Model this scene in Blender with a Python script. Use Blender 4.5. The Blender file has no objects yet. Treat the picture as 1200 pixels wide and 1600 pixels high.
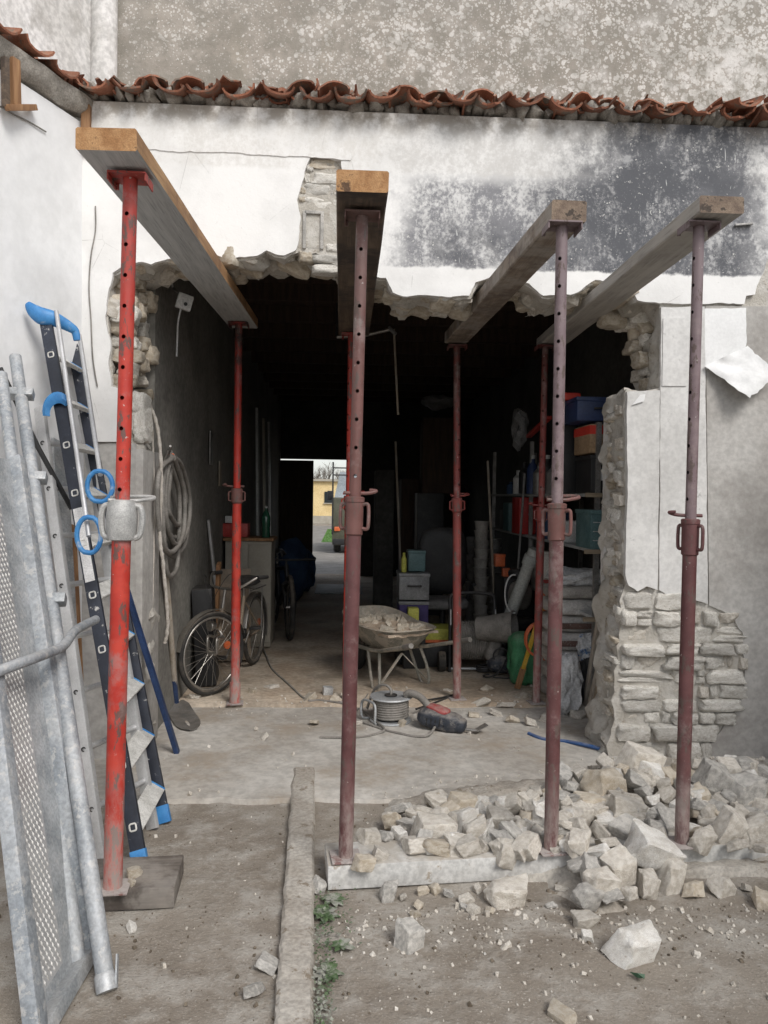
import bpy, bmesh, math, random
from mathutils import Vector, Matrix, Euler, noise, Quaternion
from mathutils.geometry import tessellate_polygon
R = math.radians
rng = random.Random(11)
sc = bpy.context.scene
COL = sc.collection

# ------------------------------------------------------------------ camera
CAMH = 1.6
cd = bpy.data.cameras.new('camera'); cam = bpy.data.objects.new('camera', cd); COL.objects.link(cam)
cd.sensor_fit = 'HORIZONTAL'; cd.sensor_width = 36.0; cd.lens = 36.0
cd.clip_start = 0.05; cd.clip_end = 2000
YAW, PITCH, ROLL = R(3.0), R(1.2), R(0.8)
CM = (Matrix.Rotation(-YAW, 3, 'Z') @ Matrix.Rotation(math.pi/2 - PITCH, 3, 'X') @ Matrix.Rotation(ROLL, 3, 'Z'))
cam.matrix_world = Matrix.Translation((0, 0, CAMH)) @ CM.to_4x4()
sc.camera = cam

# ------------------------------------------------------------------ sky, sun, exposure
SUN_EL, SUN_AZ = R(44), R(152)      # azimuth clockwise from +Y; the sun stands behind the camera
w = bpy.data.worlds.new('World'); sc.world = w; w.use_nodes = True
wt = w.node_tree; wt.nodes.clear()
sky = wt.nodes.new('ShaderNodeTexSky'); sky.sky_type = 'NISHITA'; sky.sun_disc = False
sky.sun_elevation = SUN_EL; sky.sun_rotation = SUN_AZ; sky.dust_density = 1.5; sky.air_density = 1.0; sky.ozone_density = 1.0
hsv = wt.nodes.new('ShaderNodeHueSaturation'); hsv.inputs['Saturation'].default_value = 0.32
bg = wt.nodes.new('ShaderNodeBackground'); bg.inputs['Strength'].default_value = 0.15
wo = wt.nodes.new('ShaderNodeOutputWorld')
wt.links.new(sky.outputs[0], hsv.inputs['Color']); wt.links.new(hsv.outputs[0], bg.inputs[0]); wt.links.new(bg.outputs[0], wo.inputs[0])
sl = bpy.data.lights.new('sun', 'SUN'); sl.energy = 1.8; sl.angle = R(22); sl.color = (1.0, 0.965, 0.92)
sun = bpy.data.objects.new('sun', sl); COL.objects.link(sun)
sdir = Vector((math.sin(SUN_AZ)*math.cos(SUN_EL), math.cos(SUN_AZ)*math.cos(SUN_EL), math.sin(SUN_EL)))
sun.rotation_euler = sdir.to_track_quat('Z', 'Y').to_euler(); sun.location = sdir*30
sc.view_settings.view_transform = 'Standard'; sc.view_settings.look = 'None'
sc.view_settings.gamma = 1.0; sc.view_settings.use_curve_mapping = False
sc.view_settings.exposure = 0.27
sc.render.engine = 'CYCLES'
sc.cycles.max_bounces = 8; sc.cycles.diffuse_bounces = 4; sc.cycles.glossy_bounces = 3
sc.cycles.use_denoising = True

# ------------------------------------------------------------------ pixel -> place
def ray(px, py):
    return (CM @ Vector(((px-600)/1200, -(py-800)/1200, -1))).normalized()
def P(px, py, Y):
    d = ray(px, py); return Vector((0, 0, CAMH)) + d*(Y/d.y)
def G(px, py, z=0.0):
    d = ray(px, py); return Vector((0, 0, CAMH)) + d*((z-CAMH)/d.z)
def onplane(px, py, p0, n):
    d = ray(px, py); o = Vector((0, 0, CAMH)); return o + d*((p0-o).dot(n)/d.dot(n))

# ------------------------------------------------------------------ objects
def tag(o, label=None, cat=None, group=None, kind=None):
    if label: o['label'] = label
    if cat: o['category'] = cat
    if group: o['group'] = group
    if kind: o['kind'] = kind
    return o
def empty(name, loc, label=None, cat=None, group=None):
    o = bpy.data.objects.new(name, None); COL.objects.link(o); o.location = loc; o.empty_display_size = 0.1
    return tag(o, label, cat, group)
def wloc(o):
    v = Vector(o.location)
    while o.parent: o = o.parent; v += Vector(o.location)
    return v
def put(name, me, parent=None, loc=(0, 0, 0), rot=(0, 0, 0), scale=(1, 1, 1)):
    o = bpy.data.objects.new(name, me); COL.objects.link(o); o.parent = parent
    o.location = loc; o.rotation_euler = rot; o.scale = scale
    return o
def copy_tree(o, parent=None):
    c = o.copy(); COL.objects.link(c); c.parent = parent
    for ch in list(o.children): copy_tree(ch, c)
    return c

def frame_of(d, up=None):
    d = d.normalized()
    if up is None: up = Vector((0, 0, 1)) if abs(d.z) < 0.95 else Vector((0, 1, 0))
    x = up.cross(d)
    if x.length < 1e-6: x = Vector((1, 0, 0))
    x.normalize(); y = d.cross(x)
    return x, y, d

class MB:
    def __init__(s): s.v = []; s.f = []; s.m = []
    def add(s, vs, fs, mi=0):
        b = len(s.v); s.v += [Vector(p) for p in vs]; s.f += [tuple(i+b for i in f) for f in fs]; s.m += [mi]*len(fs); return s
    def box(s, c, size, rot=None, bev=0.0, mi=0):
        hx, hy, hz = size[0]/2, size[1]/2, size[2]/2
        c = Vector(c); M = rot if rot is not None else Matrix.Identity(3)
        if bev <= 0:
            vs = [c + M @ Vector((x, y, z)) for x in (-hx, hx) for y in (-hy, hy) for z in (-hz, hz)]
            s.add(vs, [(0,1,3,2),(4,6,7,5),(0,4,5,1),(2,3,7,6),(0,2,6,4),(1,5,7,3)], mi); return s
        bm = bmesh.new(); bmesh.ops.create_cube(bm, size=1.0)
        for v in bm.verts: v.co = Vector((v.co.x*size[0], v.co.y*size[1], v.co.z*size[2]))
        bmesh.ops.bevel(bm, geom=bm.edges[:], offset=min(bev, min(size)*0.45), segments=2, affect='EDGES', profile=0.6)
        s.bm(bm, lambda p: c + M @ p, mi); return s
    def bm(s, bm, fn=None, mi=0):
        bm.verts.ensure_lookup_table(); bm.verts.index_update()
        s.add([(fn(v.co) if fn else v.co.copy()) for v in bm.verts], [tuple(v.index for v in f.verts) for f in bm.faces], mi)
        bm.free(); return s
    def bar(s, p0, p1, w_, h_, up=None, bev=0.0, mi=0):
        p0 = Vector(p0); p1 = Vector(p1); x, y, d = frame_of(p1-p0, up)
        s.box((p0+p1)/2, (w_, h_, (p1-p0).length), Matrix((x, y, d)).transposed(), bev, mi); return s
    def tube(s, pts, r, seg=10, closed=False, cap=True, mi=0):
        pts = [Vector(p) for p in pts]; n = len(pts)
        rs = r if isinstance(r, (list, tuple)) else [r]*n
        vs = []; fs = []; px = None
        for i in range(n):
            if closed: d = pts[(i+1) % n]-pts[i-1]
            else: d = pts[min(i+1, n-1)]-pts[max(i-1, 0)]
            if d.length < 1e-9: d = Vector((0, 0, 1))
            d.normalize()
            if px is None: x, y, _ = frame_of(d)
            else:
                x = px - d*px.dot(d)
                if x.length < 1e-6: x, y, _ = frame_of(d)
                x.normalize(); y = d.cross(x)
            px = x
            for k in range(seg):
                a = 2*math.pi*k/seg; vs.append(pts[i] + (x*math.cos(a)+y*math.sin(a))*rs[i])
        for i in range(n if closed else n-1):
            j = (i+1) % n
            for k in range(seg):
                l = (k+1) % seg; fs.append((i*seg+k, i*seg+l, j*seg+l, j*seg+k))
        if cap and not closed:
            fs.append(tuple(range(seg))[::-1]); fs.append(tuple((n-1)*seg+k for k in range(seg)))
        s.add(vs, fs, mi); return s
    def cyl(s, p0, p1, r, seg=16, r1=None, mi=0):
        return s.tube([p0, p1], [r, r if r1 is None else r1], seg, mi=mi)
    def lathe(s, prof, c=(0, 0, 0), axis=(0, 0, 1), seg=24, mi=0):
        x, y, d = frame_of(Vector(axis)); c = Vector(c); vs = []; fs = []; n = len(prof)
        for (r, h) in prof:
            for k in range(seg):
                a = 2*math.pi*k/seg; vs.append(c + d*h + (x*math.cos(a)+y*math.sin(a))*r)
        for i in range(n-1):
            for k in range(seg):
                l = (k+1) % seg; fs.append((i*seg+k, i*seg+l, (i+1)*seg+l, (i+1)*seg+k))
        if prof[0][0] > 1e-4: fs.append(tuple(range(seg))[::-1])
        if prof[-1][0] > 1e-4: fs.append(tuple((n-1)*seg+k for k in range(seg)))
        s.add(vs, fs, mi); return s
    def sheet(s, rows, thick=0.0, mi=0):
        nr, nc = len(rows), len(rows[0]); vs = [Vector(p) for r_ in rows for p in r_]; fs = []
        for i in range(nr-1):
            for j in range(nc-1): fs.append((i*nc+j, i*nc+j+1, (i+1)*nc+j+1, (i+1)*nc+j))
        if thick:
            nrm = [Vector((0, 0, 0)) for _ in vs]
            for f in fs:
                n_ = (vs[f[1]]-vs[f[0]]).cross(vs[f[3]]-vs[f[0]])
                for i in f: nrm[i] += n_
            b = len(vs); vs += [vs[i]-(nrm[i].normalized() if nrm[i].length > 0 else Vector((0, 0, 1)))*thick for i in range(b)]
            fs += [tuple(i+b for i in f)[::-1] for f in fs]
            edge = [j for j in range(nc)] + [i*nc+nc-1 for i in range(1, nr)] + [(nr-1)*nc+j for j in range(nc-2, -1, -1)] + [i*nc for i in range(nr-2, 0, -1)]
            for k in range(len(edge)):
                a, c = edge[k], edge[(k+1) % len(edge)]; fs.append((c, a, a+b, c+b))
        s.add(vs, fs, mi); return s
    def prism(s, poly, y0, y1, mi=0):
        """poly: list of (x,z); extruded along y from y0 (front) to y1"""
        n = len(poly); tri = tessellate_polygon([[Vector((p[0], p[1], 0)) for p in poly]])
        vs = [Vector((p[0], y0, p[1])) for p in poly] + [Vector((p[0], y1, p[1])) for p in poly]
        area = sum(poly[i][0]*poly[(i+1) % n][1]-poly[(i+1) % n][0]*poly[i][1] for i in range(n))
        fs = []
        for t in tri:
            a, b, c = t
            sg = (poly[b][0]-poly[a][0])*(poly[c][1]-poly[a][1])-(poly[c][0]-poly[a][0])*(poly[b][1]-poly[a][1])
            if sg < 0: a, c = c, a
            fs.append((a, b, c)); fs.append((c+n, b+n, a+n))
        for i in range(n):
            j = (i+1) % n
            fs.append((j, i, i+n, j+n) if area > 0 else (i, j, j+n, i+n))
        s.add(vs, fs, mi); return s
    def mesh(s, name, mats, smooth=35):
        me = bpy.data.meshes.new(name); me.from_pydata([tuple(v) for v in s.v], [], s.f)
        if not isinstance(mats, (list, tuple)): mats = [mats]
        for m in mats: me.materials.append(m)
        if len(mats) > 1: me.polygons.foreach_set('material_index', s.m)
        if smooth:
            me.polygons.foreach_set('use_smooth', [True]*len(me.polygons)); me.set_sharp_from_angle(angle=R(smooth))
        me.update(); return me
    def build(s, name, mats, parent=None, local=False, smooth=35):
        """vertices in world space (or in the parent's space when local); origin set to the base centre"""
        lo = Vector((min(v.x for v in s.v), min(v.y for v in s.v), min(v.z for v in s.v)))
        hi = Vector((max(v.x for v in s.v), max(v.y for v in s.v), max(v.z for v in s.v)))
        o = Vector(((lo.x+hi.x)/2, (lo.y+hi.y)/2, lo.z))
        s.v = [v-o for v in s.v]
        me = s.mesh(name, mats, smooth)
        off = Vector((0, 0, 0)) if (parent is None or local) else wloc(parent)
        return put(name, me, parent, o-off)

def curve(pts, n=8):
    """Catmull-Rom through pts"""
    pts = [Vector(p) for p in pts]; out = []
    for i in range(len(pts)-1):
        p0 = pts[max(i-1, 0)]; p1 = pts[i]; p2 = pts[i+1]; p3 = pts[min(i+2, len(pts)-1)]
        for k in range(n):
            t = k/n
            out.append(0.5*((2*p1)+(p2-p0)*t+(2*p0-5*p1+4*p2-p3)*t*t+(3*p1-p0-3*p2+p3)*t**3))
    out.append(pts[-1]); return out
def smooth01(t): t = max(0.0, min(1.0, t)); return t*t*(3-2*t)

# ------------------------------------------------------------------ materials
class NT:
    def __init__(s, name):
        s.m = bpy.data.materials.new(name); s.m.use_nodes = True; s.t = s.m.node_tree; s.t.nodes.clear()
        s.out = s.n('ShaderNodeOutputMaterial'); s.b = s.n('ShaderNodeBsdfPrincipled'); s.l(s.b.outputs[0], s.out.inputs[0])
    def n(s, t): return s.t.nodes.new(t)
    def l(s, a, b): s.t.links.new(a, b)
    def val(s, sock, v):
        if hasattr(v, 'node'): s.l(v, sock)
        else: sock.default_value = v
    def math(s, op, a, b=0.0, clamp=False):
        n = s.n('ShaderNodeMath'); n.operation = op; n.use_clamp = clamp; s.val(n.inputs[0], a); s.val(n.inputs[1], b); return n.outputs[0]
    def rng(s, v, a, b, c=0.0, d=1.0, smooth=True):
        n = s.n('ShaderNodeMapRange'); n.interpolation_type = 'SMOOTHSTEP' if smooth else 'LINEAR'
        s.val(n.inputs[0], v); n.inputs[1].default_value = a; n.inputs[2].default_value = b; n.inputs[3].default_value = c; n.inputs[4].default_value = d
        return n.outputs[0]
    def noise(s, vec, scale, detail=5, rough=0.6, dist=0.0):
        n = s.n('ShaderNodeTexNoise'); n.inputs['Scale'].default_value = scale; n.inputs['Detail'].default_value = detail
        n.inputs['Roughness'].default_value = rough; n.inputs['Distortion'].default_value = dist; s.l(vec, n.inputs['Vector']); return n.outputs[0]
    def voro(s, vec, scale, feat='F1', rand=1.0):
        n = s.n('ShaderNodeTexVoronoi'); n.feature = feat; n.inputs['Scale'].default_value = scale; n.inputs['Randomness'].default_value = rand; s.l(vec, n.inputs['Vector']); return n.outputs['Distance']
    def mix(s, f, a, b, mode='MIX'):
        n = s.n('ShaderNodeMix'); n.data_type = 'RGBA'; n.blend_type = mode; s.val(n.inputs[0], f)
        for i, c in ((6, a), (7, b)):
            if hasattr(c, 'node'): s.l(c, n.inputs[i])
            else: n.inputs[i].default_value = (*c, 1) if len(c) == 3 else c
        return n.outputs[2]
    def scalev(s, vec, sc_):
        n = s.n('ShaderNodeMapping'); n.inputs['Scale'].default_value = sc_; s.l(vec, n.inputs['Vector']); return n.outputs[0]
    def coords(s, world=False):
        if world:
            g = s.n('ShaderNodeNewGeometry'); return g.outputs['Position']
        tc = s.n('ShaderNodeTexCoord'); oi = s.n('ShaderNodeObjectInfo'); s.rnd = oi.outputs['Random']
        mm = s.math('MULTIPLY', s.rnd, 47.0); a = s.n('ShaderNodeVectorMath'); a.operation = 'ADD'; s.l(tc.outputs['Object'], a.inputs[0]); s.l(mm, a.inputs[1]); return a.outputs[0]
    def sep(s, vec):
        n = s.n('ShaderNodeSeparateXYZ'); s.l(vec, n.inputs[0]); return n.outputs
    def nz(s):
        g = s.n('ShaderNodeNewGeometry'); return s.sep(g.outputs['Normal'])[2]
    def bump(s, h, strength=0.3, dist=0.01):
        n = s.n('ShaderNodeBump'); n.inputs['Strength'].default_value = strength; n.inputs['Distance'].default_value = dist; s.l(h, n.inputs['Height']); s.l(n.outputs[0], s.b.inputs['Normal'])
    def fin(s, col, rough=0.85, metal=0.0, spec=None):
        s.val(s.b.inputs['Base Color'], col if hasattr(col, 'node') else (*col, 1)); s.val(s.b.inputs['Roughness'], rough); s.b.inputs['Metallic'].default_value = metal
        if spec is not None: s.b.inputs['Specular IOR Level'].default_value = spec
        return s.m

def mat(name, c1, c2=None, scale=6.0, rough=0.8, bump=0.25, bscale=60.0, bdist=0.004, metal=0.0, spot=None, sscale=20.0, sthr=0.6,
        dust=0.0, dcol=(0.42, 0.38, 0.33), world=False, rnd=0.0, grain=0.18, stretch=None, spec=None, soft=0.06, samt=1.0):
    t = NT(name); v = t.coords(world)
    if not world and stretch: v = t.scalev(v, stretch)
    elif stretch: v = t.scalev(v, stretch)
    c2 = c2 or tuple(min(1, x*1.3) for x in c1)
    f = t.rng(t.noise(v, scale), 0.36, 0.64)
    col = t.mix(f, c1, c2)
    if grain:
        g = t.rng(t.noise(v, scale*14, 3), 0.3, 0.7, 1-grain, 1+grain)
        col = t.mix(1.0, col, t.comb(g) if False else g, 'MULTIPLY')
    if spot: col = t.mix(t.rng(t.noise(v, sscale, 6, 0.72), sthr, sthr+soft, 0, samt), col, spot)
    if dust:
        d = t.math('MULTIPLY', t.rng(t.nz(), 0.1, 0.9), t.rng(t.noise(v, scale*2.3, 5), 0.25, 0.65), True)
        d = t.math('ADD', t.math('MULTIPLY', d, dust), t.rng(t.noise(v, scale*1.1, 4), 0.5, 0.75, 0.0, dust*0.35), True)
        col = t.mix(d, col, dcol)
    if rnd:
        h = t.n('ShaderNodeHueSaturation'); t.l(col, h.inputs['Color']); t.l(t.rng(t.rnd, 0, 1, 1-rnd, 1+rnd, False), h.inputs['Value']); col = h.outputs[0]
    if bump: t.bump(t.noise(v, bscale, 5, 0.65), bump, bdist)
    return t.fin(col, rough, metal, spec)

M = {}
def facade_mat():
    t = NT('facade_limewash'); v = t.coords(True); X, _, Z = t.sep(v)
    nz_ = t.noise(v, 2.2, 6, 0.65); n2 = t.noise(v, 9, 6, 0.7); n3 = t.noise(v, 38, 4, 0.7)
    st = t.noise(t.scalev(v, (2.6, 2.6, 1.5)), 2.0, 8, 0.78)
    st = t.math('ADD', st, t.math('MULTIPLY', t.math('SUBTRACT', n3, 0.5), 0.55))
    xp = t.math('ADD', X, t.math('ADD', t.math('MULTIPLY', t.math('SUBTRACT', nz_, 0.5), 0.7), t.math('MULTIPLY', t.math('SUBTRACT', n2, 0.5), 0.35)))
    zp = t.math('ADD', Z, t.math('MULTIPLY', t.math('SUBTRACT', n2, 0.5), 0.07))
    base = t.mix(t.rng(nz_, 0.4, 0.65), (0.80, 0.79, 0.77), (0.70, 0.69, 0.67))
    # grey render band under the eave, weathered
    base = t.mix(t.math('MULTIPLY', t.rng(zp, 3.50, 3.53), t.rng(st, 0.38, 0.65, 0.05, 0.5)), base, (0.55, 0.525, 0.48))
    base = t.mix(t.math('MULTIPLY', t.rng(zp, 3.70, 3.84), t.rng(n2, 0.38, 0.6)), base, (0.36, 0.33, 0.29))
    d1 = t.math('MULTIPLY', t.rng(xp, 0.10, 0.45), t.rng(zp, 2.955, 2.975))
    band = t.math('MULTIPLY', t.rng(zp, 3.42, 3.54), t.rng(xp, 1.75, 1.15))
    d1 = t.math('MULTIPLY', d1, t.math('SUBTRACT', 1.0, t.math('MULTIPLY', band, 0.82)))
    d1 = t.math('MULTIPLY', d1, t.rng(xp, 2.62, 2.30))
    grey = t.math('MULTIPLY', d1, t.rng(st, 0.36, 0.56, 0.30, 1.0))
    col = t.mix(grey, base, (0.22, 0.22, 0.232))
    dk = t.math('MULTIPLY', d1, t.math('MULTIPLY', t.rng(xp, 0.85, 1.55), t.math('MULTIPLY', t.rng(nz_, 0.30, 0.55, 0.35, 1.0), t.rng(st, 0.34, 0.54, 0.45, 1.0))))
    dk2 = t.math('MULTIPLY', t.math('MULTIPLY', t.rng(zp, 2.95, 3.02), t.rng(zp, 3.32, 3.12)), t.math('MULTIPLY', t.rng(xp, 0.35, 0.6), t.rng(n2, 0.38, 0.58, 0.0, 0.75)))
    col = t.mix(t.math('MAXIMUM', dk, dk2), col, (0.095, 0.098, 0.108))
    chips = t.math('MULTIPLY', t.rng(n3, 0.60, 0.66), t.rng(n2, 0.42, 0.58))
    col = t.mix(t.math('MULTIPLY', chips, t.math('MULTIPLY', d1, 0.85)), col, (0.66, 0.65, 0.62))
    rub = t.rng(t.noise(t.scalev(v, (1, 1, 1.6)), 3.1, 5, 0.75), 0.57, 0.70)
    col = t.mix(t.math('MULTIPLY', rub, t.math('MULTIPLY', d1, 0.6)), col, (0.50, 0.50, 0.50))
    # thin scratches
    sct = t.noise(t.scalev(v, (22, 22, 5)), 1.6, 3, 0.5, 0.8)
    col = t.mix(t.math('MULTIPLY', t.rng(sct, 0.70, 0.73), t.math('MULTIPLY', d1, 0.7)), col, (0.6, 0.6, 0.59))
    # faint dirty specks and hairline cracks on the white
    cr = t.voro(v, 2.1, 'DISTANCE_TO_EDGE')
    crk = t.math('MULTIPLY', t.rng(cr, 0.006, 0.0), t.rng(nz_, 0.5, 0.6))
    col = t.mix(t.math('MULTIPLY', t.math('MULTIPLY', crk, t.math('SUBTRACT', 1.0, d1)), 0.5), col, (0.3, 0.29, 0.27))
    col = t.mix(t.rng(t.noise(v, 70, 3, 0.7), 0.66, 0.72, 0, 0.35), col, (0.4, 0.38, 0.35))
    h = t.math('ADD', t.math('MULTIPLY', n2, 0.6), t.math('MULTIPLY', n3, 0.3))
    t.bump(h, 0.35, 0.012)
    return t.fin(col, 0.9)
def lichen_mat():
    t = NT('lichen_render'); v = t.coords(True); X, _, Z = t.sep(v)
    n1 = t.noise(v, 1.1, 6, 0.65); n2 = t.noise(v, 6, 6, 0.7); n3 = t.noise(v, 45, 4, 0.7)
    st = t.noise(t.scalev(v, (5, 5, 0.6)), 1.5, 5, 0.6)
    col = t.mix(t.rng(n1, 0.38, 0.62), (0.285, 0.26, 0.225), (0.38, 0.35, 0.31))
    col = t.mix(t.rng(n2, 0.42, 0.64, 0, 0.55), col, (0.27, 0.255, 0.235))
    col = t.mix(t.rng(st, 0.55, 0.75, 0, 0.5), col, (0.37, 0.335, 0.28))
    dens = t.math('ADD', t.rng(n1, 0.35, 0.65, 0.10, 0.5), t.rng(X, -2.0, 3.2, 0.08, 0.42), True)
    for sc_, r_ in ((10.0, 0.34), (15.0, 0.40), (26.0, 0.46), (46.0, 0.46)):
        warp = t.n('ShaderNodeVectorMath'); warp.operation = 'ADD'; t.l(v, warp.inputs[0])
        nn = t.n('ShaderNodeTexNoise'); nn.inputs['Scale'].default_value = sc_*1.6; t.l(v, nn.inputs['Vector'])
        mm = t.n('ShaderNodeVectorMath'); mm.operation = 'SCALE'; mm.inputs['Scale'].default_value = 0.55/sc_; t.l(nn.outputs['Color'], mm.inputs[0]); t.l(mm.outputs[0], warp.inputs[1])
        d = t.voro(warp.outputs[0], sc_)
        msk = t.rng(t.math('SUBTRACT', d, t.math('MULTIPLY', dens, r_*1.25)), 0.012, -0.02)
        pick = t.rng(t.noise(v, sc_*0.35, 3, 0.6), 0.40, 0.50)
        col = t.mix(t.math('MULTIPLY', msk, t.math('MULTIPLY', pick, 0.8)), col, (0.63, 0.61, 0.58))
    haze_ = t.math('MULTIPLY', t.rng(t.noise(v, 2.6, 6, 0.75), 0.50, 0.68), t.rng(X, 0.0, 2.2, 0.12, 0.5))
    col = t.mix(haze_, col, (0.62, 0.60, 0.58))
    col = t.mix(t.math('MULTIPLY', t.rng(n3, 0.60, 0.68), 0.55), col, (0.16, 0.15, 0.13))
    col = t.mix(t.math('MULTIPLY', t.rng(Z, 6.1, 5.3), t.rng(n2, 0.40, 0.62, 0.0, 0.6)), col, (0.22, 0.205, 0.17))
    t.bump(t.math('ADD', n3, n2), 0.4, 0.012)
    return t.fin(col, 0.95)
def wood_mat(name, c1, c2, axis=1, dark=None, rough=0.75, dust=0.0):
    t = NT(name); v = t.coords(); s = [9, 9, 9]; s[axis] = 0.6
    sv = t.scalev(v, tuple(s))
    n = t.noise(sv, 3.0, 6, 0.65, 0.6); fine = t.noise(t.scalev(v, tuple(40 if i != axis else 1.5 for i in range(3))), 3.0, 3, 0.6)
    col = t.mix(t.rng(n, 0.35, 0.65), c1, c2)
    col = t.mix(t.rng(fine, 0.5, 0.7, 0, 0.5), col, tuple(x*0.5 for x in c1))
    if dark: col = t.mix(t.rng(t.noise(v, 3.0, 5, 0.7), 0.46, 0.62), col, dark)
    if dust: col = t.mix(t.math('MULTIPLY', t.rng(t.noise(v, 5, 5, 0.7), 0.42, 0.62), dust), col, (0.42, 0.39, 0.35))
    t.bump(t.math('ADD', n, fine), 0.35, 0.004)
    return t.fin(col, rough)
def prop_mat(name, c1, c2, top, chip=(0.10, 0.07, 0.06), dustz=0.7):
    """painted steel: chips, rust, pale cement splash near the foot"""
    t = NT(name); tc = t.n('ShaderNodeTexCoord'); v0 = t.coords(); v = v0
    g = t.n('ShaderNodeNewGeometry'); Z = t.sep(g.outputs['Position'])[2]
    n = t.noise(v, 9, 6, 0.7); n2 = t.noise(v, 42, 5, 0.7); n3 = t.noise(t.scalev(v, (1, 1, 0.35)), 26, 5, 0.75)
    col = t.mix(t.rng(n, 0.35, 0.65), c1, c2)
    col = t.mix(t.math('MULTIPLY', t.rng(Z, 1.9, 2.7), t.rng(n, 0.35, 0.6, 0.3, 1.0)), col, top)
    col = t.mix(t.rng(n3, 0.545, 0.585, 0, 0.9), col, chip)
    col = t.mix(t.rng(t.noise(v, 3.2, 6, 0.75), 0.52, 0.66, 0, 0.45), col, (0.30, 0.24, 0.225))
    col = t.mix(t.rng(n2, 0.66, 0.70, 0, 0.8), col, (0.5, 0.46, 0.43))
    dz = t.math('MULTIPLY', t.rng(Z, dustz, 0.0), t.rng(n3, 0.30, 0.58))
    col = t.mix(t.math('MULTIPLY', dz, 0.8), col, (0.40, 0.34, 0.31))
    t.bump(t.math('ADD', n2, n3), 0.25, 0.003)
    return t.fin(col, t.rng(n, 0.3, 0.7, 0.5, 0.75))
def ground_mat():
    t = NT('dusty_ground'); v = t.coords(True); X, Y, Z = t.sep(v)
    n1 = t.noise(v, 0.9, 6, 0.65); n2 = t.noise(v, 4.5, 7, 0.7); n3 = t.noise(v, 28, 5, 0.7); n4 = t.noise(v, 110, 3, 0.7)
    col = t.mix(t.rng(n1, 0.38, 0.62), (0.215, 0.182, 0.146), (0.29, 0.255, 0.212))
    col = t.mix(t.rng(n2, 0.45, 0.66, 0, 0.7), col, (0.42, 0.395, 0.355))
    col = t.mix(t.rng(t.noise(v, 2.1, 6, 0.72), 0.56, 0.68, 0, 0.55), col, (0.19, 0.16, 0.125))
    drift = t.math('MULTIPLY', t.rng(t.noise(t.scalev(v, (1, 1.7, 1)), 1.7, 7, 0.7, 0.5), 0.50, 0.70), t.rng(n3, 0.40, 0.55, 0.1, 0.8))
    col = t.mix(drift, col, (0.40, 0.375, 0.335))
    col = t.mix(t.rng(n3, 0.58, 0.68, 0, 0.6), col, (0.20, 0.17, 0.14))
    col = t.mix(t.rng(n4, 0.58, 0.68, 0, 0.55), col, (0.50, 0.47, 0.42))
    col = t.mix(t.rng(n4, 0.40, 0.32, 0, 0.5), col, (0.14, 0.12, 0.10))
    t.bump(t.math('ADD', t.math('MULTIPLY', n2, 0.9), t.math('ADD', t.math('MULTIPLY', n3, 0.35), t.math('MULTIPLY', n4, 0.2))), 0.9, 0.025)
    return t.fin(col, 0.93)
def masonry_mat(name='broken_masonry'):
    t = NT(name); v = t.coords(True)
    n1 = t.noise(v, 3.5, 6, 0.7); n2 = t.noise(v, 16, 6, 0.7); n3 = t.noise(v, 70, 3, 0.7)
    col = t.mix(t.rng(n1, 0.38, 0.62), (0.43, 0.40, 0.35), (0.57, 0.545, 0.50))
    col = t.mix(t.rng(n2, 0.54, 0.68, 0, 0.65), col, (0.26, 0.215, 0.16))
    col = t.mix(t.rng(n3, 0.6, 0.7, 0, 0.4), col, (0.62, 0.59, 0.54))
    t.bump(t.math('ADD', n2, t.math('MULTIPLY', n3, 0.4)), 0.8, 0.02)
    return t.fin(col, 0.95)

M['facade'] = facade_mat(); M['lichen'] = lichen_mat(); M['ground'] = ground_mat(); M['masonry'] = masonry_mat()
M['render'] = mat('grey_render', (0.38, 0.36, 0.335), (0.49, 0.475, 0.45), 1.9, 0.93, 0.35, 22, 0.01, spot=(0.27, 0.255, 0.235), sscale=1.7, sthr=0.44, soft=.28, samt=.75, world=True, grain=0.12)
M['pale'] = mat('pale_render', (0.55, 0.54, 0.52), (0.66, 0.65, 0.63), 2.4, 0.9, 0.25, 26, 0.006, spot=(0.45, 0.44, 0.42), sscale=9, sthr=0.62, world=True, grain=0.08)
M['sidewall'] = mat('white_side_wall', (0.70, 0.70, 0.70), (0.80, 0.80, 0.80), 0.9, 0.9, 0.3, 18, 0.008, spot=(0.58, 0.58, 0.57), sscale=1.4, sthr=0.48, soft=.25, samt=.5, world=True, grain=0.04)
M['upperleft'] = mat('weathered_white_render', (0.56, 0.55, 0.53), (0.74, 0.73, 0.72), 1.6, 0.92, 0.3, 25, 0.01, spot=(0.34, 0.325, 0.30), sscale=3, sthr=0.50, soft=.2, samt=.7, world=True)
M['limestone'] = mat('limestone', (0.51, 0.46, 0.39), (0.70, 0.655, 0.585), 7, 0.92, 0.7, 36, 0.014, spot=(0.62, 0.60, 0.56), sscale=14, sthr=0.60, dust=0.35, dcol=(0.62, 0.59, 0.54), rnd=0.16)
M['limestone_tan'] = mat('tan_limestone', (0.41, 0.345, 0.26), (0.55, 0.495, 0.41), 5, 0.92, 0.55, 34, 0.012, spot=(0.56, 0.51, 0.44), sscale=14, sthr=0.60, dust=0.35, dcol=(0.50, 0.46, 0.40), rnd=0.18)
M['limestone_grey'] = mat('grey_limestone', (0.34, 0.325, 0.30), (0.54, 0.515, 0.475), 6, 0.92, 0.55, 34, 0.012, spot=(0.15, 0.15, 0.15), sscale=10, sthr=0.61, dust=0.3, dcol=(0.52, 0.5, 0.46), rnd=0.15)
M['limestone_white'] = mat('white_limestone', (0.58, 0.55, 0.50), (0.72, 0.70, 0.66), 5, 0.9, 0.5, 34, 0.010, spot=(0.45, 0.39, 0.33), sscale=7, sthr=0.60, rnd=0.08)
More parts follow.
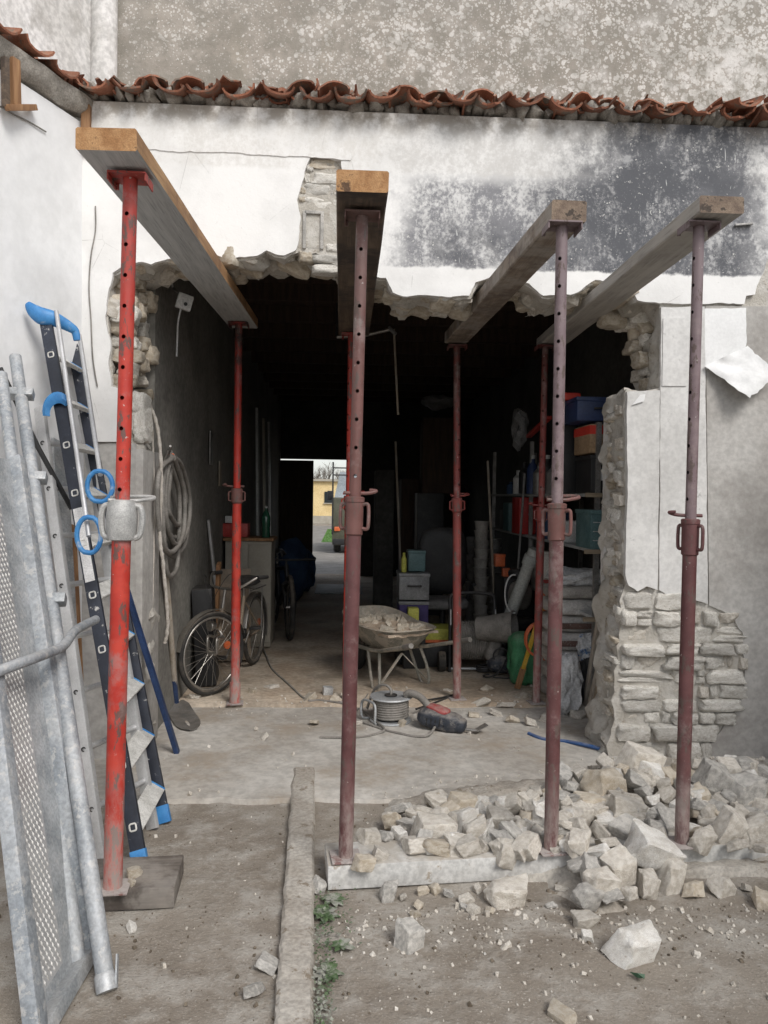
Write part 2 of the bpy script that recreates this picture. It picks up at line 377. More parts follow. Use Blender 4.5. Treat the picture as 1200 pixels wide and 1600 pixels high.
M['coursed'] = mat('coursed_stone', (0.60, 0.565, 0.505), (0.77, 0.745, 0.69), 9, 0.93, 0.7, 42, 0.012, spot=(0.33, 0.29, 0.23), sscale=13, sthr=0.57, soft=.1, rnd=0.20)
M['block'] = mat('grey_concrete_block', (0.30, 0.29, 0.27), (0.46, 0.44, 0.41), 12, 0.95, 0.7, 60, 0.01)
M['terracotta'] = mat('terracotta', (0.20, 0.075, 0.042), (0.33, 0.135, 0.078), 9, 0.9, 0.6, 45, 0.008, spot=(0.15, 0.12, 0.095), sscale=9, sthr=0.50, soft=.12, dust=0.5, dcol=(0.21, 0.17, 0.12), rnd=0.35)
M['mortar'] = mat('old_mortar', (0.26, 0.24, 0.21), (0.38, 0.35, 0.31), 9, 0.95, 0.7, 40, 0.015)
M['concrete'] = mat('concrete_floor', (0.38, 0.35, 0.31), (0.50, 0.475, 0.435), 1.6, 0.9, 0.4, 30, 0.01, spot=(0.33, 0.27, 0.205), sscale=1.8, sthr=0.46, soft=.25, samt=.8, world=True, grain=0.14)
M['strip'] = mat('concrete_strip', (0.34, 0.305, 0.26), (0.44, 0.41, 0.365), 4, 0.93, 0.55, 35, 0.012, spot=(0.22, 0.18, 0.135), sscale=9, sthr=0.58, world=True)
M['infloor'] = mat('dusty_floor', (0.36, 0.28, 0.205), (0.47, 0.40, 0.32), 1.7, 0.9, 0.4, 30, 0.008, spot=(0.20, 0.165, 0.125), sscale=2.4, sthr=0.48, soft=.22, samt=.7, world=True)
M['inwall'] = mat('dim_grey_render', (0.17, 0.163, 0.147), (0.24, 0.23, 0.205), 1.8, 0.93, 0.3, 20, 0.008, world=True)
M['intwall2'] = mat('dark_render', (0.05, 0.048, 0.044), (0.085, 0.082, 0.075), 1.5, 0.93, 0.3, 20, 0.008, world=True)  # even, very dark grey base colour
M['ceil'] = mat('dark_boards', (0.035, 0.022, 0.015), (0.06, 0.037, 0.025), 3, 0.85, 0.3, 20, 0.008, stretch=(9, 1, 1))  # even, near-black brown base colour
M['beam_grey'] = wood_mat('grey_painted_timber', (0.36, 0.355, 0.345), (0.46, 0.455, 0.44), 1)
M['beam_wood'] = wood_mat('sawn_timber', (0.30, 0.16, 0.07), (0.46, 0.28, 0.14), 1, dark=(0.22, 0.12, 0.06))
M['beam_dark'] = wood_mat('stained_timber', (0.085, 0.06, 0.042), (0.16, 0.115, 0.08), 1, dark=(0.045, 0.035, 0.03))
M['beam_brown'] = wood_mat('weathered_timber', (0.17, 0.13, 0.10), (0.28, 0.225, 0.175), 1, dark=(0.13, 0.10, 0.08), dust=0.5)
M['beam_pale'] = wood_mat('pale_weathered_timber', (0.30, 0.28, 0.25), (0.42, 0.395, 0.36), 1, dust=0.6)
M['endgrain'] = mat('timber_end_grain', (0.30, 0.15, 0.06), (0.42, 0.24, 0.11), 18, 0.85, 0.6, 70, 0.006, spot=(0.10, 0.055, 0.03), sscale=9, sthr=0.58)
M['endgrain_dk'] = mat('dark_end_grain', (0.14, 0.10, 0.075), (0.24, 0.18, 0.13), 18, 0.85, 0.6, 70, 0.006, spot=(0.06, 0.045, 0.035), sscale=9, sthr=0.55)
M['blockwood'] = wood_mat('grey_timber_block', (0.12, 0.10, 0.085), (0.19, 0.165, 0.14), 0, dark=(0.07, 0.058, 0.05), dust=0.35)
M['prop_red'] = prop_mat('red_prop_paint', (0.40, 0.026, 0.016), (0.50, 0.05, 0.03), (0.30, 0.05, 0.04))
M['prop_redblack'] = prop_mat('dark_topped_red_paint', (0.40, 0.026, 0.016), (0.46, 0.04, 0.025), (0.035, 0.025, 0.022))  # red paint turning near-black towards the top
M['prop_maroon'] = prop_mat('maroon_prop_paint', (0.092, 0.033, 0.033), (0.135, 0.056, 0.055), (0.14, 0.082, 0.082), dustz=0.55)
M['prop_lilac'] = prop_mat('faded_prop_paint', (0.15, 0.102, 0.108), (0.205, 0.15, 0.158), (0.19, 0.145, 0.152), dustz=0.2)
M['prop_brown'] = prop_mat('rusty_prop_paint', (0.12, 0.05, 0.042), (0.165, 0.075, 0.065), (0.15, 0.092, 0.084), dustz=0.3)
M['prop_dark'] = prop_mat('dark_rust_paint', (0.17, 0.032, 0.028), (0.23, 0.05, 0.042), (0.09, 0.04, 0.036), dustz=0.7)
M['galv'] = mat('galvanised_steel', (0.30, 0.32, 0.335), (0.46, 0.475, 0.485), 7, 0.55, 0.3, 50, 0.004, metal=0.35, spot=(0.60, 0.59, 0.57), sscale=22, sthr=0.52, soft=.14, samt=.6, dust=0.3, dcol=(0.5, 0.48, 0.45))
M['galv_splash'] = mat('cement_splashed_steel', (0.25, 0.275, 0.30), (0.38, 0.40, 0.42), 5, 0.65, 0.5, 50, 0.006, metal=0.25, spot=(0.54, 0.53, 0.51), sscale=26, sthr=0.52, soft=.10, samt=.7, dust=0.4, dcol=(0.55, 0.53, 0.5))
M['castnut'] = mat('cast_aluminium', (0.34, 0.34, 0.33), (0.46, 0.455, 0.44), 14, 0.6, 0.4, 70, 0.003, metal=0.3, dust=0.4, dcol=(0.45, 0.42, 0.38))
M['alu'] = mat('brushed_aluminium', (0.50, 0.50, 0.50), (0.60, 0.60, 0.60), 9, 0.45, 0.15, 60, 0.003, metal=0.55, spot=(0.68, 0.67, 0.65), sscale=16, sthr=0.62, grain=0.06)
M['navy'] = mat('navy_ladder_rail', (0.012, 0.015, 0.024), (0.025, 0.03, 0.045), 6, 0.6, 0.2, 60, 0.003, spot=(0.5, 0.49, 0.47), sscale=24, sthr=0.625, grain=0.1)
M['bluerail'] = mat('blue_painted_tube', (0.012, 0.030, 0.085), (0.022, 0.048, 0.13), 6, 0.5, 0.2, 60, 0.003, spot=(0.5, 0.5, 0.5), sscale=18, sthr=0.67)
M['blueplastic'] = mat('bright_blue_plastic', (0.03, 0.17, 0.42), (0.055, 0.24, 0.52), 8, 0.5, 0.1, 60, 0.002, spot=(0.42, 0.46, 0.5), sscale=16, sthr=0.57, soft=.12, samt=.7, grain=0.06)
M['tread'] = mat('dusty_tread', (0.46, 0.45, 0.42), (0.62, 0.61, 0.58), 12, 0.7, 0.3, 70, 0.004, spot=(0.30, 0.29, 0.27), sscale=20, sthr=0.6)
M['white'] = mat('white_sticker', (0.62, 0.61, 0.60), (0.70, 0.69, 0.68), 14, 0.6, 0.1, 60, 0.002, spot=(0.25, 0.25, 0.25), sscale=30, sthr=0.66)
M['plankwhite'] = mat('white_painted_board', (0.50, 0.495, 0.475), (0.60, 0.59, 0.57), 3, 0.8, 0.3, 40, 0.005, spot=(0.36, 0.31, 0.25), sscale=6, sthr=0.56, dust=0.9, dcol=(0.40, 0.36, 0.305))
M['tooldark'] = mat('dusty_dark_tool', (0.022, 0.028, 0.040), (0.04, 0.046, 0.06), 9, 0.6, 0.3, 60, 0.004, spot=(0.26, 0.24, 0.22), sscale=14, sthr=0.52, soft=.15, samt=.7, dust=0.75, dcol=(0.30, 0.27, 0.24))
M['toolred'] = mat('dusty_red_tool', (0.26, 0.03, 0.03), (0.33, 0.05, 0.045), 9, 0.6, 0.3, 60, 0.004, spot=(0.28, 0.22, 0.2), sscale=14, sthr=0.52, soft=.15, samt=.7, dust=0.6, dcol=(0.36, 0.27, 0.24))
M['plate'] = mat('cement_caked_plate', (0.26, 0.22, 0.21), (0.36, 0.32, 0.30), 9, 0.85, 0.4, 60, 0.004, spot=(0.18, 0.09, 0.08), sscale=14, sthr=0.55, dust=0.6, dcol=(0.42, 0.38, 0.35))
M['rope'] = mat('dusty_rope', (0.42, 0.38, 0.33), (0.55, 0.51, 0.46), 30, 0.95, 0.8, 200, 0.004)
M['hose'] = mat('grey_hose', (0.15, 0.14, 0.125), (0.24, 0.225, 0.205), 8, 0.7, 0.2, 60, 0.003, dust=0.5, dcol=(0.30, 0.27, 0.24))
M['black'] = mat('black_plastic', (0.012, 0.012, 0.013), (0.022, 0.022, 0.023), 7, 0.55, 0.15, 60, 0.002, dust=0.22, dcol=(0.28, 0.25, 0.22))
M['rubber'] = mat('dusty_rubber', (0.02, 0.019, 0.018), (0.035, 0.033, 0.03), 7, 0.8, 0.3, 90, 0.003, dust=0.7, dcol=(0.26, 0.215, 0.17))
M['steel'] = mat('dull_steel', (0.20, 0.195, 0.185), (0.32, 0.31, 0.295), 9, 0.5, 0.2, 60, 0.003, metal=0.6, dust=0.4, dcol=(0.35, 0.3, 0.25))
M['chrome'] = mat('dusty_chrome', (0.35, 0.33, 0.30), (0.45, 0.43, 0.40), 9, 0.35, 0.1, 60, 0.003, metal=0.8, dust=0.5, dcol=(0.32, 0.26, 0.2))
M['bikeframe'] = mat('brown_bike_paint', (0.20, 0.155, 0.11), (0.28, 0.22, 0.16), 9, 0.6, 0.2, 60, 0.003, dust=0.5, dcol=(0.30, 0.24, 0.18))
M['woodboard'] = wood_mat('brown_board', (0.22, 0.11, 0.05), (0.34, 0.19, 0.09), 2)
M['handlewood'] = wood_mat('ash_handle', (0.30, 0.25, 0.19), (0.42, 0.36, 0.29), 2, dust=0.5)
M['cream'] = mat('cream_cabinet', (0.30, 0.275, 0.225), (0.37, 0.34, 0.285), 3, 0.6, 0.1, 40, 0.003, grain=0.05)
M['barrow'] = mat('dusty_barrow_paint', (0.20, 0.195, 0.165), (0.30, 0.29, 0.25), 6, 0.7, 0.3, 50, 0.004, spot=(0.42, 0.38, 0.32), sscale=7, sthr=0.5, dust=0.7, dcol=(0.44, 0.36, 0.28))
M['rubbledust'] = mat('rubble_dust', (0.40, 0.31, 0.23), (0.50, 0.41, 0.32), 9, 0.95, 0.7, 50, 0.012)
M['orange'] = mat('orange_plastic', (0.55, 0.11, 0.03), (0.62, 0.15, 0.05), 8, 0.5, 0.1, 60, 0.002, dust=0.25)
M['redplastic'] = mat('red_plastic', (0.36, 0.03, 0.025), (0.45, 0.05, 0.04), 8, 0.5, 0.1, 60, 0.002, dust=0.5, dcol=(0.38, 0.30, 0.26))
M['redmetal'] = mat('red_metal', (0.42, 0.02, 0.018), (0.50, 0.03, 0.025), 5, 0.4, 0.1, 60, 0.002, dust=0.15)
M['teal'] = mat('teal_crate', (0.06, 0.12, 0.125), (0.09, 0.165, 0.17), 5, 0.55, 0.1, 60, 0.002, dust=0.2)
M['navycase'] = mat('navy_case', (0.02, 0.036, 0.10), (0.03, 0.052, 0.135), 5, 0.5, 0.1, 60, 0.002)
M['cardboard'] = mat('cardboard', (0.30, 0.20, 0.115), (0.36, 0.25, 0.15), 4, 0.85, 0.2, 40, 0.003)
M['redtape'] = mat('red_tape', (0.60, 0.045, 0.03), (0.66, 0.06, 0.04), 5, 0.5, 0.05, 40, 0.002, grain=0.05)
M['shelf'] = mat('grey_shelf_board', (0.34, 0.35, 0.345), (0.42, 0.43, 0.42), 4, 0.7, 0.15, 40, 0.003)
M['shelfwood'] = wood_mat('shelf_timber', (0.24, 0.19, 0.13), (0.34, 0.275, 0.20), 0)
M['bag'] = mat('paper_cement_bag', (0.40, 0.385, 0.365), (0.52, 0.50, 0.475), 5, 0.85, 0.6, 18, 0.012, dust=0.4, dcol=(0.40, 0.36, 0.32))
M['bagstripe'] = mat('brown_bag_print', (0.095, 0.055, 0.045), (0.14, 0.085, 0.07), 16, 0.85, 0.3, 18, 0.006, spot=(0.3, 0.28, 0.26), sscale=45, sthr=0.57)
M['bagwhite'] = mat('white_sack', (0.44, 0.44, 0.44), (0.58, 0.58, 0.58), 5, 0.75, 0.7, 14, 0.02, spot=(0.30, 0.29, 0.28), sscale=9, sthr=0.57)
M['bagblue'] = mat('blue_printed_sack', (0.46, 0.46, 0.46), (0.56, 0.56, 0.56), 5, 0.7, 0.6, 14, 0.015, spot=(0.05, 0.16, 0.36), sscale=11, sthr=0.52)
M['greenbag'] = mat('green_sack', (0.035, 0.16, 0.07), (0.06, 0.24, 0.11), 6, 0.7, 0.5, 20, 0.012, spot=(0.32, 0.36, 0.32), sscale=8, sthr=0.62, dust=0.3)
M['yellow'] = mat('yellow_paint', (0.50, 0.30, 0.025), (0.58, 0.37, 0.04), 8, 0.55, 0.1, 60, 0.002, dust=0.3)
M['lime'] = mat('lime_yellow_box', (0.40, 0.40, 0.06), (0.48, 0.47, 0.09), 5, 0.6, 0.1, 60, 0.002)
M['pvc'] = mat('grey_pvc', (0.32, 0.33, 0.31), (0.40, 0.41, 0.385), 5, 0.6, 0.1, 60, 0.002, dust=0.4, dcol=(0.40, 0.36, 0.31))
M['bluehose'] = mat('blue_hose', (0.02, 0.075, 0.22), (0.035, 0.11, 0.30), 9, 0.55, 0.1, 60, 0.002, dust=0.3)
M['paper'] = mat('peeled_white_paper', (0.72, 0.72, 0.71), (0.80, 0.80, 0.79), 4, 0.8, 0.3, 16, 0.006, grain=0.04)
M['soil'] = mat('dark_soil_crumb', (0.10, 0.078, 0.056), (0.17, 0.14, 0.105), 20, 0.95, 0.4, 60, 0.004)
M['leaf'] = mat('weed_leaf', (0.045, 0.085, 0.032), (0.085, 0.135, 0.055), 25, 0.8, 0.2, 60, 0.002, spot=(0.30, 0.30, 0.26), sscale=9, sthr=0.46, soft=.14, world=True)
M['grass'] = mat('mown_grass', (0.06, 0.14, 0.025), (0.10, 0.22, 0.04), 3, 0.9, 0.5, 60, 0.02, world=True)
M['asphalt'] = mat('pale_track', (0.20, 0.185, 0.165), (0.28, 0.26, 0.235), 2, 0.95, 0.4, 40, 0.01, world=True)
M['yellowhouse'] = mat('yellow_render', (0.60, 0.45, 0.22), (0.68, 0.53, 0.28), 1.5, 0.9, 0.2, 20, 0.005, world=True)
M['olive'] = mat('olive_paint', (0.075, 0.075, 0.05), (0.10, 0.10, 0.07), 3, 0.45, 0.05, 60, 0.002, dust=0.2)
M['cabgrey'] = mat('pale_cab_paint', (0.36, 0.40, 0.43), (0.42, 0.46, 0.49), 3, 0.4, 0.05, 60, 0.002)
M['glass'] = mat('dark_window_glass', (0.02, 0.026, 0.028), (0.03, 0.036, 0.04), 3, 0.12, 0.0, spec=0.6)
M['bark'] = mat('bare_bark', (0.10, 0.085, 0.07), (0.16, 0.14, 0.115), 9, 0.9, 0.3, 40, 0.01)
M['bottlegreen'] = mat('green_bottle', (0.015, 0.07, 0.04), (0.03, 0.10, 0.06), 6, 0.15, 0.0, spec=0.6)
M['clear'] = mat('cloudy_plastic', (0.13, 0.133, 0.135), (0.22, 0.222, 0.225), 5, 0.4, 0.1, 60, 0.002)
M['purple'] = mat('purple_goods', (0.03, 0.02, 0.09), (0.05, 0.035, 0.13), 9, 0.7)
M['fabricgrey'] = mat('worn_grey_fabric', (0.15, 0.145, 0.14), (0.23, 0.22, 0.21), 14, 0.95, 0.6, 120, 0.004)
M['bluebag'] = mat('dark_blue_cloth', (0.015, 0.035, 0.08), (0.03, 0.06, 0.12), 6, 0.9, 0.5, 20, 0.02)
M['tan'] = mat('tan_plastic', (0.30, 0.28, 0.255), (0.40, 0.375, 0.34), 7, 0.6, 0.2, 50, 0.003, dust=0.4)
M['shard'] = mat('green_glass_shard', (0.02, 0.09, 0.045), (0.05, 0.16, 0.09), 12, 0.3, 0.2)
M['lamp_white'] = mat('white_box_plastic', (0.48, 0.48, 0.47), (0.56, 0.56, 0.55), 7, 0.55, 0.1, 50, 0.002)
# ------------------------------------------------------------------ rock and block shapes (unit size, shared)
def rock_mesh(seed, n=12, cuts=2, flat=1.0):
    """a broken block: jittered box corners plus a few knocked-off faces"""
    r = random.Random(seed*7+3); bm = bmesh.new(); j = 0.15
    for x in (-1, 1):
        for y in (-1, 1):
            for z in (-1, 1):
                k = r.choice((1, 1, 1, .86)); p = Vector((x*(.38+r.uniform(-j, .07)), y*(.38+r.uniform(-j, .07)), z*(.38+r.uniform(-j, .06))))*k
                bm.verts.new(p)
                if cuts and r.random() < .55: bm.verts.new(p*r.uniform(.80, .95)+Vector((r.uniform(-.11, .11), r.uniform(-.11, .11), r.uniform(-.11, .11))))
    for _ in range(3 if cuts else 0):
        d = Vector((r.gauss(0, 1), r.gauss(0, 1), r.gauss(0, 1))).normalized()*r.uniform(.40, .50); bm.verts.new(d)
    bmesh.ops.convex_hull(bm, input=bm.verts[:])
    bmesh.ops.delete(bm, geom=[v for v in bm.verts if not v.link_faces], context='VERTS')
    bmesh.ops.dissolve_limit(bm, angle_limit=R(9), verts=bm.verts[:], edges=bm.edges[:])
    if cuts: bmesh.ops.bevel(bm, geom=bm.edges[:], offset=0.02, segments=1, affect='EDGES')
    bmesh.ops.triangulate(bm, faces=bm.faces[:])
    if cuts:
        for _ in range(2):
            bmesh.ops.subdivide_edges(bm, edges=[e for e in bm.edges if e.calc_length() > 0.10], cuts=1)
            bmesh.ops.triangulate(bm, faces=bm.faces[:])
    off = Vector((seed*3.1, seed*1.7, 0))
    for v in bm.verts:
        p = v.co; v.co = p + noise.noise_vector(p*2.6+off)*0.045 + noise.noise_vector(p*7.0+off)*0.030 + noise.noise_vector(p*17.0+off)*0.014
    mb = MB(); mb.bm(bm); return mb
def block_mesh(seed, cuts=6, rough=0.10):
    r = random.Random(seed); bm = bmesh.new(); bmesh.ops.create_cube(bm, size=1.0)
    bmesh.ops.subdivide_edges(bm, edges=bm.edges[:], cuts=cuts, use_grid_fill=True)
    off = Vector((seed*2.3, seed*5.1, seed))
    sk = Vector((r.uniform(-.12, .12), 0, r.uniform(-.08, .08)))
    for v in bm.verts:
        p = v.co.copy(); q = p*2
        ln = (abs(q.x)**7+abs(q.y)**7+abs(q.z)**7)**(1/7)
        p = p/max(ln, 1e-6)*max(abs(q.x), abs(q.y), abs(q.z))
        p += noise.noise_vector(p*1.7+off)*rough + noise.noise_vector(p*4.5+off)*rough*0.6 + noise.noise_vector(p*10+off)*rough*0.45
        p.x += sk.x*p.z; p.z += sk.z*p.x
        v.co = p
    mb = MB(); mb.bm(bm); return mb
def meshes(fn, count, name, m, smooth=32, **k):
    return [fn(i+1, **k).mesh(name, m, smooth) for i in range(count)]
ROCKS = {k: meshes(rock_mesh, 9, 'stone_'+k, M[k], 28) for k in ('limestone', 'limestone_tan', 'limestone_grey', 'limestone_white')}
SMALLROCK = meshes(rock_mesh, 6, 'small_stone', M['limestone'], 28, n=11, cuts=0)
BLOCKS = meshes(block_mesh, 10, 'coursed_stone', M['coursed'], 40)
TANBLOCKS = meshes(block_mesh, 6, 'tan_stone', M['limestone_tan'], 40)

def jag(poly, amp, step=0.03, seed=0, keep=()):
    """break straight edges of a 2-D outline into short uneven ones; edges listed in keep stay straight"""
    out = []; n = len(poly)
    for i in range(n):
        a = Vector(poly[i]); b = Vector(poly[(i+1) % n]); out.append(tuple(a))
        L = (b-a).length
        if i in keep or L < step*1.2: continue
        k = int(L/step); nrm = Vector((-(b-a).y, (b-a).x)).normalized()
        for j in range(1, k):
            p = a+(b-a)*(j/k)
            o = noise.noise(Vector((p.x*9+seed, p.y*9, seed*1.3)))*amp + noise.noise(Vector((p.x*31, p.y*31+seed, seed)))*amp*0.7
            out.append(tuple(p+nrm*o))
    return out
def px2(lst, Y): return [(P(x, y, Y).x, P(x, y, Y).z) for x, y in lst]

FY, FB = 4.60, 5.00            # outer and inner face of the broken house wall
FLZ = 0.045                    # raised floor inside

# ------------------------------------------------------------------ ground
def axis(lo, hi, step, ext):
    a = [-e for e in ext[::-1]]; x = lo
    a = [lo-e for e in ext[::-1]]
    k = int(round((hi-lo)/step)); a += [lo+step*i for i in range(k+1)]; a += [hi+e for e in ext]
    return a
xs = axis(-2.6, 3.2, 0.05, [0.6, 2, 6, 20, 80, 400]); ys = axis(0.8, 5.2, 0.05, [0.6, 2, 6, 12, 40, 150, 600])
GAP_L = [G(455, 1215).x, G(490, 1590).x]
def gz(x, y):
    if x < -2.6 or x > 3.2 or y < 0.8 or y > 5.2: return -0.012
    z = noise.noise(Vector((x*1.3, y*1.3, 0)))*0.012 + noise.noise(Vector((x*6, y*6, 3)))*0.005 + noise.noise(Vector((x*17, y*17, 7)))*0.0022
    return z-0.006
g = MB(); g.sheet([[(x, y, gz(x, y)) for x in xs] for y in ys])
tag(g.build('ground', M['ground'], smooth=80), kind='structure')

# concrete apron in front of and through the opening
ax0, ax1 = -1.62, 2.6
def slab_edge(x): return 3.98 + noise.noise(Vector((x*2.2, 0, 1)))*0.06 + noise.noise(Vector((x*9, 2, 1)))*0.03 + noise.noise(Vector((x*26, 2, 1)))*0.012
rows = []
xl = [ax0+(ax1-ax0)*i/90 for i in range(91)]
rows.append([(x, slab_edge(x)-0.012, -0.03) for x in xl])
rows.append([(x, slab_edge(x), 0.020+0.004*noise.noise(Vector((x*9, 0, 0)))) for x in xl])
for k in range(1, 18):
    rows.append([(x, slab_edge(x)+(5.78-slab_edge(x))*k/17, 0.024+0.004*noise.noise(Vector((x*4, k*0.5, 0)))) for x in xl])
s_ = MB(); s_.sheet(rows); tag(s_.build('threshold_pavement', M['concrete'], smooth=60), kind='structure')
# inner floor, a small step up
rows = []
xl = [-1.3+(3.7)*i/60 for i in range(61)]
def te(x): return 5.70+noise.noise(Vector((x*4, 5, 1)))*0.02+noise.noise(Vector((x*15, 5, 1)))*0.012
rows.append([(x, te(x)-0.02, 0.015) for x in xl]); rows.append([(x, te(x), FLZ) for x in xl])
for k in range(1, 24): rows.append([(x, te(x)+(15.2-te(x))*k/23, FLZ+0.003*noise.noise(Vector((x*3, k, 0)))) for x in xl])
s_ = MB(); s_.sheet(rows); tag(s_.build('garage_floor', M['infloor'], smooth=60), kind='structure')

# ------------------------------------------------------------------ broken house wall
wall = empty('house_wall', (0.4, FY, 0), 'white house wall broken open by a wide ragged hole over the props', 'wall')
EAVEZ = (P(170, 160, FY).z + P(1190, 205, FY).z)/2
XL, XR = P(100, 500, FY).x-0.15, 3.35
hole = [(216, 1140), (216, 700), (207, 686), (206, 640), (200, 608), (176, 602), (172, 560), (176, 535), (168, 500), (170, 470), (177, 440), (180, 428), (200, 418), (223, 411), (236, 416),
        (261, 408), (300, 404), (334, 400), (352, 406), (375, 404), (403, 402), (416, 394), (430, 400), (444, 402), (461, 396), (500, 400), (535, 420), (560, 440), (587, 436), (602, 437), (612, 460), (629, 466),
        (668, 464), (697, 467), (735, 465), (745, 444), (764, 437), (795, 440), (827, 446), (847, 465), (866, 464), (897, 462), (931, 440), (955, 446), (989, 460), (994, 471), (1031, 477),
        (1034, 500), (1030, 540), (1035, 575), (1033, 606), (1004, 609), (978, 609), (976, 640), (978, 760), (974, 900), (968, 1000), (960, 1080), (955, 1150), (952, 1210)]
H2 = px2(hole, FY)
H2 = [(x, max(z, -0.05)) for x, z in H2]; H2[0] = (H2[0][0], -0.05); H2[-1] = (H2[-1][0], -0.05)
hj = jag(H2+[(9, 9)], 0.018, 0.03, 3)[:]
hj = [p for p in hj if p[0] < 5]
k_end = max(i for i, p in enumerate(hj) if abs(p[0]-H2[-1][0]) < 1e-6 and abs(p[1]-H2[-1][1]) < 1e-6)
hj = hj[:k_end+1]
outer = [(XR, -0.05), (XR, EAVEZ), (XL, EAVEZ), (XL, -0.05)]
core2 = hj + outer
# loft of the masonry core: ragged reveals through the wall's thickness
NS = 12; mb = MB(); nH = len(hj); nC = len(core2)
cx = sum(p[0] for p in hj)/nH; cz = 1.2
ring = []
for s in range(NS+1):
    y = FY + (FB-FY)*s/NS; rr = []
    for i, (x, z) in enumerate(core2):
        if i < nH and 0 < i < nH-1:
            v = Vector((x, y, z)); a = 0.015 + 0.03*min(1, s/3)
            nn = noise.noise_vector(v*6.0)*a*1.3 + noise.noise_vector(v*15)*a*0.7 + noise.noise_vector(v*37)*a*0.3
            rr.append(Vector((x+nn.x, y+nn.y*0.4 if 0 < s < NS else y, max(-0.05, z+nn.z))))
        else: rr.append(Vector((x, y, z)))
    ring.append(rr)
tri = tessellate_polygon([[Vector((p[0], p[1], 0)) for p in core2]])
vs = [v for r_ in ring for v in r_]; fs = []
for t3 in tri:
    a, b, c = t3
    sg = (core2[b][0]-core2[a][0])*(core2[c][1]-core2[a][1])-(core2[c][0]-core2[a][0])*(core2[b][1]-core2[a][1])
    if sg < 0: a, c = c, a
    fs.append((a, b, c)); fs.append((c+NS*nC, b+NS*nC, a+NS*nC))
for s in range(NS):
    for i in range(nC):
        j = (i+1) % nC; fs.append((i+s*nC, j+s*nC, j+(s+1)*nC, i+(s+1)*nC))
mb.add(vs, fs); mb.build('masonry_core', M['masonry'], wall, smooth=50)

# plaster coat, upper white part (with the chased-out slot left open)
up = [(128, 140), (128, 692), (204, 690), (203, 640), (198, 612), (174, 604), (170, 560), (173, 537), (165, 500), (167, 470), (174, 440), (176, 426), (198, 414), (222, 409), (236, 413),
      (261, 405), (300, 401), (334, 397), (352, 403), (375, 401), (403, 399), (416, 391), (430, 397), (444, 399), (462, 391),
      (466, 380), (470, 340), (464, 312), (472, 285), (478, 262), (486, 244), (512, 246), (533, 250), (536, 300), (538, 400),
      (545, 425), (570, 434), (587, 432), (603, 434), (614, 457), (630, 463), (668, 461), (697, 464), (733, 462), (743, 441), (764, 434), (795, 437), (827, 443), (849, 462), (866, 461), (897, 459), (931, 437), (955, 443), (991, 457), (996, 469), (1031, 474),
      (1100, 475), (1163, 475), (1166, 462), (1180, 460), (1186, 440), (1196, 415), (1204, 395), (1210, 330)]
U2 = px2(up, FY-0.025); U2[0] = (XL, EAVEZ); U2[1] = (XL, U2[1][1]); U2.append((P(1215, 300, FY-.025).x, EAVEZ))
nU = len(U2)
mb = MB(); mb.prism(jag(U2, 0.007, 0.022, 8, keep=(0, 1, nU-1, 57, 58)), FY-0.025, FY+0.004); mb.build('plaster_coat', M['facade'], wall, smooth=30)
gl_ = px2([(128, 694), (212, 693), (211, 900), (213, 1140), (128, 1140)], FY-.012); gl_[0] = (XL, gl_[0][1]); gl_[-1] = (XL, -.04); gl_[3] = (gl_[3][0], -.04)
mb = MB(); mb.prism(jag(gl_, .006, .03, 15, keep=(3, 4)), FY-.010, FY+.004); mb.build('lower_render_coat', M['render'], wall, smooth=30)
# grey band of thicker render under the eave
xe = P(900, 240, FY).x; zb0 = P(300, 238, FY-.03).z
band = [(XL, EAVEZ-.002), (XL, zb0+.012), (P(466, 240, FY-.03).x, zb0), (P(548, 246, FY-.03).x, zb0-.012), (P(556, 200, FY-.03).x, zb0+.1), (P(550, 175, FY-.03).x, EAVEZ-.002)]
mb = MB(); mb.prism(jag(band, .010, .025, 21, keep=(0, 5)), FY-.031, FY-.024); mb.build('render_band', M['facade'], wall, smooth=30)
# lower grey render on the pier
lo = [(1102, 478), (1300, 478), (1300, 1300), (1078, 1300), (1084, 1215), (1100, 1180), (1128, 1140), (1150, 1108), (1164, 1078), (1163, 1030), (1160, 988), (1146, 964), (1128, 954), (1108, 946)]
L2 = px2(lo, FY-0.012); L2[1] = (XR, L2[1][1]); L2[2] = (XR, -0.04); L2[3] = (L2[3][0], -0.04)
mb = MB(); mb.prism(jag(L2, 0.012, 0.025, 5, keep=(0, 1, 2, 13)), FY-0.014, FY+0.003); mb.build('grey_render_coat', M['render'], wall, smooth=30)
pa = [(1033, 480), (1101, 479), (1106, 944), (1086, 938), (1062, 946), (1050, 935), (1030, 922)]
mb = MB(); mb.prism(jag(px2(pa, FY-0.02), 0.004, 0.03, 2), FY-0.021, FY+0.002); mb.build('pale_render_strip', M['pale'], wall, smooth=30)
pb = [(979, 612), (1031, 610), (1027, 922), (1010, 916), (996, 924), (982, 915), (977, 900), (980, 760)]
mb = MB(); mb.prism(jag(px2(pb, FY-0.03), 0.005, 0.025, 12), FY-0.034, FY+0.002); mb.build('pale_render_jamb', M['pale'], wall, smooth=30)
# corner pieces of the jamb surround above
pc = [(1038, 484), (1070, 483), (1070, 494), (1038, 494)]
mb = MB(); mb.prism(jag(px2([(1037, 497), (1074, 496), (1073, 603), (1035, 603)], FY-0.03), 0.003, 0.03, 4), FY-0.028, FY-0.019); mb.build('pale_render_patch', M['pale'], wall, smooth=30)
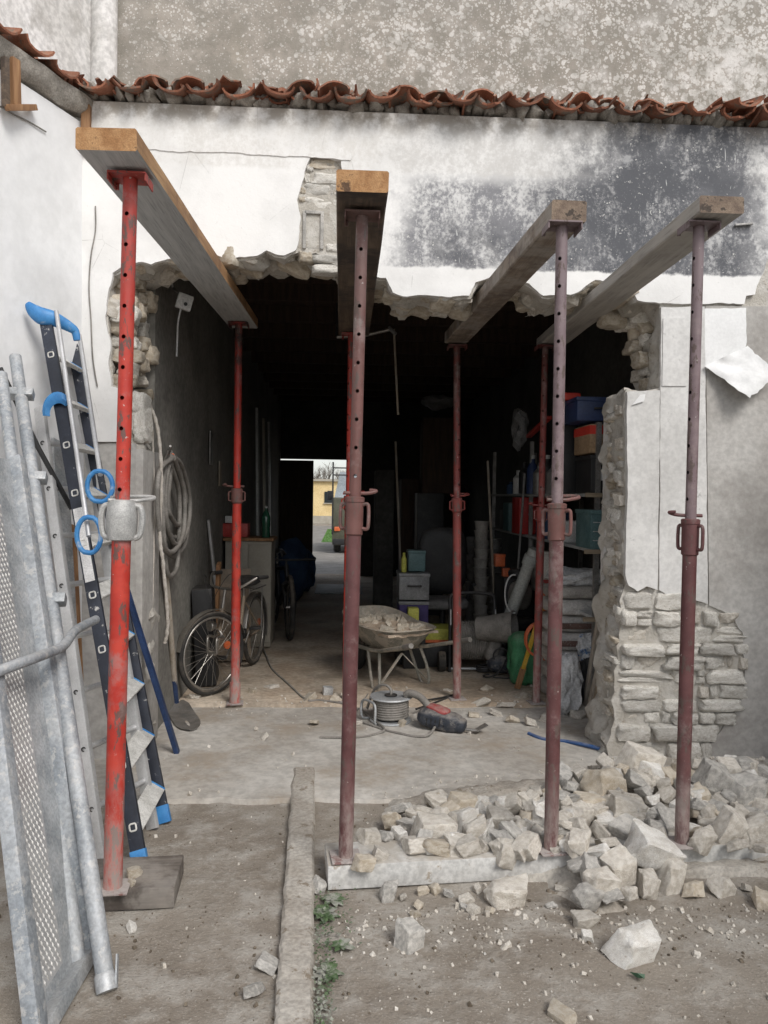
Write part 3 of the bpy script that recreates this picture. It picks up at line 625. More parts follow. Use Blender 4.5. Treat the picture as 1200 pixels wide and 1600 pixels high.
# thick plaster on the inner side of the stub pier (pale vertical edge)
q = [(1.64, 0.02), (1.60, 0.02)]
ix0 = P(941, 900, FB).x; zt = P(945, 640, FB).z
mb = MB(); mb.prism(jag([(ix0-0.004, 0.02), (ix0+0.09, 0.02), (ix0+0.09, zt), (ix0+0.05, zt+0.03), (ix0-0.004, zt-0.02)], 0.006, 0.03, 9, keep=(0,)), FB-0.05, FB+0.02); mb.build('inner_plaster_edge', M['pale'], wall, smooth=30)

# hand-laid stones of the wall, one by one
nst = 0
def wstone(px, py, wpx, hpx, depth=0.14, y=None, kind='block', name='stone', tilt=0.0, proud=0.0):
    Y = (FY if y is None else y); p = P(px, py, Y); k = Y/1200.0
    me = rng.choice(BLOCKS if kind == 'block' else TANBLOCKS if kind == 'tan' else ROCKS['limestone'] if kind == 'rock' else ROCKS['limestone_tan'])
    o = put(name, me, wall, Vector((p.x, Y+depth/2-proud, p.z))-wloc(wall), (rng.uniform(-.10, .10), tilt+rng.uniform(-.05, .05), rng.uniform(-.05, .05)+(math.pi if rng.random() < .5 else 0)), (wpx*k, depth, hpx*k))
    return o
def patch_right(y):
    pts = [(915, 1025), (935, 1060), (945, 1100), (955, 1132), (965, 1147), (985, 1160), (1030, 1163), (1078, 1164), (1108, 1150), (1140, 1128), (1180, 1100), (1215, 1084), (1260, 1080)]
    for (a, b), (c, d) in zip(pts, pts[1:]):
        if a <= y <= c: return b+(d-b)*(y-a)/(c-a)
    return 1080
y = 926.0
while y < 1225:
    h = rng.choice((17, 20, 22, 25, 29))*rng.uniform(.9, 1.1); x = 968+rng.uniform(-6, 6); xr = patch_right(y+h/2)
    while x < xr-8:
        wd = min(rng.choice((14, 24, 36, 48, 60, 74))*rng.uniform(.85, 1.15), xr-x+6)
        if wd > 9:
            if h > 22 and rng.random() < .15:
                wstone(x+wd/2, y+h*.27, wd*1.02, h*.50, proud=rng.uniform(.004, .03)); wstone(x+wd/2, y+h*.76, wd*1.02, h*.46, proud=rng.uniform(0, .03))
            else: wstone(x+wd/2, y+h/2, wd*1.02, h*1.0, proud=rng.uniform(.016, .055), tilt=rng.uniform(-.04, .04), kind='block' if rng.random() < .85 else 'rock')
        x += wd+rng.uniform(0, 2.5)
    y += h+rng.uniform(-.5, 1.5)
# chased slot beside the second beam
for (a, b, c, d, k) in [(505, 258, 44, 15, 'tan'), (484, 262, 12, 14, 'block'), (512, 279, 46, 17, 'block'), (480, 278, 9, 14, 'block'), (495, 297, 42, 18, 'block'), (524, 296, 18, 18, 'block'), (473, 297, 14, 12, 'tan'),
                        (497, 318, 46, 20, 'block'), (527, 318, 18, 22, 'block'), (472, 312, 10, 9, 'tan'), (528, 352, 16, 44, 'block'), (508, 404, 42, 13, 'block'), (511, 418, 42, 14, 'block'), (478, 400, 22, 16, 'tan'), (520, 388, 22, 14, 'block')]:
    wstone(a, b, c, d, depth=0.12, proud=0.0 if d > 40 else rng.uniform(0, .012), kind=k)
cb = MB(); p = P(489, 360, FY); k = FY/1200
cb.box((p.x, FY+0.035, p.z), (34*k, 0.07, 60*k), bev=0.006); cb.box((p.x-13*k, FY-0.004, p.z), (5*k, 0.02, 58*k), bev=.003); cb.box((p.x+14*k, FY-0.004, p.z), (5*k, 0.02, 58*k), bev=.003); cb.box((p.x, FY-.004, p.z+27*k), (26*k, .02, 5*k), bev=.003)
cb.build('concrete_block', M['block'], wall)
# left jamb
for i in range(26):
    yy = 418+i*7.3+rng.uniform(-3, 3); t_ = rng.random(); Y = FY+0.03+t_*0.36
    px_ = 537+(188-537)*(FY/Y)+rng.uniform(-8, 6)
    wstone(px_, 775+(yy-775)*(FY/Y)**1.0, rng.uniform(26, 46), rng.uniform(16, 30), depth=rng.uniform(.09, .16), y=Y-0.06, kind=rng.choice(('tan', 'tan', 'block', 'rock', 'rock_tan')))
# broken soffit of the lintel
for i in range(1, nH-1):
    x, z = hj[i]
    if z > 2.6 and i % 3 == 0:
        for Y in (FY+0.07+rng.uniform(-.02, .03), FY+0.2+rng.uniform(-.04, .04), FY+0.33+rng.uniform(-.04, .03)):
            if rng.random() < .62:
                sz = rng.uniform(.07, .16)
                me = rng.choice(ROCKS['limestone']+ROCKS['limestone_tan']+TANBLOCKS)
                put('stone', me, wall, Vector((x, Y, z+sz*0.22))-wloc(wall), (rng.uniform(-.4, .4), rng.uniform(-.4, .4), rng.uniform(0, 6)), (sz*1.4, sz*1.1, sz))
for (a, b, s) in [(962, 494, 40), (985, 500, 34), (1005, 490, 38), (1015, 505, 30), (1000, 540, 30), (1012, 560, 32), (1008, 585, 34), (1018, 530, 28), (1020, 575, 26), (1022, 598, 26), (1190, 446, 26), (1197, 462, 30), (1203, 432, 30)]:
    Yy = FY+0.06 if a > 1100 else FY+rng.uniform(.18, .34)
    wstone(a, b, s, s*.75, depth=.14, y=Yy-.05, kind=rng.choice(('rock', 'tan', 'block')))
# rubble core seen on the cut face of the stub pier
for i in range(120):
    yy = 630+i*4.7; t_ = rng.uniform(.10, .92); Y = FY+0.02+t_*0.36
    xf = 976 if yy < 920 else 976-(yy-920)*.075
    px_ = 537+(xf-537)*(FY/Y)+rng.uniform(6, 12)+15*t_; yy2 = 775+(yy-775)*(FY/Y)
    wstone(px_, yy2, rng.uniform(18, 38), rng.uniform(8, 22), depth=rng.uniform(.07, .17), y=Y-0.06, kind=rng.choice(('rock', 'block', 'block', 'rock', 'tan')), tilt=rng.uniform(-.3, .3))
jx = P(216, 900, FY).x
mb = MB(); mb.box((jx-.018, (FY+FB)/2+.0, P(216, 696, FY).z/2-.02), (.09, FB-FY+.012, P(216, 696, FY).z+.0), bev=.012); mb.build('jamb_render', M['render'], wall)
# lumps of old render hanging at the left springing
for (a, b, s, h) in [(214, 630, 22, 34), (214, 655, 24, 40), (216, 678, 22, 26)]:
    wstone(a, b, s, h, depth=.2, y=FY+.02, kind='block')

# ------------------------------------------------------------------ eave tiles
def tile_mesh(seed, L=0.40, broken=0.0):
    r = random.Random(seed); rows = []
    for j in range(9):
        a = R(-86+172*j/8); row = []
        for i in range(6):
            t = i/5; rad = 0.088-0.012*t; y = L*t
            if i == 0: y += broken*abs(noise.noise(Vector((a*2, seed, 0))))*0.5 + 0.006*r.random()
            row.append((math.sin(a)*rad*1.08, y, -math.cos(a)*rad*0.66+0.058))
        rows.append(row)
    mb = MB(); mb.sheet(rows, 0.011); return mb.mesh('roof_tile', M['terracotta'], 40)
TILES = [tile_mesh(i, broken=0.25 if i % 3 == 0 else 0.05) for i in range(6)]
roof = empty('tiled_roof', (0.4, FY, EAVEZ), 'ragged terracotta tile eave running across above the white house wall', 'roof')
x = XL+0.14; i = 0
ez0 = EAVEZ+0.005
while x < XR:
    j = lambda a: rng.uniform(-a, a)
    put('tile', rng.choice(TILES), roof, Vector((x, FY-0.16+j(.025), ez0+j(.012)))-wloc(roof), (R(14)+j(.05), j(.25), j(.14)))
    # cover tile, hollow side down, shorter of the edge
    put('tile', rng.choice(TILES), roof, Vector((x+0.105, FY-0.10+j(.035), ez0+0.118+j(.012)))-wloc(roof), (R(12)+j(.05), math.pi+j(.35), j(.18)))
    if rng.random() < .75:
        put('tile', rng.choice(TILES), roof, Vector((x+j(.05), FY-0.06+j(.05), ez0+0.042+j(.018)))-wloc(roof), (R(14)+j(.06), j(.6), j(.25)))
    x += 0.208; i += 1
mm = MB()
xx = XL
while xx < XR:
    mm.bm((lambda b: (bmesh.ops.create_icosphere(b, subdivisions=2, radius=1.0), b)[1])(bmesh.new()), (lambda c, s: (lambda p: Vector((c.x+p.x*s.x, c.y+p.y*s.y, c.z+p.z*s.z))+noise.noise_vector(p*2+c*7)*0.03))(Vector((xx, FY+0.05, EAVEZ+0.045+rng.uniform(-.01, .02))), Vector((rng.uniform(.03, .07), .12+rng.uniform(-.05, .04), .04+rng.uniform(0, .03)))))
    xx += rng.uniform(.04, .09)
mm.build('mortar_bed', M['mortar'], roof, smooth=60)
LY = 6.3; rz = lambda y: EAVEZ+0.12+(y-FY)*0.24
rows = []
for k in range(160):
    x = XL+(XR-XL)*k/159; rows.append([(x, y, rz(y)+0.03*math.sin((x-XL-.14)*2*math.pi/0.208+math.pi/2)) for y in (FY+0.12, FY+0.6, FY+1.2, LY+.05)])
mm = MB(); mm.sheet(rows, 0.02); mm.build('roof_covering', M['terracotta'], roof, smooth=60)
mm = MB()
for k in range(60):   # broken tile chips and moss lumps lodged along the edge
    pass

# lichen-covered tall wall behind the roof
lx0 = P(163, 60, LY).x
tall = MB(); tall.prism([(lx0-0.3, 3.5), (4.6, 3.5), (4.6, 8.2), (lx0-0.3, 8.2)], LY, LY+0.35)
tag(tall.build('tall_lichen_wall', M['lichen']), 'tall grey rendered wall spotted with white lichen rising behind the tile eave', 'wall')

# ------------------------------------------------------------------ left side wall, its eave and the wall above it
dL = ray(1030, 778); dL = Vector((dL.x, dL.y, 0)).normalized(); nL = Vector((dL.y, -dL.x, 0))    # nL points into the yard
C0 = P(128, 420, FY-0.025); C0 = Vector((C0.x, C0.y, 0))
def side(a, off, z): return C0 - dL*a + nL*off + Vector((0, 0, z))
ZS = EAVEZ+0.02
mb = MB()
rows = []
for i in range(41):
    a = -0.35+5.0*i/40
    rows.append([side(a, 0.012*noise.noise(Vector((a*2, z, 0))), z) for z in [(-0.05+(ZS-0.10)*k/14) for k in range(15)]])
mb.sheet(rows, 0.0)
back = [[p-nL*0.4 for p in r_] for r_ in rows]
mb.sheet([r_[::-1] for r_ in back]); mb.sheet([[rows[i][-1], back[i][-1]] for i in range(41)])
mb.sheet([rows[-1], back[-1]])
lw = mb.build('side_wall', M['sidewall'], smooth=60); tag(lw, 'smooth white side wall on the left with ladders leaning on it', 'wall')
ev = empty('side_roof', side(0.5, 0, ZS), 'narrow tile and mortar verge capping the white side wall', 'roof')
a = 0.02
while a < 4.4:
    o = put('tile', rng.choice(TILES), ev, side(a, 0.10, ZS-0.01+rng.uniform(-.01, .01))-wloc(ev))
    o.rotation_euler = (R(10)+rng.uniform(-.05, .05), rng.uniform(-.2, .2), math.atan2(-nL.y, -nL.x)-math.pi/2+rng.uniform(-.1, .1))
    a += 0.205
mb = MB(); rows = []
for i in range(60):
    a = -0.1+4.6*i/59; w1 = 0.03*noise.noise(Vector((a*7, 1, 0)))
    rows.append([side(a, -0.30, ZS-0.10), side(a, 0.015, ZS-0.13+w1), side(a, 0.05+w1*.6, ZS-0.09+w1*.5), side(a, 0.06+w1*.5, ZS-0.02), side(a, -0.30, ZS+0.05)])
mb.sheet(rows); mb.build('mortar_bed', M['mortar'], ev, smooth=50)
mb = MB(); rows = [[side(a_, o_, ZS+0.10+(-o_)*0.22+0.02*math.sin(a_*30)) for o_ in (-0.12, -0.5, -0.95)] for a_ in [-.2+4.8*i/150 for i in range(151)]]
mb.sheet(rows, .02); mb.build('roof_covering', M['terracotta'], ev, smooth=60)
# wall above on the left, meeting the lichen wall in a corner
p1 = Vector((lx0, LY, 0)); upw = MB(); rows = []
for i in range(30):
    a = i/29*6.0; rows.append([p1-dL*a+nL*0.0+Vector((0, 0, 3.2+4.6*k/8)) for k in range(9)])
upw.sheet(rows, 0.3)
tag(upw.build('upper_side_wall', M['upperleft'], smooth=60), 'streaked off-white wall above the verge in the top left corner', 'wall')
# rounded grey pilaster at the corner
cp = MB(); cp.tube([p1+Vector((0.03, -0.10, 3.6+0.6*k)) for k in range(8)], 0.10, 14)
tag(cp.build('corner_pilaster', M['upperleft']), 'rounded pale pilaster in the corner beside the lichen wall', 'pilaster')

# right boundary wall of the yard (unseen; run long and sized for its shade, only eave tiles show)
RW = MB(); RW.box((3.36+0.2, -0.2, 1.47), (0.4, 9.58, 3.0))
tag(RW.build('unseen_yard_wall', M['render']), 'unseen grey rendered yard wall beyond the right end of the house wall, sized to shade the yard', 'wall')
er = empty('boundary_roof', (3.0, 3.0, EAVEZ), 'steep broken tiles at the far right end of the eave', 'roof')
for i in range(6):
    put('tile', rng.choice(TILES), er, Vector((2.36+.15*i, FY-.17-.015*i, ez0+.045+.034*i))-wloc(er), (R(14), rng.uniform(-.4, .4)+(math.pi if i % 2 else 0), rng.uniform(-.2, .2)))
# ------------------------------------------------------------------ inside of the garage
LX = G(284, 1088, FLZ).x; RX = 2.35; BY = 14.8; CZ = 3.45
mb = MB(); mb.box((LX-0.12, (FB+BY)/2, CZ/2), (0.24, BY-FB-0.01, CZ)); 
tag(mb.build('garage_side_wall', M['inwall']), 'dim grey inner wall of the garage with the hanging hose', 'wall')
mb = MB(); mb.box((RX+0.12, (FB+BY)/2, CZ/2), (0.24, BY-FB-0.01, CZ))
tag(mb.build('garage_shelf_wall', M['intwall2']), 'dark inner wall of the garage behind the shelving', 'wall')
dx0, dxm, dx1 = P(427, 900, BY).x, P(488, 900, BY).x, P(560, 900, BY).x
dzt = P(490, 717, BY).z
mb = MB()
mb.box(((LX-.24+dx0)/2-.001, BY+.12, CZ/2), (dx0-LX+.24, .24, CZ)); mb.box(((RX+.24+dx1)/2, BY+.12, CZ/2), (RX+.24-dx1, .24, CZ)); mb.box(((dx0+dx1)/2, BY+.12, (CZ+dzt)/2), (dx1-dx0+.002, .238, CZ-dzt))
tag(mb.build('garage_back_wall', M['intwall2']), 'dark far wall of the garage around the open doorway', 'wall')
ce = empty('garage_ceiling', (0.5, 9.5, CZ), 'dark boarded ceiling with joists inside the garage', 'ceiling')
k = 0; x = LX-.1
while x < RX+.1:
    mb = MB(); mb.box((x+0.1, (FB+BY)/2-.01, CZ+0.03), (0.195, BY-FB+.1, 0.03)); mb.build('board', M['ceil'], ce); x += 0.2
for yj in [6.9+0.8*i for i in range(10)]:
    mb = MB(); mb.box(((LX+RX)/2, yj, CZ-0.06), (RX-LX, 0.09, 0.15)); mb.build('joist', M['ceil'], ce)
rs = MB(); rs.box(((LX+RX)/2, (LY+BY)/2+.3, CZ+0.10), (RX-LX+.6, BY-LY+.6, 0.06))
tag(rs.build('garage_roof_deck', M['ceil']), 'flat dark deck closing the garage above its ceiling', 'roof')
# door leaf standing closed beside the open half
dl = empty('garage_door', ((dx0+dxm)/2, BY-0.05, 0), 'tall dark door leaf left of the bright doorway', 'door')
nb = 6
for i in range(nb):
    xa = dx0+(dxm-dx0)*i/nb; xb = dx0+(dxm-dx0)*(i+1)/nb
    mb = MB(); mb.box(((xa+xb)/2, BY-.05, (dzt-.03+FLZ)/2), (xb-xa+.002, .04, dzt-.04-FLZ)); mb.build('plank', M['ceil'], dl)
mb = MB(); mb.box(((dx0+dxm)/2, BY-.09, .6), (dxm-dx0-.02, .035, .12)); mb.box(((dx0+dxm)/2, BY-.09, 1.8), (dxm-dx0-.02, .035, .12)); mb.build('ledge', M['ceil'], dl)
# ------------------------------------------------------------------ timber needle beams
def beam(f_px, b_px, z0, z1, wf, wb, h, mats, label, roll=0.0, name='timber_beam'):
    """f_px / b_px: pixel of the middle of the lower edge at the near / far end; z0, z1: underside heights there"""
    a = G(f_px[0], f_px[1], z0); b = G(b_px[0], b_px[1], z1)
    d = (b-a); x, y, d = frame_of(d, Vector((0, 0, 1)))
    x = Matrix.Rotation(roll, 3, d) @ x; y = d.cross(x)
    if y.z < 0: x, y = -x, -y
    L = (b-a).length; n = 22; vs = []; fs = []; mi = []
    ch = 0.006
    prof = lambda w_: [(-w_/2+ch, 0), (w_/2-ch, 0), (w_/2, ch), (w_/2, h-ch), (w_/2-ch, h), (-w_/2+ch, h), (-w_/2, h-ch), (-w_/2, ch)]
    mb = MB(); k = 8
    sd = rng.uniform(0, 50)
    for i in range(n+1):
        t = i/n; c = a+(b-a)*t; w_ = wf+(wb-wf)*t
        for (u, v) in prof(w_):
            j = noise.noise(Vector((u*9+sd, v*9, t*6)))*0.003
            vs.append(c + x*(u+j) + y*(v+j*.5))
    for i in range(n):
        for q in range(k):
            r_ = (q+1) % k; fs.append((i*k+q, i*k+r_, (i+1)*k+r_, (i+1)*k+q)); mi.append(0 if q in (0, 7, 1) else 1)
    fs.append(tuple(range(k))); mi.append(2); fs.append(tuple(n*k+q for q in range(k))[::-1]); mi.append(2)
    mb.v = vs; mb.f = fs; mb.m = mi
    bm = bmesh.new()
    o = mb.build(name, mats, smooth=30)
    # consistent normals
    bm.from_mesh(o.data); bmesh.ops.recalc_face_normals(bm, faces=bm.faces[:]); bm.to_mesh(o.data); bm.free()
    return tag(o, label, 'beam', 'timber beams carried by the steel props')
BZ = {}
# props: base pixel, top pixel, collar pixel-y, foot height
PR = {}
def prop_pts(base, top, zb):
    b = G(base[0], base[1], zb); t_ = P(top[0], top[1], b.y+0.02); return b, t_
PR['a'] = prop_pts((176, 1388), (204, 277), 0.085); PR['b'] = prop_pts((540, 1340), (566, 336), 0.105)
PR['c'] = prop_pts((861, 1328), (878, 352), 0.105); PR['d'] = prop_pts((1065, 1318), (1092, 352), 0.105)
PR['e'] = prop_pts((367, 1099), (373, 505), FLZ); PR['f'] = prop_pts((541, 1096), (549, 522), FLZ)
PR['g'] = prop_pts((714, 1092), (714, 540), FLZ); PR['h'] = prop_pts((838, 1098), (852, 541), FLZ)
bz = lambda k: PR[k][1].z
beam((166, 235), (381, 513), bz('a')+.012, bz('e')+.012, .215, .215, .078, [M['beam_grey'], M['beam_wood'], M['endgrain']], 'grey-painted timber plank beam with raw wood edge on the bright red prop')
beam((566, 300), (553, 524), bz('b')+.012, bz('f')+.012, .20, .235, .082, [M['beam_dark'], M['beam_dark'], M['endgrain']], 'dark stained timber beam with bright split end in the middle of the opening')
beam((889, 346), (712, 537), bz('c')+.012, bz('g')+.012, .15, .17, .088, [M['beam_brown'], M['beam_brown'], M['endgrain_dk']], 'weathered brown timber beam reaching back over the wheelbarrow side')
beam((1128, 333), (858, 543), bz('d')+.012, bz('h')+.012, .19, .20, .07, [M['beam_pale'], M['beam_pale'], M['endgrain_dk']], 'pale cement-stained timber beam nearest the broken pier')

# ------------------------------------------------------------------ steel props
def inner_tube(mb, z0, z1, r, ang, pitch=0.115, first=None, hole=0.0085):
    """tube with real pin holes on two sides"""
    seg = 20; zs = []; holes = []
    z = z1-0.14
    while z > z0+0.03: holes.append(z); z -= pitch
    holes = holes[::-1]
    zs = [z0]; kind = ['p']
    for hz in holes:
        for dz, kd in ((-hole, 'a'), (0, 'b'), (hole, 'c')): zs.append(hz+dz); kind.append(kd)
    zs.append(z1); kind.append('p')
    st = 2*math.pi/seg; base = len(mb.v); vs = []; fs = []
    for zi, kd in zip(zs, kind):
        for k in range(seg):
            a = ang+k*st; zz = zi
            hk = k % (seg//2)
            if kd in ('a', 'c') and hk in (1, seg//2-1):
                a = ang+(k//(seg//2)*(seg//2)+(hk if hk == 1 else 0))*st
                a = ang+k*st + (-1 if hk == 1 else 1)*st*0.28; zz = zi+(0.0028 if kd == 'a' else -0.0028)
            vs.append((math.cos(a)*r, math.sin(a)*r, zz))
    n = len(zs)
    for i in range(n-1):
        pair = (kind[i], kind[i+1])
        for k in range(seg):
            l = (k+1) % seg
            if pair in (('a', 'b'), ('b', 'c')) and (k % (seg//2) == 0 or k % (seg//2) == seg//2-1): continue
            fs.append((i*seg+k, i*seg+l, (i+1)*seg+l, (i+1)*seg+k))
    mb.add(vs, fs)
def arc_pts(c, r, a0, a1, n, plane='xy', z=0):
    out = []
    for i in range(n+1):
        a = a0+(a1-a0)*i/n
        out.append(Vector((c[0]+math.cos(a)*r, c[1]+math.sin(a)*r, z)) if plane == 'xy' else Vector((c[0]+math.cos(a)*r, 0, c[1]+math.sin(a)*r)))
    return out
def prop(key, collar_py, mo, mi_, mc, ro, ri, ang, style, label, plate=True, base_r=.062, group='steel props holding up the timber beams', holes=True, joint=None):
    b, t_ = PR[key]; H = (t_-b).length
    px_c = P(600, collar_py, b.y).z; zc = (px_c-b.z)/((t_-b).z/H)
    e = empty('steel_prop', b, label, 'prop', group)
    e.rotation_mode = 'QUATERNION'; e.rotation_quaternion = Vector((0, 0, 1)).rotation_difference((t_-b).normalized())
    L = dict(parent=e, local=True)
    mb = MB(); mb.tube([(0, 0, .006), (0, 0, zc-.10), (0, 0, zc)], ro, 22); 
    if joint: mb.tube([(0, 0, .0), (0, 0, joint)], ro*1.18, 22)
    mb.build('outer_tube', mo, **L)
    mb = MB(); inner_tube(mb, zc-.05, H-.006, ri, ang) if holes else mb.tube([(0, 0, zc-.05), (0, 0, H-.006)], ri, 18)
    mb.build('inner_tube', mi_, **L)
    mb = MB(); s = base_r
    mb.box((0, 0, .004), (s*2, s*2, .008), Matrix.Rotation(.12, 3, 'Z'), bev=.003); bp = mb.build('base_plate', M['plate'], **L)
    mb = MB(); mb.box((0, 0, H-.003), (.14, .12, .007), bev=.002); mb.tube([(-.062, .05, H-.03), (-.062, .05, H)], .006, 6); mb.box((-.069, 0, H-.016), (.005, .11, .03)); mb.box((.069, 0, H-.016), (.005, .11, .03))
    mb.build('head_plate', mi_, **L)
    if style == 'cast':     # big cast nut with two ears
        mb = MB(); mb.lathe([(ro*1.04, -.115), (ro*1.42, -.11), (ro*1.62, -.07), (ro*1.66, -.02), (ro*1.5, .025), (ro*1.25, .04), (ro*1.05, .042)], (0, 0, zc-.02), seg=22); nut = mb.build('adjusting_nut', mc, **L)
        for sg in (-1, 1):
            mb = MB(); mb.tube(curve([(sg*ro*1.35, 0, zc+.0), (sg*ro*1.95, 0, zc-.008), (sg*ro*2.2, 0, zc-.05), (sg*ro*1.95, 0, zc-.11), (sg*ro*1.3, 0, zc-.125)], 5), .012, 8); o = mb.build('nut_handle', mc, **L)
    elif style == 'sleeve':   # threaded sleeve with two wire loop handles
        mb = MB(); mb.lathe([(ro*1.02, -.155), (ro*1.20, -.15), (ro*1.22, -.02), (ro*1.32, -.018), (ro*1.34, .0), (ro*1.05, .004)], (0, 0, zc), seg=22); mb.build('threaded_sleeve', mc, **L)
        for sg in (-1, 1):
            c_ = Matrix.Rotation(ang*.6, 3, 'Z')
            mb = MB(); mb.tube([c_ @ Vector(p) for p in curve([(sg*ro*1.1, 0, zc-.03), (sg*ro*1.8, 0, zc-.026), (sg*ro*2.02, 0, zc-.045), (sg*ro*2.02, 0, zc-.11), (sg*ro*1.8, 0, zc-.128), (sg*ro*1.1, 0, zc-.125)], 4)], .0075, 8); mb.build('loop_handle', mc, **L)
    else:
        mb = MB(); mb.lathe([(ro*1.02, -.11), (ro*1.28, -.10), (ro*1.3, -.0), (ro*1.04, .004)], (0, 0, zc), seg=16); mb.build('threaded_sleeve', mc, **L)
        for sg in (-1, 1):
            mb = MB(); mb.tube([(sg*ro*1.2, -.01, zc-.02), (sg*ro*1.75, -.01, zc-.025), (sg*ro*1.75, -.01, zc-.085), (sg*ro*1.2, -.01, zc-.09)], .006, 6); mb.build('loop_handle', mc, **L)
    # pin through the holes with its bent ring
    mb = MB(); zz = zc+.018
    cc = Matrix.Rotation({'a': .5, 'b': .2, 'c': .1, 'd': 2.9, 'e': 3.0, 'f': 0., 'g': .3, 'h': 3.0}[key], 3, 'Z')
    ring = [(-ro*1.5, -.0, zz), (ro*1.2, 0, zz), (ro*2.2, .004, zz+.004), (ro*3.4, .02, zz+.010), (ro*3.7, .045, zz+.016), (ro*3.0, .07, zz+.018), (ro*1.5, .075, zz+.016), (0, .06, zz+.012), (-ro*.9, .05, zz+.01)]
    if key in 'bdeh': ring = [(-ro*1.6, -.005, zz), (ro*1.4, 0, zz), (ro*2.6, 0, zz+.006), (ro*3.0, .008, zz+.012), (ro*2.2, .02, zz+.014)]
    mb.tube([cc @ Vector(p) for p in curve(ring, 5)], .0075, 8); mb.build('pin', mc, **L)
    return e
prop('a', 795, M['prop_red'], M['prop_red'], M['castnut'], .035, .027, R(262), 'cast', 'bright red steel prop with cast grey nut beside the navy ladder')
prop('b', 778, M['prop_maroon'], M['prop_brown'], M['prop_brown'], .030, .0245, R(266), 'sleeve', 'rusty maroon steel prop in front of the bright doorway')
prop('c', 784, M['prop_maroon'], M['prop_lilac'], M['prop_brown'], .030, .0245, R(240), 'sleeve', 'faded lilac and maroon steel prop with a large ring pin, in front of the rubble')
prop('d', 806, M['prop_maroon'], M['prop_lilac'], M['prop_maroon'], .030, .0235, R(200), 'sleeve', 'maroon steel prop with two loop handles, in front of the exposed stone patch')
prop('e', 767, M['prop_red'], M['prop_redblack'], M['prop_brown'], .034, .027, R(170), 'small', 'red steel prop inside the garage beside the dusty bicycle', joint=.16)
prop('f', 776, M['prop_red'], M['prop_red'], M['prop_red'], .031, .025, R(225), 'small', 'red inner prop almost hidden behind the rusty maroon prop')
prop('g', 777, M['prop_dark'], M['prop_dark'], M['prop_dark'], .032, .026, R(300), 'small', 'dark red steel prop inside, between wheelbarrow and cable reel trolley')
prop('h', 790, M['prop_dark'], M['prop_dark'], M['prop_dark'], .030, .024, R(60), 'small', 'thin dark rust steel prop in front of the shelving')

# sole board under the props and the timber pad
pl = [G(512, 1354, .10), G(513, 1392, 0)]
a = G(512, 1392, 0); b = G(1200, 1352, 0)
ex = (b-a).normalized(); b = b + ex*0.45; ey = Vector((-ex.y, ex.x, 0))
L = (b-a).length
mb = MB(); M3 = Matrix((ex, ey, Vector((0, 0, 1)))).transposed()
mb.box(a+ex*L/2+ey*.105+Vector((0, 0, .051)), (L, .21, .10), M3, bev=.006)
tag(mb.build('sole_board', M['plankwhite']), 'long dusty white board under the three maroon props', 'board')
pa = G(118, 1428, 0); pb_ = G(272, 1420, 0); ex2 = (pb_-pa).normalized(); ey2 = Vector((-ex2.y, ex2.x, 0)); L2_ = (pb_-pa).length
mb = MB(); mb.box(pa+ex2*L2_/2+ey2*.14+Vector((0, 0, .041)), (L2_, .27, .082), Matrix((ex2, ey2, Vector((0, 0, 1)))).transposed(), bev=.006)
tag(mb.build('timber_pad', M['blockwood']), 'dark short timber pad under the bright red prop', 'pad')

# ------------------------------------------------------------------ concrete strip with a weedy gap
mb = MB(); rows = []
for i in range(80):
    t = i/79; py = 1208+(1640-1208)*t
    xl_ = 458-(458-426)*t if True else 0; xr_ = 492-3*t*1.0
    l_ = G(xl_+noise.noise(Vector((i*.3, 0, 0)))*4, py, 0); r_ = G(xr_+noise.noise(Vector((i*.3, 5, 0)))*2, py, 0)
    hh = .035+.006*noise.noise(Vector((i*.25, 9, 0)))
    cols = [Vector((l_.x-.004, l_.y, -.03)), Vector((l_.x, l_.y, hh*.7)), Vector((l_.x+.012, l_.y, hh))]
    for q in range(1, 6): cols.append(Vector((l_.x+(r_.x-l_.x)*q/6, l_.y, hh+.003*noise.noise(Vector((i*.9, q*1.3, 2))))))
    cols += [Vector((r_.x-.01, r_.y, hh)), Vector((r_.x, r_.y, hh*.6)), Vector((r_.x+.004, r_.y, -.03))]
    rows.append(cols)
mb.sheet(rows); tag(mb.build('drain_kerb', M['strip'], smooth=40), kind='structure')

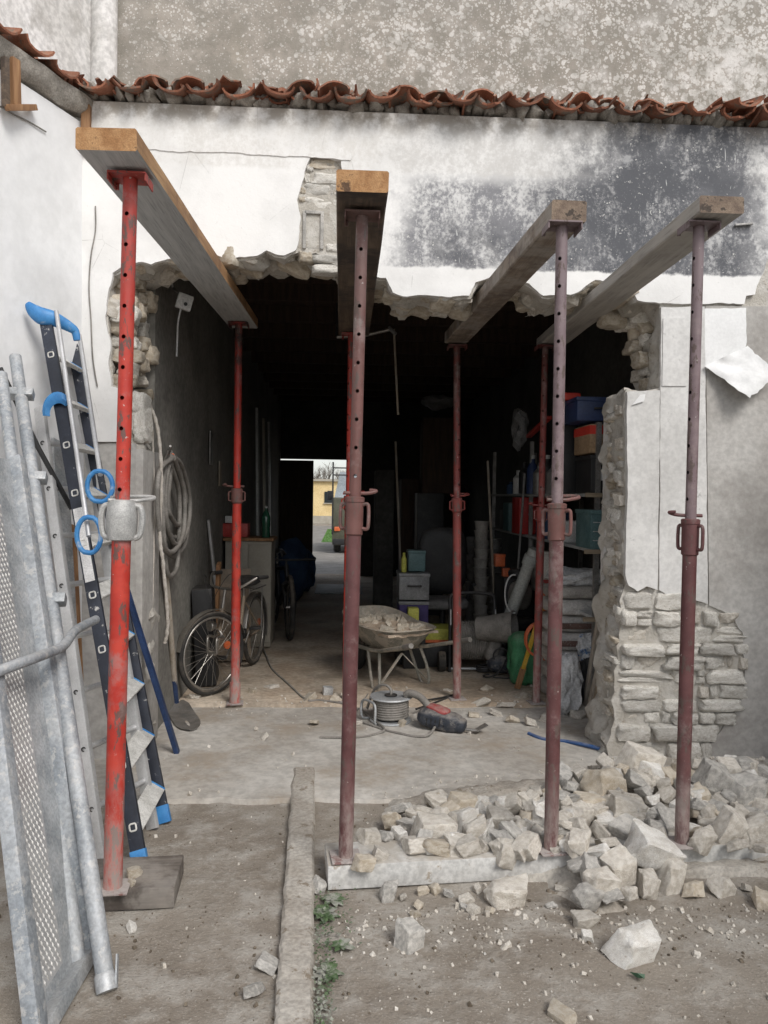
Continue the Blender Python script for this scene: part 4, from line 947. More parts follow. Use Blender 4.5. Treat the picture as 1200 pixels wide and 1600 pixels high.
# ------------------------------------------------------------------ ladders on the side wall
def rail(mb, a, b, w_, d_, up): mb.bar(a, b, w_, d_, up, bev=.004)
def lwp(px, py, off): return onplane(px, py, C0+nL*off, nL)
At = lwp(70, 492, .10); Ab = G(221, 1360, .0); Bb = G(257, 1286, 0.0); S = Bb-Ab; S.z = 0
Bt = At+S*0.86
lad = empty('step_ladder', Ab, 'navy step ladder with blue plastic caps leaning on the side wall', 'ladder')
nrm = (At-Ab).normalized().cross(S.normalized())
for (q0, q1) in ((Ab, At), (Bb, Bt)):
    mb = MB(); mb.bar(q0+(q1-q0)*.015, q1, .062, .026, S, bev=.004); o = mb.build('rail', M['navy'], lad)
    mb = MB(); mb.bar(q0, q0+(q1-q0)*.03, .068, .032, S, bev=.006); mb.build('rubber_foot', M['blueplastic'], lad)
for i in range(10):
    t = .065+.094*i; p0 = Ab+(At-Ab)*t; p1 = Bb+(Bt-Bb)*t
    mb = MB(); mb.bar(p0+S.normalized()*.014, p1-S.normalized()*.014, .085, .022, Vector((.42, -.56, .70)), bev=.004); tr = mb.build('tread', M['tread'], lad)
    mb = MB(); mb.bar(p1-S.normalized()*.03, p1-S.normalized()*.015, .084, .028, Vector((.42, -.56, .70)), bev=.003); mb.build('end_cap', M['blueplastic'], tr)
    # square socket on the outside of the near rail
    c = p0-S.normalized()*.0145; u = (At-Ab).normalized(); v_ = u.cross(S.normalized())
    pts = [c+u*.015*math.copysign(abs(math.cos(a_))**.5, math.cos(a_))+v_*.015*math.copysign(abs(math.sin(a_))**.5, math.sin(a_)) for a_ in [2*math.pi*k/16 for k in range(16)]]
    mb = MB(); mb.tube(pts, .004, 6, closed=True); mb.build('socket', M['tread'], lad)
# label sticker on the near rail
q0 = Ab+(At-Ab)*.465; q1 = Ab+(At-Ab)*.60
mb = MB(); mb.bar(q0-S.normalized()*.0142, q1-S.normalized()*.0142, .046, .001, S); mb.build('sticker', M['white'], lad)
# blue top cap, curved
ct = At+(At-Ab).normalized()*.02
cy0 = lwp(60, 490, .12).y
cap_ = [P(x, y, cy0+dy) for x, y, dy in ((40, 472, .0), (48, 482, .0), (62, 492, .01), (80, 497, .04), (98, 505, .08), (112, 513, .11), (121, 520, .13), (124, 534, .13))]
cp_ = curve(cap_, 4); nn_ = len(cp_); rr_ = [.014, .034, .046, .042, .033, .027, .022, .018]
mb = MB(); mb.tube(cp_, [rr_[min(7, int(i/4))]+(rr_[min(7, int(i/4)+1)]-rr_[min(7, int(i/4))])*(i/4-int(i/4)) for i in range(nn_)], 14)
for v in mb.v: v.y = cy0+.05+(v.y-cy0-.05)*.55
mb.build('top_cap', M['blueplastic'], lad, smooth=60)
# blue hinge bracket half way up the near rail
hc = lwp(84, 628, .30); pts = []
rows = []
for i in range(11):
    a_ = R(195-150*i/10); cpt = P(90+24*math.cos(a_), 642-30*math.sin(a_), hc.y)
    cin = P(92+14*math.cos(a_), 646-16*math.sin(a_), hc.y); rows.append([cpt, (cpt+cin)/2-Vector((0, .012, 0)), cin])
mb = MB(); mb.sheet(rows, .03); mb.build('hinge_bracket', M['blueplastic'], lad, smooth=50)
# two guard bars with blue loop handles
for (t0, t1, hl) in (((88, 486), (139, 838), (141, 836, 17, 28)), ((124, 524), (157, 742), (158, 760, 18, 24))):
    ya = lwp(t0[0], t0[1], .18).y; yb = ya-.62
    pa_ = P(t0[0], t0[1], ya); pb2 = P(t1[0], t1[1], yb)
    mb = MB(); mb.tube([pa_, pb2], .0115, 12); gb = mb.build('guard_bar', M['alu'], lad)
    mb = MB(); cxp, cyp, rx_, ry_ = hl
    loop = [P(cxp+rx_*math.cos(a_)+(4 if math.cos(a_) > 0 else 0)-4, cyp+ry_*math.sin(a_), yb) for a_ in [2*math.pi*k/20 for k in range(20)]]
    mb.tube(loop, .0115, 8, closed=True); mb.build('handle', M['blueplastic'], gb)
# rear leg of the ladder (blue tube)
mb = MB(); mb.bar(G(277, 1177, .02), P(176, 852, 4.42), .045, .028, Vector((1, 0, 0)), bev=.004); mb.build('rear_leg', M['bluerail'], lad)

# aluminium ladder behind
At2 = lwp(62, 636, .10); Ab2 = G(158, 1348, 0); S2 = dL*.36
al = empty('aluminium_ladder', Ab2, 'plain grey aluminium ladder standing between scaffold tubes and navy ladder', 'ladder')
for off in (Vector((0, 0, 0)), S2):
    mb = MB(); mb.bar(Ab2+off, At2+off*0.9, .060, .024, dL, bev=.003); mb.build('rail', M['alu'], al)
for i in range(8):
    t = .10+.115*i; p0 = Ab2+(At2-Ab2)*t; mb = MB(); mb.cyl(p0-S2*.02, p0+S2*.97, .014, 12); mb.build('rung', M['alu'], al)
    mb = MB(); nn = dL
    mb.tube([p0-nn*.0135+Vector((.009*math.cos(a_), 0, .009*math.sin(a_))) for a_ in [2*math.pi*k/12 for k in range(12)]], .003, 6, closed=True); mb.build('rung_end', M['black'], al)

bp_ = MB(); bp_.bar(G(128, 1262, 0), lwp(108, 820, .09), .07, .04, nL, bev=.004); tag(bp_.build('brown_post', M['woodboard']), 'brown timber post half hidden behind the ladders', 'post')
gp_ = MB(); gp_.bar(G(140, 1330, 0)+Vector((-.06, .05, 0)), lwp(92, 690, .07), .11, .02, nL, bev=.004); tag(gp_.build('grey_plank', M['galv']), 'wide pale metal plank between scaffold tubes and aluminium ladder', 'plank')
# scaffold frame: two tubes with sleeves and a bent brace
T1b = G(168, 1552, .0); T1t = lwp(24, 558, .12)
fr = empty('scaffold_stand', T1b, 'galvanised scaffold frame of splashed tubes leaning at the left edge', 'scaffold frame')
mb = MB(); mb.tube([T1b+(T1t-T1b)*.02, T1t], .029, 18); mb.build('standard_tube', M['galv_splash'], fr)
u1 = (T1t-T1b).normalized()
mb = MB(); c = T1b+u1*.015; mb.lathe([(.012, -.012), (.034, -.01), (.034, .035), (.030, .045)], c, u1, 18); mb.build('foot_socket', M['galv'], fr)
mb = MB(); mb.bar(c+u1*.01+Vector((.032, 0, 0)), c+u1*.10+Vector((.050, 0, .0)), .022, .005, Vector((1, 0, 0))); mb.build('toggle_plate', M['galv'], fr)
T2b = P(122, 1512, T1b.y+.12); T2b.z = max(T2b.z, .02); T2t = lwp(2, 585, .20)
mb = MB(); mb.tube([T2b, T2t], .027, 18); mb.build('ledger_tube', M['galv_splash'], fr)
for py in (632, 815, 1040):
    t = (1552-py)/(1552-558.)
    cc_ = T1b+(T1t-T1b)*(t*.985); xx_ = Vector((1, 0.15, 0)).normalized()
    mb = MB(); mb.bar(cc_-xx_*.055, cc_+xx_*.06, .052, .045, u1, bev=.006); mb.build('coupler', M['galv'], fr)
c2_ = T2b+(T2t-T2b)*.47
mb = MB(); mb.tube(curve([P(-30, 1060, c2_.y-.60), P(10, 1044, c2_.y-.52), P(60, 1026, c2_.y-.36), P(98, 1010, c2_.y-.12), P(118, 985, c2_.y+.10), P(150, 968, c2_.y+.3)], 5), .019, 14); mb.build('brace_tube', M['galv_splash'], fr)
mb = MB(); mb.tube([P(0, 575, c2_.y+.75), P(60, 700, c2_.y+.8), P(112, 795, c2_.y+.9)], .013, 10); mb.build('thin_brace', M['black'], fr)

# scaffold deck stood on end
BR = G(131, 1502, 0); BL = G(48, 1640, 0); TR = lwp(-16, 470, .25)
ww = BL-BR; uu = (TR-BR)*0.70
dk = empty('scaffold_deck', (BR+BL)/2, 'galvanised scaffold deck with studded anti-slip surface stood on end at the left edge', 'scaffold deck')
nn = ww.cross(uu).normalized()
if nn.dot(Vector((1, -1, 0))) < 0: nn = -nn
mb = MB(); mb.add([BR, BL, BL+uu, BR+uu, BR-nn*.003, BL-nn*.003, BL+uu-nn*.003, BR+uu-nn*.003], [(0, 1, 2, 3), (7, 6, 5, 4), (0, 4, 5, 1), (1, 5, 6, 2), (2, 6, 7, 3), (3, 7, 4, 0)]); mb.build('deck_sheet', M['galv'], dk)
for (q, wd) in ((0.0, .055), (1.0, .055)):
    c0 = BR+ww*q; mb = MB(); mb.bar(c0+nn*.022, c0+uu+nn*.022, .05, wd, ww, bev=.006); mb.build('side_rail', M['galv_splash'], dk)
mb = MB(); mb.bar(BR+nn*.022+uu.normalized()*.02, BL+nn*.022+uu.normalized()*.02, .05, .045, uu, bev=.004); mb.build('end_rail', M['galv'], dk)
un = uu.normalized(); wn = ww.normalized()
mb = MB(); q4 = [BR+wn*.155+un*.08+nn*.0006, BR+wn*(ww.length-.055)+un*.08+nn*.0006]; q4 += [q4[1]+un*uu.length*.85, q4[0]+un*uu.length*.85]
mb.add(q4+[v-nn*.0004 for v in q4], [(0, 1, 2, 3), (7, 6, 5, 4)]); mb.build('anti_slip_panel', M['alu'], dk)
st = MB(); un = uu.normalized(); wn = ww.normalized(); WL = ww.length; UL = uu.length
yv = .10; rowi = 0
while yv < UL*.9:
    xv = .17+(.012 if rowi % 2 else 0)
    while xv < WL-.07:
        c = BR+wn*xv+un*yv+nn*.0008; h = .004
        a_, b_ = un*.011+wn*.004, wn*.0045-un*.002
        st.add([c-a_, c+b_, c+a_, c-b_, c+nn*h], [(0, 1, 4), (1, 2, 4), (2, 3, 4), (3, 0, 4)])
        xv += .024
    yv += .021; rowi += 1
o = st.build('studs', M['tread'], dk, smooth=0); o['kind'] = 'stuff'

# shovel, ropes, hose, junction box
sh = empty('shovel', G(286, 1128, .02), 'long-handled shovel with dusty wooden shaft leaning inside the left jamb', 'shovel')
b0 = G(274, 1090, .10); t0 = P(246, 768, 4.92)
mb = MB(); mb.tube([b0, (b0+t0)/2+Vector((.01, 0, 0)), t0], [.021, .019, .017], 12); mb.build('shaft', M['handlewood'], sh)
mb = MB(); mb.tube([b0+(t0-b0)*-.06, b0+(t0-b0)*.10], [.024, .022], 12); mb.build('ferrule', M['bluerail'], sh)
rows = []
tip = G(302, 1142, .026); top_ = b0-(t0-b0)*.03
for i in range(9):
    t = i/8; c = top_+(tip-top_)*t+Vector((0, 0, -.02*math.sin(math.pi*t))); wd = .105*(1-.1*(1-t))*(1 if t < .6 else math.sqrt(max(0, 1-((t-.6)/.42)**2)))
    if t == 0: wd = .06
    rows.append([c+Vector((-.7, -.7, 0))*wd*1.0+Vector((0, 0, .012)), c, c+Vector((.7, .7, 0))*wd*1.0+Vector((0, 0, .012))])
mb = MB(); mb.sheet(rows, .003); mb.build('blade', M['steel'], sh)

YJ = FY+.22
def rope(pts, r, label, Y=YJ):
    mb = MB(); c = curve([P(x, y, Y+dy) for x, y, dy in pts], 10)
    mb.tube([p+noise.noise_vector(p*30)*.003 for p in c], [r*(1+.18*math.sin(i*1.9)) for i in range(len(c))], 7)
    tag(mb.build('hanging_rope', M['rope'], smooth=60), label, 'rope', 'ropes hanging on the left jamb')
rope([(212, 618, -.08), (232, 632, 0), (246, 668, .0), (252, 740, .0), (250, 840, .0), (255, 880, .02), (262, 970, .1), (258, 1004, .13)], .0115, 'thickest dusty rope hanging down the left jamb with a plaster lump')
rope([(213, 618, -.05), (228, 617, 0), (236, 635, .02), (239, 700, .02), (241, 800, .03), (238, 957, .03)], .0065, 'thin pale rope hanging straight between the two others on the jamb')
rope([(205, 680, -.12), (218, 690, -.04), (224, 730, 0), (224, 850, .0), (222, 960, .0), (227, 1008, .03)], .007, 'leftmost grey rope hanging from under the white plaster edge')

hz = empty('coiled_hose', P(272, 700, 5.6), 'grey garden hose hung in long loops on the inner wall', 'hose')
HX = LX+.03
def wallp(px, py, off=.03):
    d = ray(px, py); o = Vector((0, 0, CAMH)); return o+d*((LX+off)/d.x)
mb = MB()
hooks = wallp(264, 706)
for i, (l, r_, bt) in enumerate([(256, 286, 840), (250, 294, 868), (262, 290, 820), (254, 280, 898), (258, 296, 850), (246, 288, 862)]):
    loop = [wallp(264+i, 706+2*i, .03+.012*i), wallp(l+4, 735, .03+.01*i), wallp(l, 790, .03+.01*i), wallp((l*.8+r_*.2), bt-12, .035+.01*i), wallp((l+r_)/2+3, bt, .04+.01*i), wallp(r_-2, bt-28, .03+.012*i), wallp(r_, 775, .03+.01*i), wallp(r_-12, 728, .03+.01*i), wallp(266+i, 706+2*i, .03+.012*i)]
    mb.tube(curve(loop, 7), .017, 8)
mb.build('hose_loops', M['hose'], hz, smooth=60)
mb = MB(); mb.tube([wallp(266, 703, 0), wallp(266, 703, .12), wallp(266, 697, .13)], .008, 8); mb.build('hook', M['steel'], hz)
mb = MB(); mb.tube([wallp(264, 716, .05), wallp(272, 714, .08)], .028, 10); mb.build('tie', M['orange'], hz)

jb = empty('junction_box', wallp(288, 476), 'white electrical junction box dangling a short wire under the grey beam', 'junction box')
cj = wallp(288, 472, .16)
mb = MB(); mb.box(cj, (.10, .05, .10), Euler((0.1, .25, .35)).to_matrix(), bev=.008); mb.build('box', M['lamp_white'], jb)
mb = MB(); mb.tube([cj+Vector((.015, -.028, -.02)), cj+Vector((.015, -.034, -.02))], .012, 10); mb.build('knockout', M['black'], jb)
mb = MB(); mb.tube(curve([cj+Vector((-.02, 0, -.03)), wallp(278, 505, .12), wallp(277, 530, .10), wallp(276, 557, .10)], 5), .006, 7); mb.build('wire', M['lamp_white'], jb)
mb = MB(); mb.tube(curve([cj+Vector((0, 0, .04)), wallp(272, 452, .02), wallp(268, 440, .02), wallp(262, 425, .02)], 5), .007, 7); mb.build('conduit', M['lamp_white'], jb)

# cable on the white plaster, iron bracket on the side wall, scratch marks stay in the plaster
cbm = MB(); cbm.tube(curve([P(x, y, FY-.032) for x, y in ((149, 322), (149, 360), (142, 400), (139, 450), (142, 500), (145, 560), (152, 604))], 6), .004, 6)
tag(cbm.build('wall_cable', M['hose'], smooth=60), 'thin grey cable stub running down the white plaster by the corner', 'cable')
cbm = MB(); cbm.tube(curve([lwp(x, y, .012) for x, y in ((-10, 160), (20, 178), (45, 190), (72, 206))], 4), .004, 6)
tag(cbm.build('side_cable', M['hose'], smooth=60), 'thin dark cable crossing the top of the white side wall', 'cable')
bk = empty('wooden_bracket', lwp(24, 165, .05), 'small brown wooden bracket near the top of the side wall', 'bracket')
mb = MB(); mb.bar(lwp(22, 92, .05), lwp(24, 166, .05), .05, .035, nL, bev=.003); mb.build('upright', M['woodboard'], bk)
mb = MB(); mb.bar(lwp(12, 168, .07), lwp(54, 168, .03), .035, .03, None, bev=.003); mb.build('arm', M['woodboard'], bk)
mb = MB(); mb.bar(lwp(8, 90, .05), lwp(9, 168, .05), .03, .03, nL, bev=.003); mb.build('backing_strip', M['beam_dark'], bk)
mb = MB(); mb.bar(P(135, 165, FY-.05), P(134, 232, FY-.05), .05, .04, Vector((0, 1, 0)), bev=.004)
tag(mb.build('corner_timber', M['woodboard']), 'short brown timber stub in the corner under the eave', 'timber')

# peeled paper sheet on the grey pier
rows = []
def qd(s, t):
    a = Vector((1101, 572)); b = Vector((1168, 540)); c = Vector((1216, 584)); d = Vector((1172, 622))
    return (a*(1-s)+b*s)*(1-t)+(d*(1-s)+c*s)*t
for i in range(13):
    row = []
    for j in range(13):
        s, t = i/12, j/12; q_ = qd(s, t)
        lift = .02+.10*(smooth01(t))*(.6+.4*(1-s))+.02*noise.noise(Vector((s*3, t*3, 4)))-.04*max(0, t-.8)
        row.append(P(q_.x+3*noise.noise(Vector((s*6, t*6, 1))), q_.y+3*noise.noise(Vector((s*6, t*6, 8))), FY-.02-lift))
    rows.append(row)
mb = MB(); mb.sheet(rows, .003); tag(mb.build('peeling_sheet', M['paper'], smooth=60), 'stiff white sheet peeling and folding forward off the grey pier', 'sheet')
mb = MB(); mb.prism(jag(px2([(1100, 482), (1166, 481), (1167, 535), (1164, 548), (1104, 577), (1098, 560)], FY-.018), .005, .03, 6), FY-.0165, FY-.0135)
tag(mb.build('paper_patch', M['paper']), 'flat pale paper patch still glued above the peeling sheet', 'sheet')
mb = MB(); mb.prism(px2([(987, 633), (1000, 617), (1008, 616), (1006, 627)], FY-.04), FY-.046, FY-.043); tag(mb.build('paper_scrap', M['paper']), 'small torn white scrap at the top of the stub pier', 'scrap')
nl = MB(); nl.bar(P(1148, 352, FY-.04), P(1176, 350, FY-.04), .02, .012, None, bev=.003); tag(nl.build('wall_iron', M['steel']), 'small rusty iron stub fixed in the dark stain', 'iron')
# ------------------------------------------------------------------ rubble heap
def hx(X):
    pts = [(-.05, 0), (.15, .04), (.45, .13), (.8, .19), (1.15, .23), (1.4, .27), (1.9, .27), (2.5, .25), (3.0, .24)]
    if X <= pts[0][0]: return 0
    for (a, b), (c, d) in zip(pts, pts[1:]):
        if a <= X <= c: return b+(d-b)*(X-a)/(c-a)
    return .2
def heap(X, Y):
    yc = 3.86+.05*min(X, 1.6); fy = smooth01((Y-3.12)/(yc-3.12)) if Y < yc else smooth01((4.56-Y)/(4.56-yc))*.75+.25*(1 if Y < 4.5 else 0)
    if X < 1.45 and Y > yc: fy = smooth01((4.35-Y)/(4.35-yc))
    h = hx(X)*fy
    # tongue spilling over the sole board
    sp = math.exp(-((X-1.02)/.16)**2)*.15*smooth01((Y-2.72)/.5)
    if Y < 3.5: h = max(h, sp)
    board = .108 if 3.16 < Y < 3.34 and X > .12 else 0
    return max(h, board)
def onheap(px, py):
    d = ray(px, py); o = Vector((0, 0, CAMH)); t = 2.0
    while t < 6:
        p = o+d*t
        if p.z <= heap(p.x, p.y): return p
        t += .01
    return G(px, py, 0)
rows = []
for i in range(90):
    Y = 2.70+(4.57-2.70)*i/89; row = []
    for j in range(110):
        X = -.05+2.98*j/109; h = heap(X, Y)
        n_ = noise.noise(Vector((X*9, Y*9, 1)))*.022+noise.noise(Vector((X*24, Y*24, 1)))*.012
        row.append((X, Y, h*.80-.05+(n_ if h > .01 else n_*.3-.02)))
    rows.append(row)
mb = MB(); mb.sheet(rows); tag(mb.build('rubble', M['rubbledust_grey'] if 'rubbledust_grey' in M else M['strip'], smooth=70), 'fine dusty rubble filling between the fallen stones', 'rubble', kind='stuff')
GRP = 'fallen limestone blocks in the rubble heap'
def stone(px, py, wpx, hpx, kind='limestone', label=None, dep=.8, rot=None, z=None, up=0.0, name='fallen_stone', cat='stone', group=GRP):
    p = onheap(px, py+hpx*.30) if z is None else G(px, py+hpx*.45, z)
    k = p.y/1200; w_, h_ = wpx*k, hpx*k
    me = rng.choice(ROCKS[kind])
    o = put(name, me, None, (p.x, p.y, p.z+h_*.22+up), rot or (rng.uniform(-.5, .5), rng.uniform(-.5, .5), rng.uniform(-3.1, 3.1)), (w_*1.16*(rng.uniform(.95, 1.3) if rot is None else 1), max(w_, h_)*dep*1.1, h_*1.2*(rng.uniform(.6, 1.0) if rot is None else 1)))
    return tag(o, label or 'dusty pale limestone block lying loose in the rubble heap', cat, group)
# individually recognisable stones: px, py, width, height
stone(1012, 1321, 78, 62, 'limestone_white', 'large bright white stone on top of the spill between two props', rot=(.3, .45, .3))
stone(965, 1352, 70, 56, 'limestone', 'squarish pale stone leaning on the bright white one', rot=(.2, -.2, .5))
stone(1046, 1366, 42, 66, 'limestone', 'upright long stone below the bright white one at the board edge', rot=(.1, .15, .2))
stone(1012, 1378, 34, 48, 'limestone', 'small upright stone between the spill blocks at the board edge', rot=(0, .2, .1))
stone(990, 1465, 84, 62, 'limestone_white', 'big flat stone with pink tinge lying alone in front of the heap', rot=(.35, .1, .4), z=0, group=None)
stone(795, 1386, 74, 48, 'limestone', 'broad pale wedge stone lying in front of the board', rot=(.15, .05, .2), z=0, group=None)
stone(640, 1456, 46, 46, 'limestone_grey', 'dark-sided cut stone standing alone before the board', rot=(.1, .1, .5), z=0, group=None)
stone(608, 1386, 28, 38, 'limestone_grey', 'grey mortar lump against the front of the board', rot=(0, .2, .1), z=0, group=None)
stone(938, 1376, 62, 46, 'limestone', 'flat-faced stone at the left of the spill before the board', rot=(.1, .1, .1))
stone(920, 1396, 56, 40, 'limestone_grey', 'grey slab tilted at the lower left of the spill', rot=(.2, .3, .5))
stone(912, 1432, 40, 24, 'limestone', 'low brick-shaped stone at the foot of the spill', rot=(0, 0, .2), z=0, group=None)
stone(918, 1458, 20, 22, 'limestone_white', 'small white chip beside the big flat stone', z=0, group=None)
stone(948, 1222, 72, 56, 'limestone_tan', 'big squared tan-faced stone crowning the heap near the stub pier', rot=(.1, .05, .15))
stone(1114, 1222, 56, 60, 'limestone_grey', 'large rough grey boulder behind the right-hand maroon prop', rot=(.2, .5, .2), up=.03)
stone(1160, 1236, 66, 50, 'limestone_grey', 'bulky grey boulder at the right edge of the heap', rot=(.1, -.1, .3), up=.02)
stone(1000, 1182, 66, 44, 'limestone', 'long low stone lying against the foot of the stub pier', rot=(.1, .25, .1))
stone(1136, 1288, 50, 66, 'limestone', 'oblong tilted stone below the rough grey boulder', rot=(.2, .55, .2))
stone(1178, 1296, 60, 44, 'limestone', 'flat pale slab by the right edge of the picture', rot=(.1, -.3, .1))
stone(1098, 1310, 46, 44, 'limestone', 'knobbly stone right of the far maroon prop', rot=(.3, .2, .6))
stone(978, 1258, 78, 40, 'limestone', 'long grey-beige stone in the middle of the heap below the pier', rot=(0, .25, .1))
stone(918, 1250, 56, 26, 'limestone_tan', 'tan flat stone under the crowning block', rot=(0, .05, .1))
stone(958, 1280, 66, 28, 'limestone_white', 'pale long stone in the centre of the heap', rot=(0, -.1, .05))
stone(908, 1270, 36, 42, 'limestone', 'blocky square stone right of the ring-pin prop', rot=(.1, .1, .5))
stone(676, 1292, 72, 44, 'limestone', 'large rectangular block on the left half of the heap', rot=(.05, .05, .1))
stone(742, 1298, 50, 36, 'limestone', 'wedge-shaped stone right of the large rectangular block', rot=(.1, -.3, .2))
stone(708, 1312, 34, 32, 'limestone_white', 'roundish whitish stone at the front of the left heap', rot=(.2, .2, .2))
stone(578, 1304, 42, 26, 'limestone', 'flat stone at the far left end of the heap', rot=(0, .1, .2))
stone(568, 1342, 36, 24, 'limestone_tan', 'tan chunk beside the foot of the rusty prop', rot=(0, .1, .3), z=.105)
stone(594, 1330, 34, 20, 'limestone', 'small tilted slab on the board near the rusty prop', rot=(0, .5, .3), z=.105)
stone(790, 1330, 48, 42, 'limestone', 'pointed stone on the board left of the ring-pin prop', rot=(.2, .3, .4))
stone(778, 1284, 40, 52, 'limestone', 'upright notched stone behind the pointed one', rot=(.1, .1, .1))
stone(722, 1252, 50, 32, 'limestone_tan', 'broad brown-tan stone at the back of the left heap', rot=(.1, .1, .4))
stone(756, 1254, 30, 24, 'limestone_white', 'white angular stone beside the broad brown one', rot=(.2, .2, .8))
stone(676, 1248, 30, 26, 'limestone_tan', 'small tan lump at the very back of the left heap')
stone(1130, 1378, 46, 36, 'limestone', 'wedge leaning on the board front right of the spill', rot=(.2, .4, .2), z=0, group=None)
stone(1084, 1384, 36, 26, 'limestone_tan', 'brown-sided stone against the board front', z=0, group=None)
stone(1190, 1396, 40, 36, 'limestone_tan', 'tan broken stone cut by the right picture edge', z=0, group=None)
stone(1166, 1384, 20, 12, 'limestone', 'thin flat chip before the board near the right edge', z=0, group=None)
stone(878, 1580, 48, 40, 'limestone_tan', 'brown stone half buried at the bottom edge of the picture', z=-.02, group=None)
stone(418, 1500, 40, 24, 'limestone_grey', 'dark stone lying left of the concrete strip', z=0, group=None)
stone(396, 1540, 44, 26, 'limestone_grey', 'broken concrete lump lower left of the strip', z=0, group=None)
stone(498, 1378, 20, 30, 'limestone_grey', 'pale jagged chunk wedged between strip and board', z=0, group=None)
stone(208, 1360, 24, 20, 'limestone_tan', 'small tan stone on the timber pad', z=.083, group=None)
stone(206, 1496-120, 18, 12, 'limestone_tan', 'flat tan chip on the timber pad by the ladder foot', z=.083, group=None)
stone(206, 1446, 20, 14, 'limestone_white', 'small whitish stone in front of the timber pad', z=0, group=None)
stone(1160, 1206, 42, 20, 'limestone_grey', 'flat grey broken brick on top of the boulders at the right', up=.05, rot=(0, 0, .1), group=None)
# ordinary blocks of the heap
fill = [(630, 1260, 30, 20), (650, 1270, 26, 20), (610, 1275, 22, 16), (640, 1290, 22, 22), (625, 1300, 26, 18), (700, 1270, 30, 22), (745, 1275, 26, 20), (765, 1262, 28, 22), (800, 1255, 40, 26), (830, 1250, 36, 24),
        (845, 1270, 40, 30), (820, 1280, 34, 30), (805, 1300, 30, 24), (842, 1300, 36, 26), (830, 1320, 30, 18), (668, 1320, 40, 16), (755, 1320, 24, 16), (890, 1230, 34, 28), (880, 1250, 30, 30), (880, 1210, 30, 20), (905, 1205, 26, 20),
        (888, 1290, 38, 26), (905, 1312, 34, 30), (935, 1300, 34, 26), (950, 1316, 36, 26), (985, 1296, 36, 22), (1005, 1232, 26, 20), (1020, 1250, 32, 26), (1035, 1218, 34, 28), (1045, 1240, 30, 28), (1040, 1275, 34, 26), (1030, 1300, 30, 24),
        (1000, 1216, 34, 24), (1015, 1200, 36, 26), (1090, 1240, 30, 34), (1088, 1262, 26, 24), (1102, 1278, 26, 18), (1085, 1300, 26, 26), (1165, 1266, 30, 26), (1190, 1262, 34, 30), (1120, 1260, 26, 20), (1150, 1320, 30, 18), (1192, 1325, 28, 16),
        (870, 1330, 20, 14), (885, 1318, 24, 20), (930, 1330, 36, 22), (900, 1345, 40, 20), (922, 1352, 34, 28), (985, 1395, 26, 26), (955, 1398, 30, 22), (770, 1272, 20, 14), (730, 1315, 20, 14), (860, 1235, 26, 18), (838, 1235, 24, 16), (815, 1242, 20, 14),
        (962, 1240, 28, 18), (1060, 1205, 30, 22), (1100, 1195, 30, 20), (1140, 1190, 26, 18), (1186, 1225, 34, 26), (945, 1190, 28, 20), (975, 1200, 24, 18), (1068, 1290, 20, 22), (690, 1330, 24, 14), (860, 1292, 24, 18), (1010, 1270, 26, 18)]
for k_ in range(120):
    a_ = rng.uniform(600, 1200); fill.append((a_, rng.uniform(1200 if a_ > 900 else 1236+max(0, 700-a_)*.3, 1322 if a_ < 1060 else 1300), rng.uniform(20, 46), rng.uniform(16, 34)))
KW = {'limestone': 'beige', 'limestone_grey': 'grey', 'limestone_tan': 'tan', 'limestone_white': 'whitish'}
for (a, b, c, d) in fill:
    kd = rng.choice(('limestone', 'limestone', 'limestone', 'limestone', 'limestone_grey', 'limestone_grey', 'limestone_tan', 'limestone_white'))
    reg = 'left of the ring-pin prop' if a < 845 else 'between the two right-hand maroon props' if a < 1062 else 'beyond the last maroon prop'
    row_ = 'at the back of the heap' if b < 1248 else 'low in the heap' if b > 1295 else 'half way up the heap'
    stone(a+rng.uniform(-3, 3), b+rng.uniform(-3, 3), c*rng.uniform(1.0, 1.25), d*rng.uniform(1.0, 1.3), kd, '%s%s broken stone %s %s' % ('larger ' if c > 33 else 'smaller ', KW[kd], row_, reg))
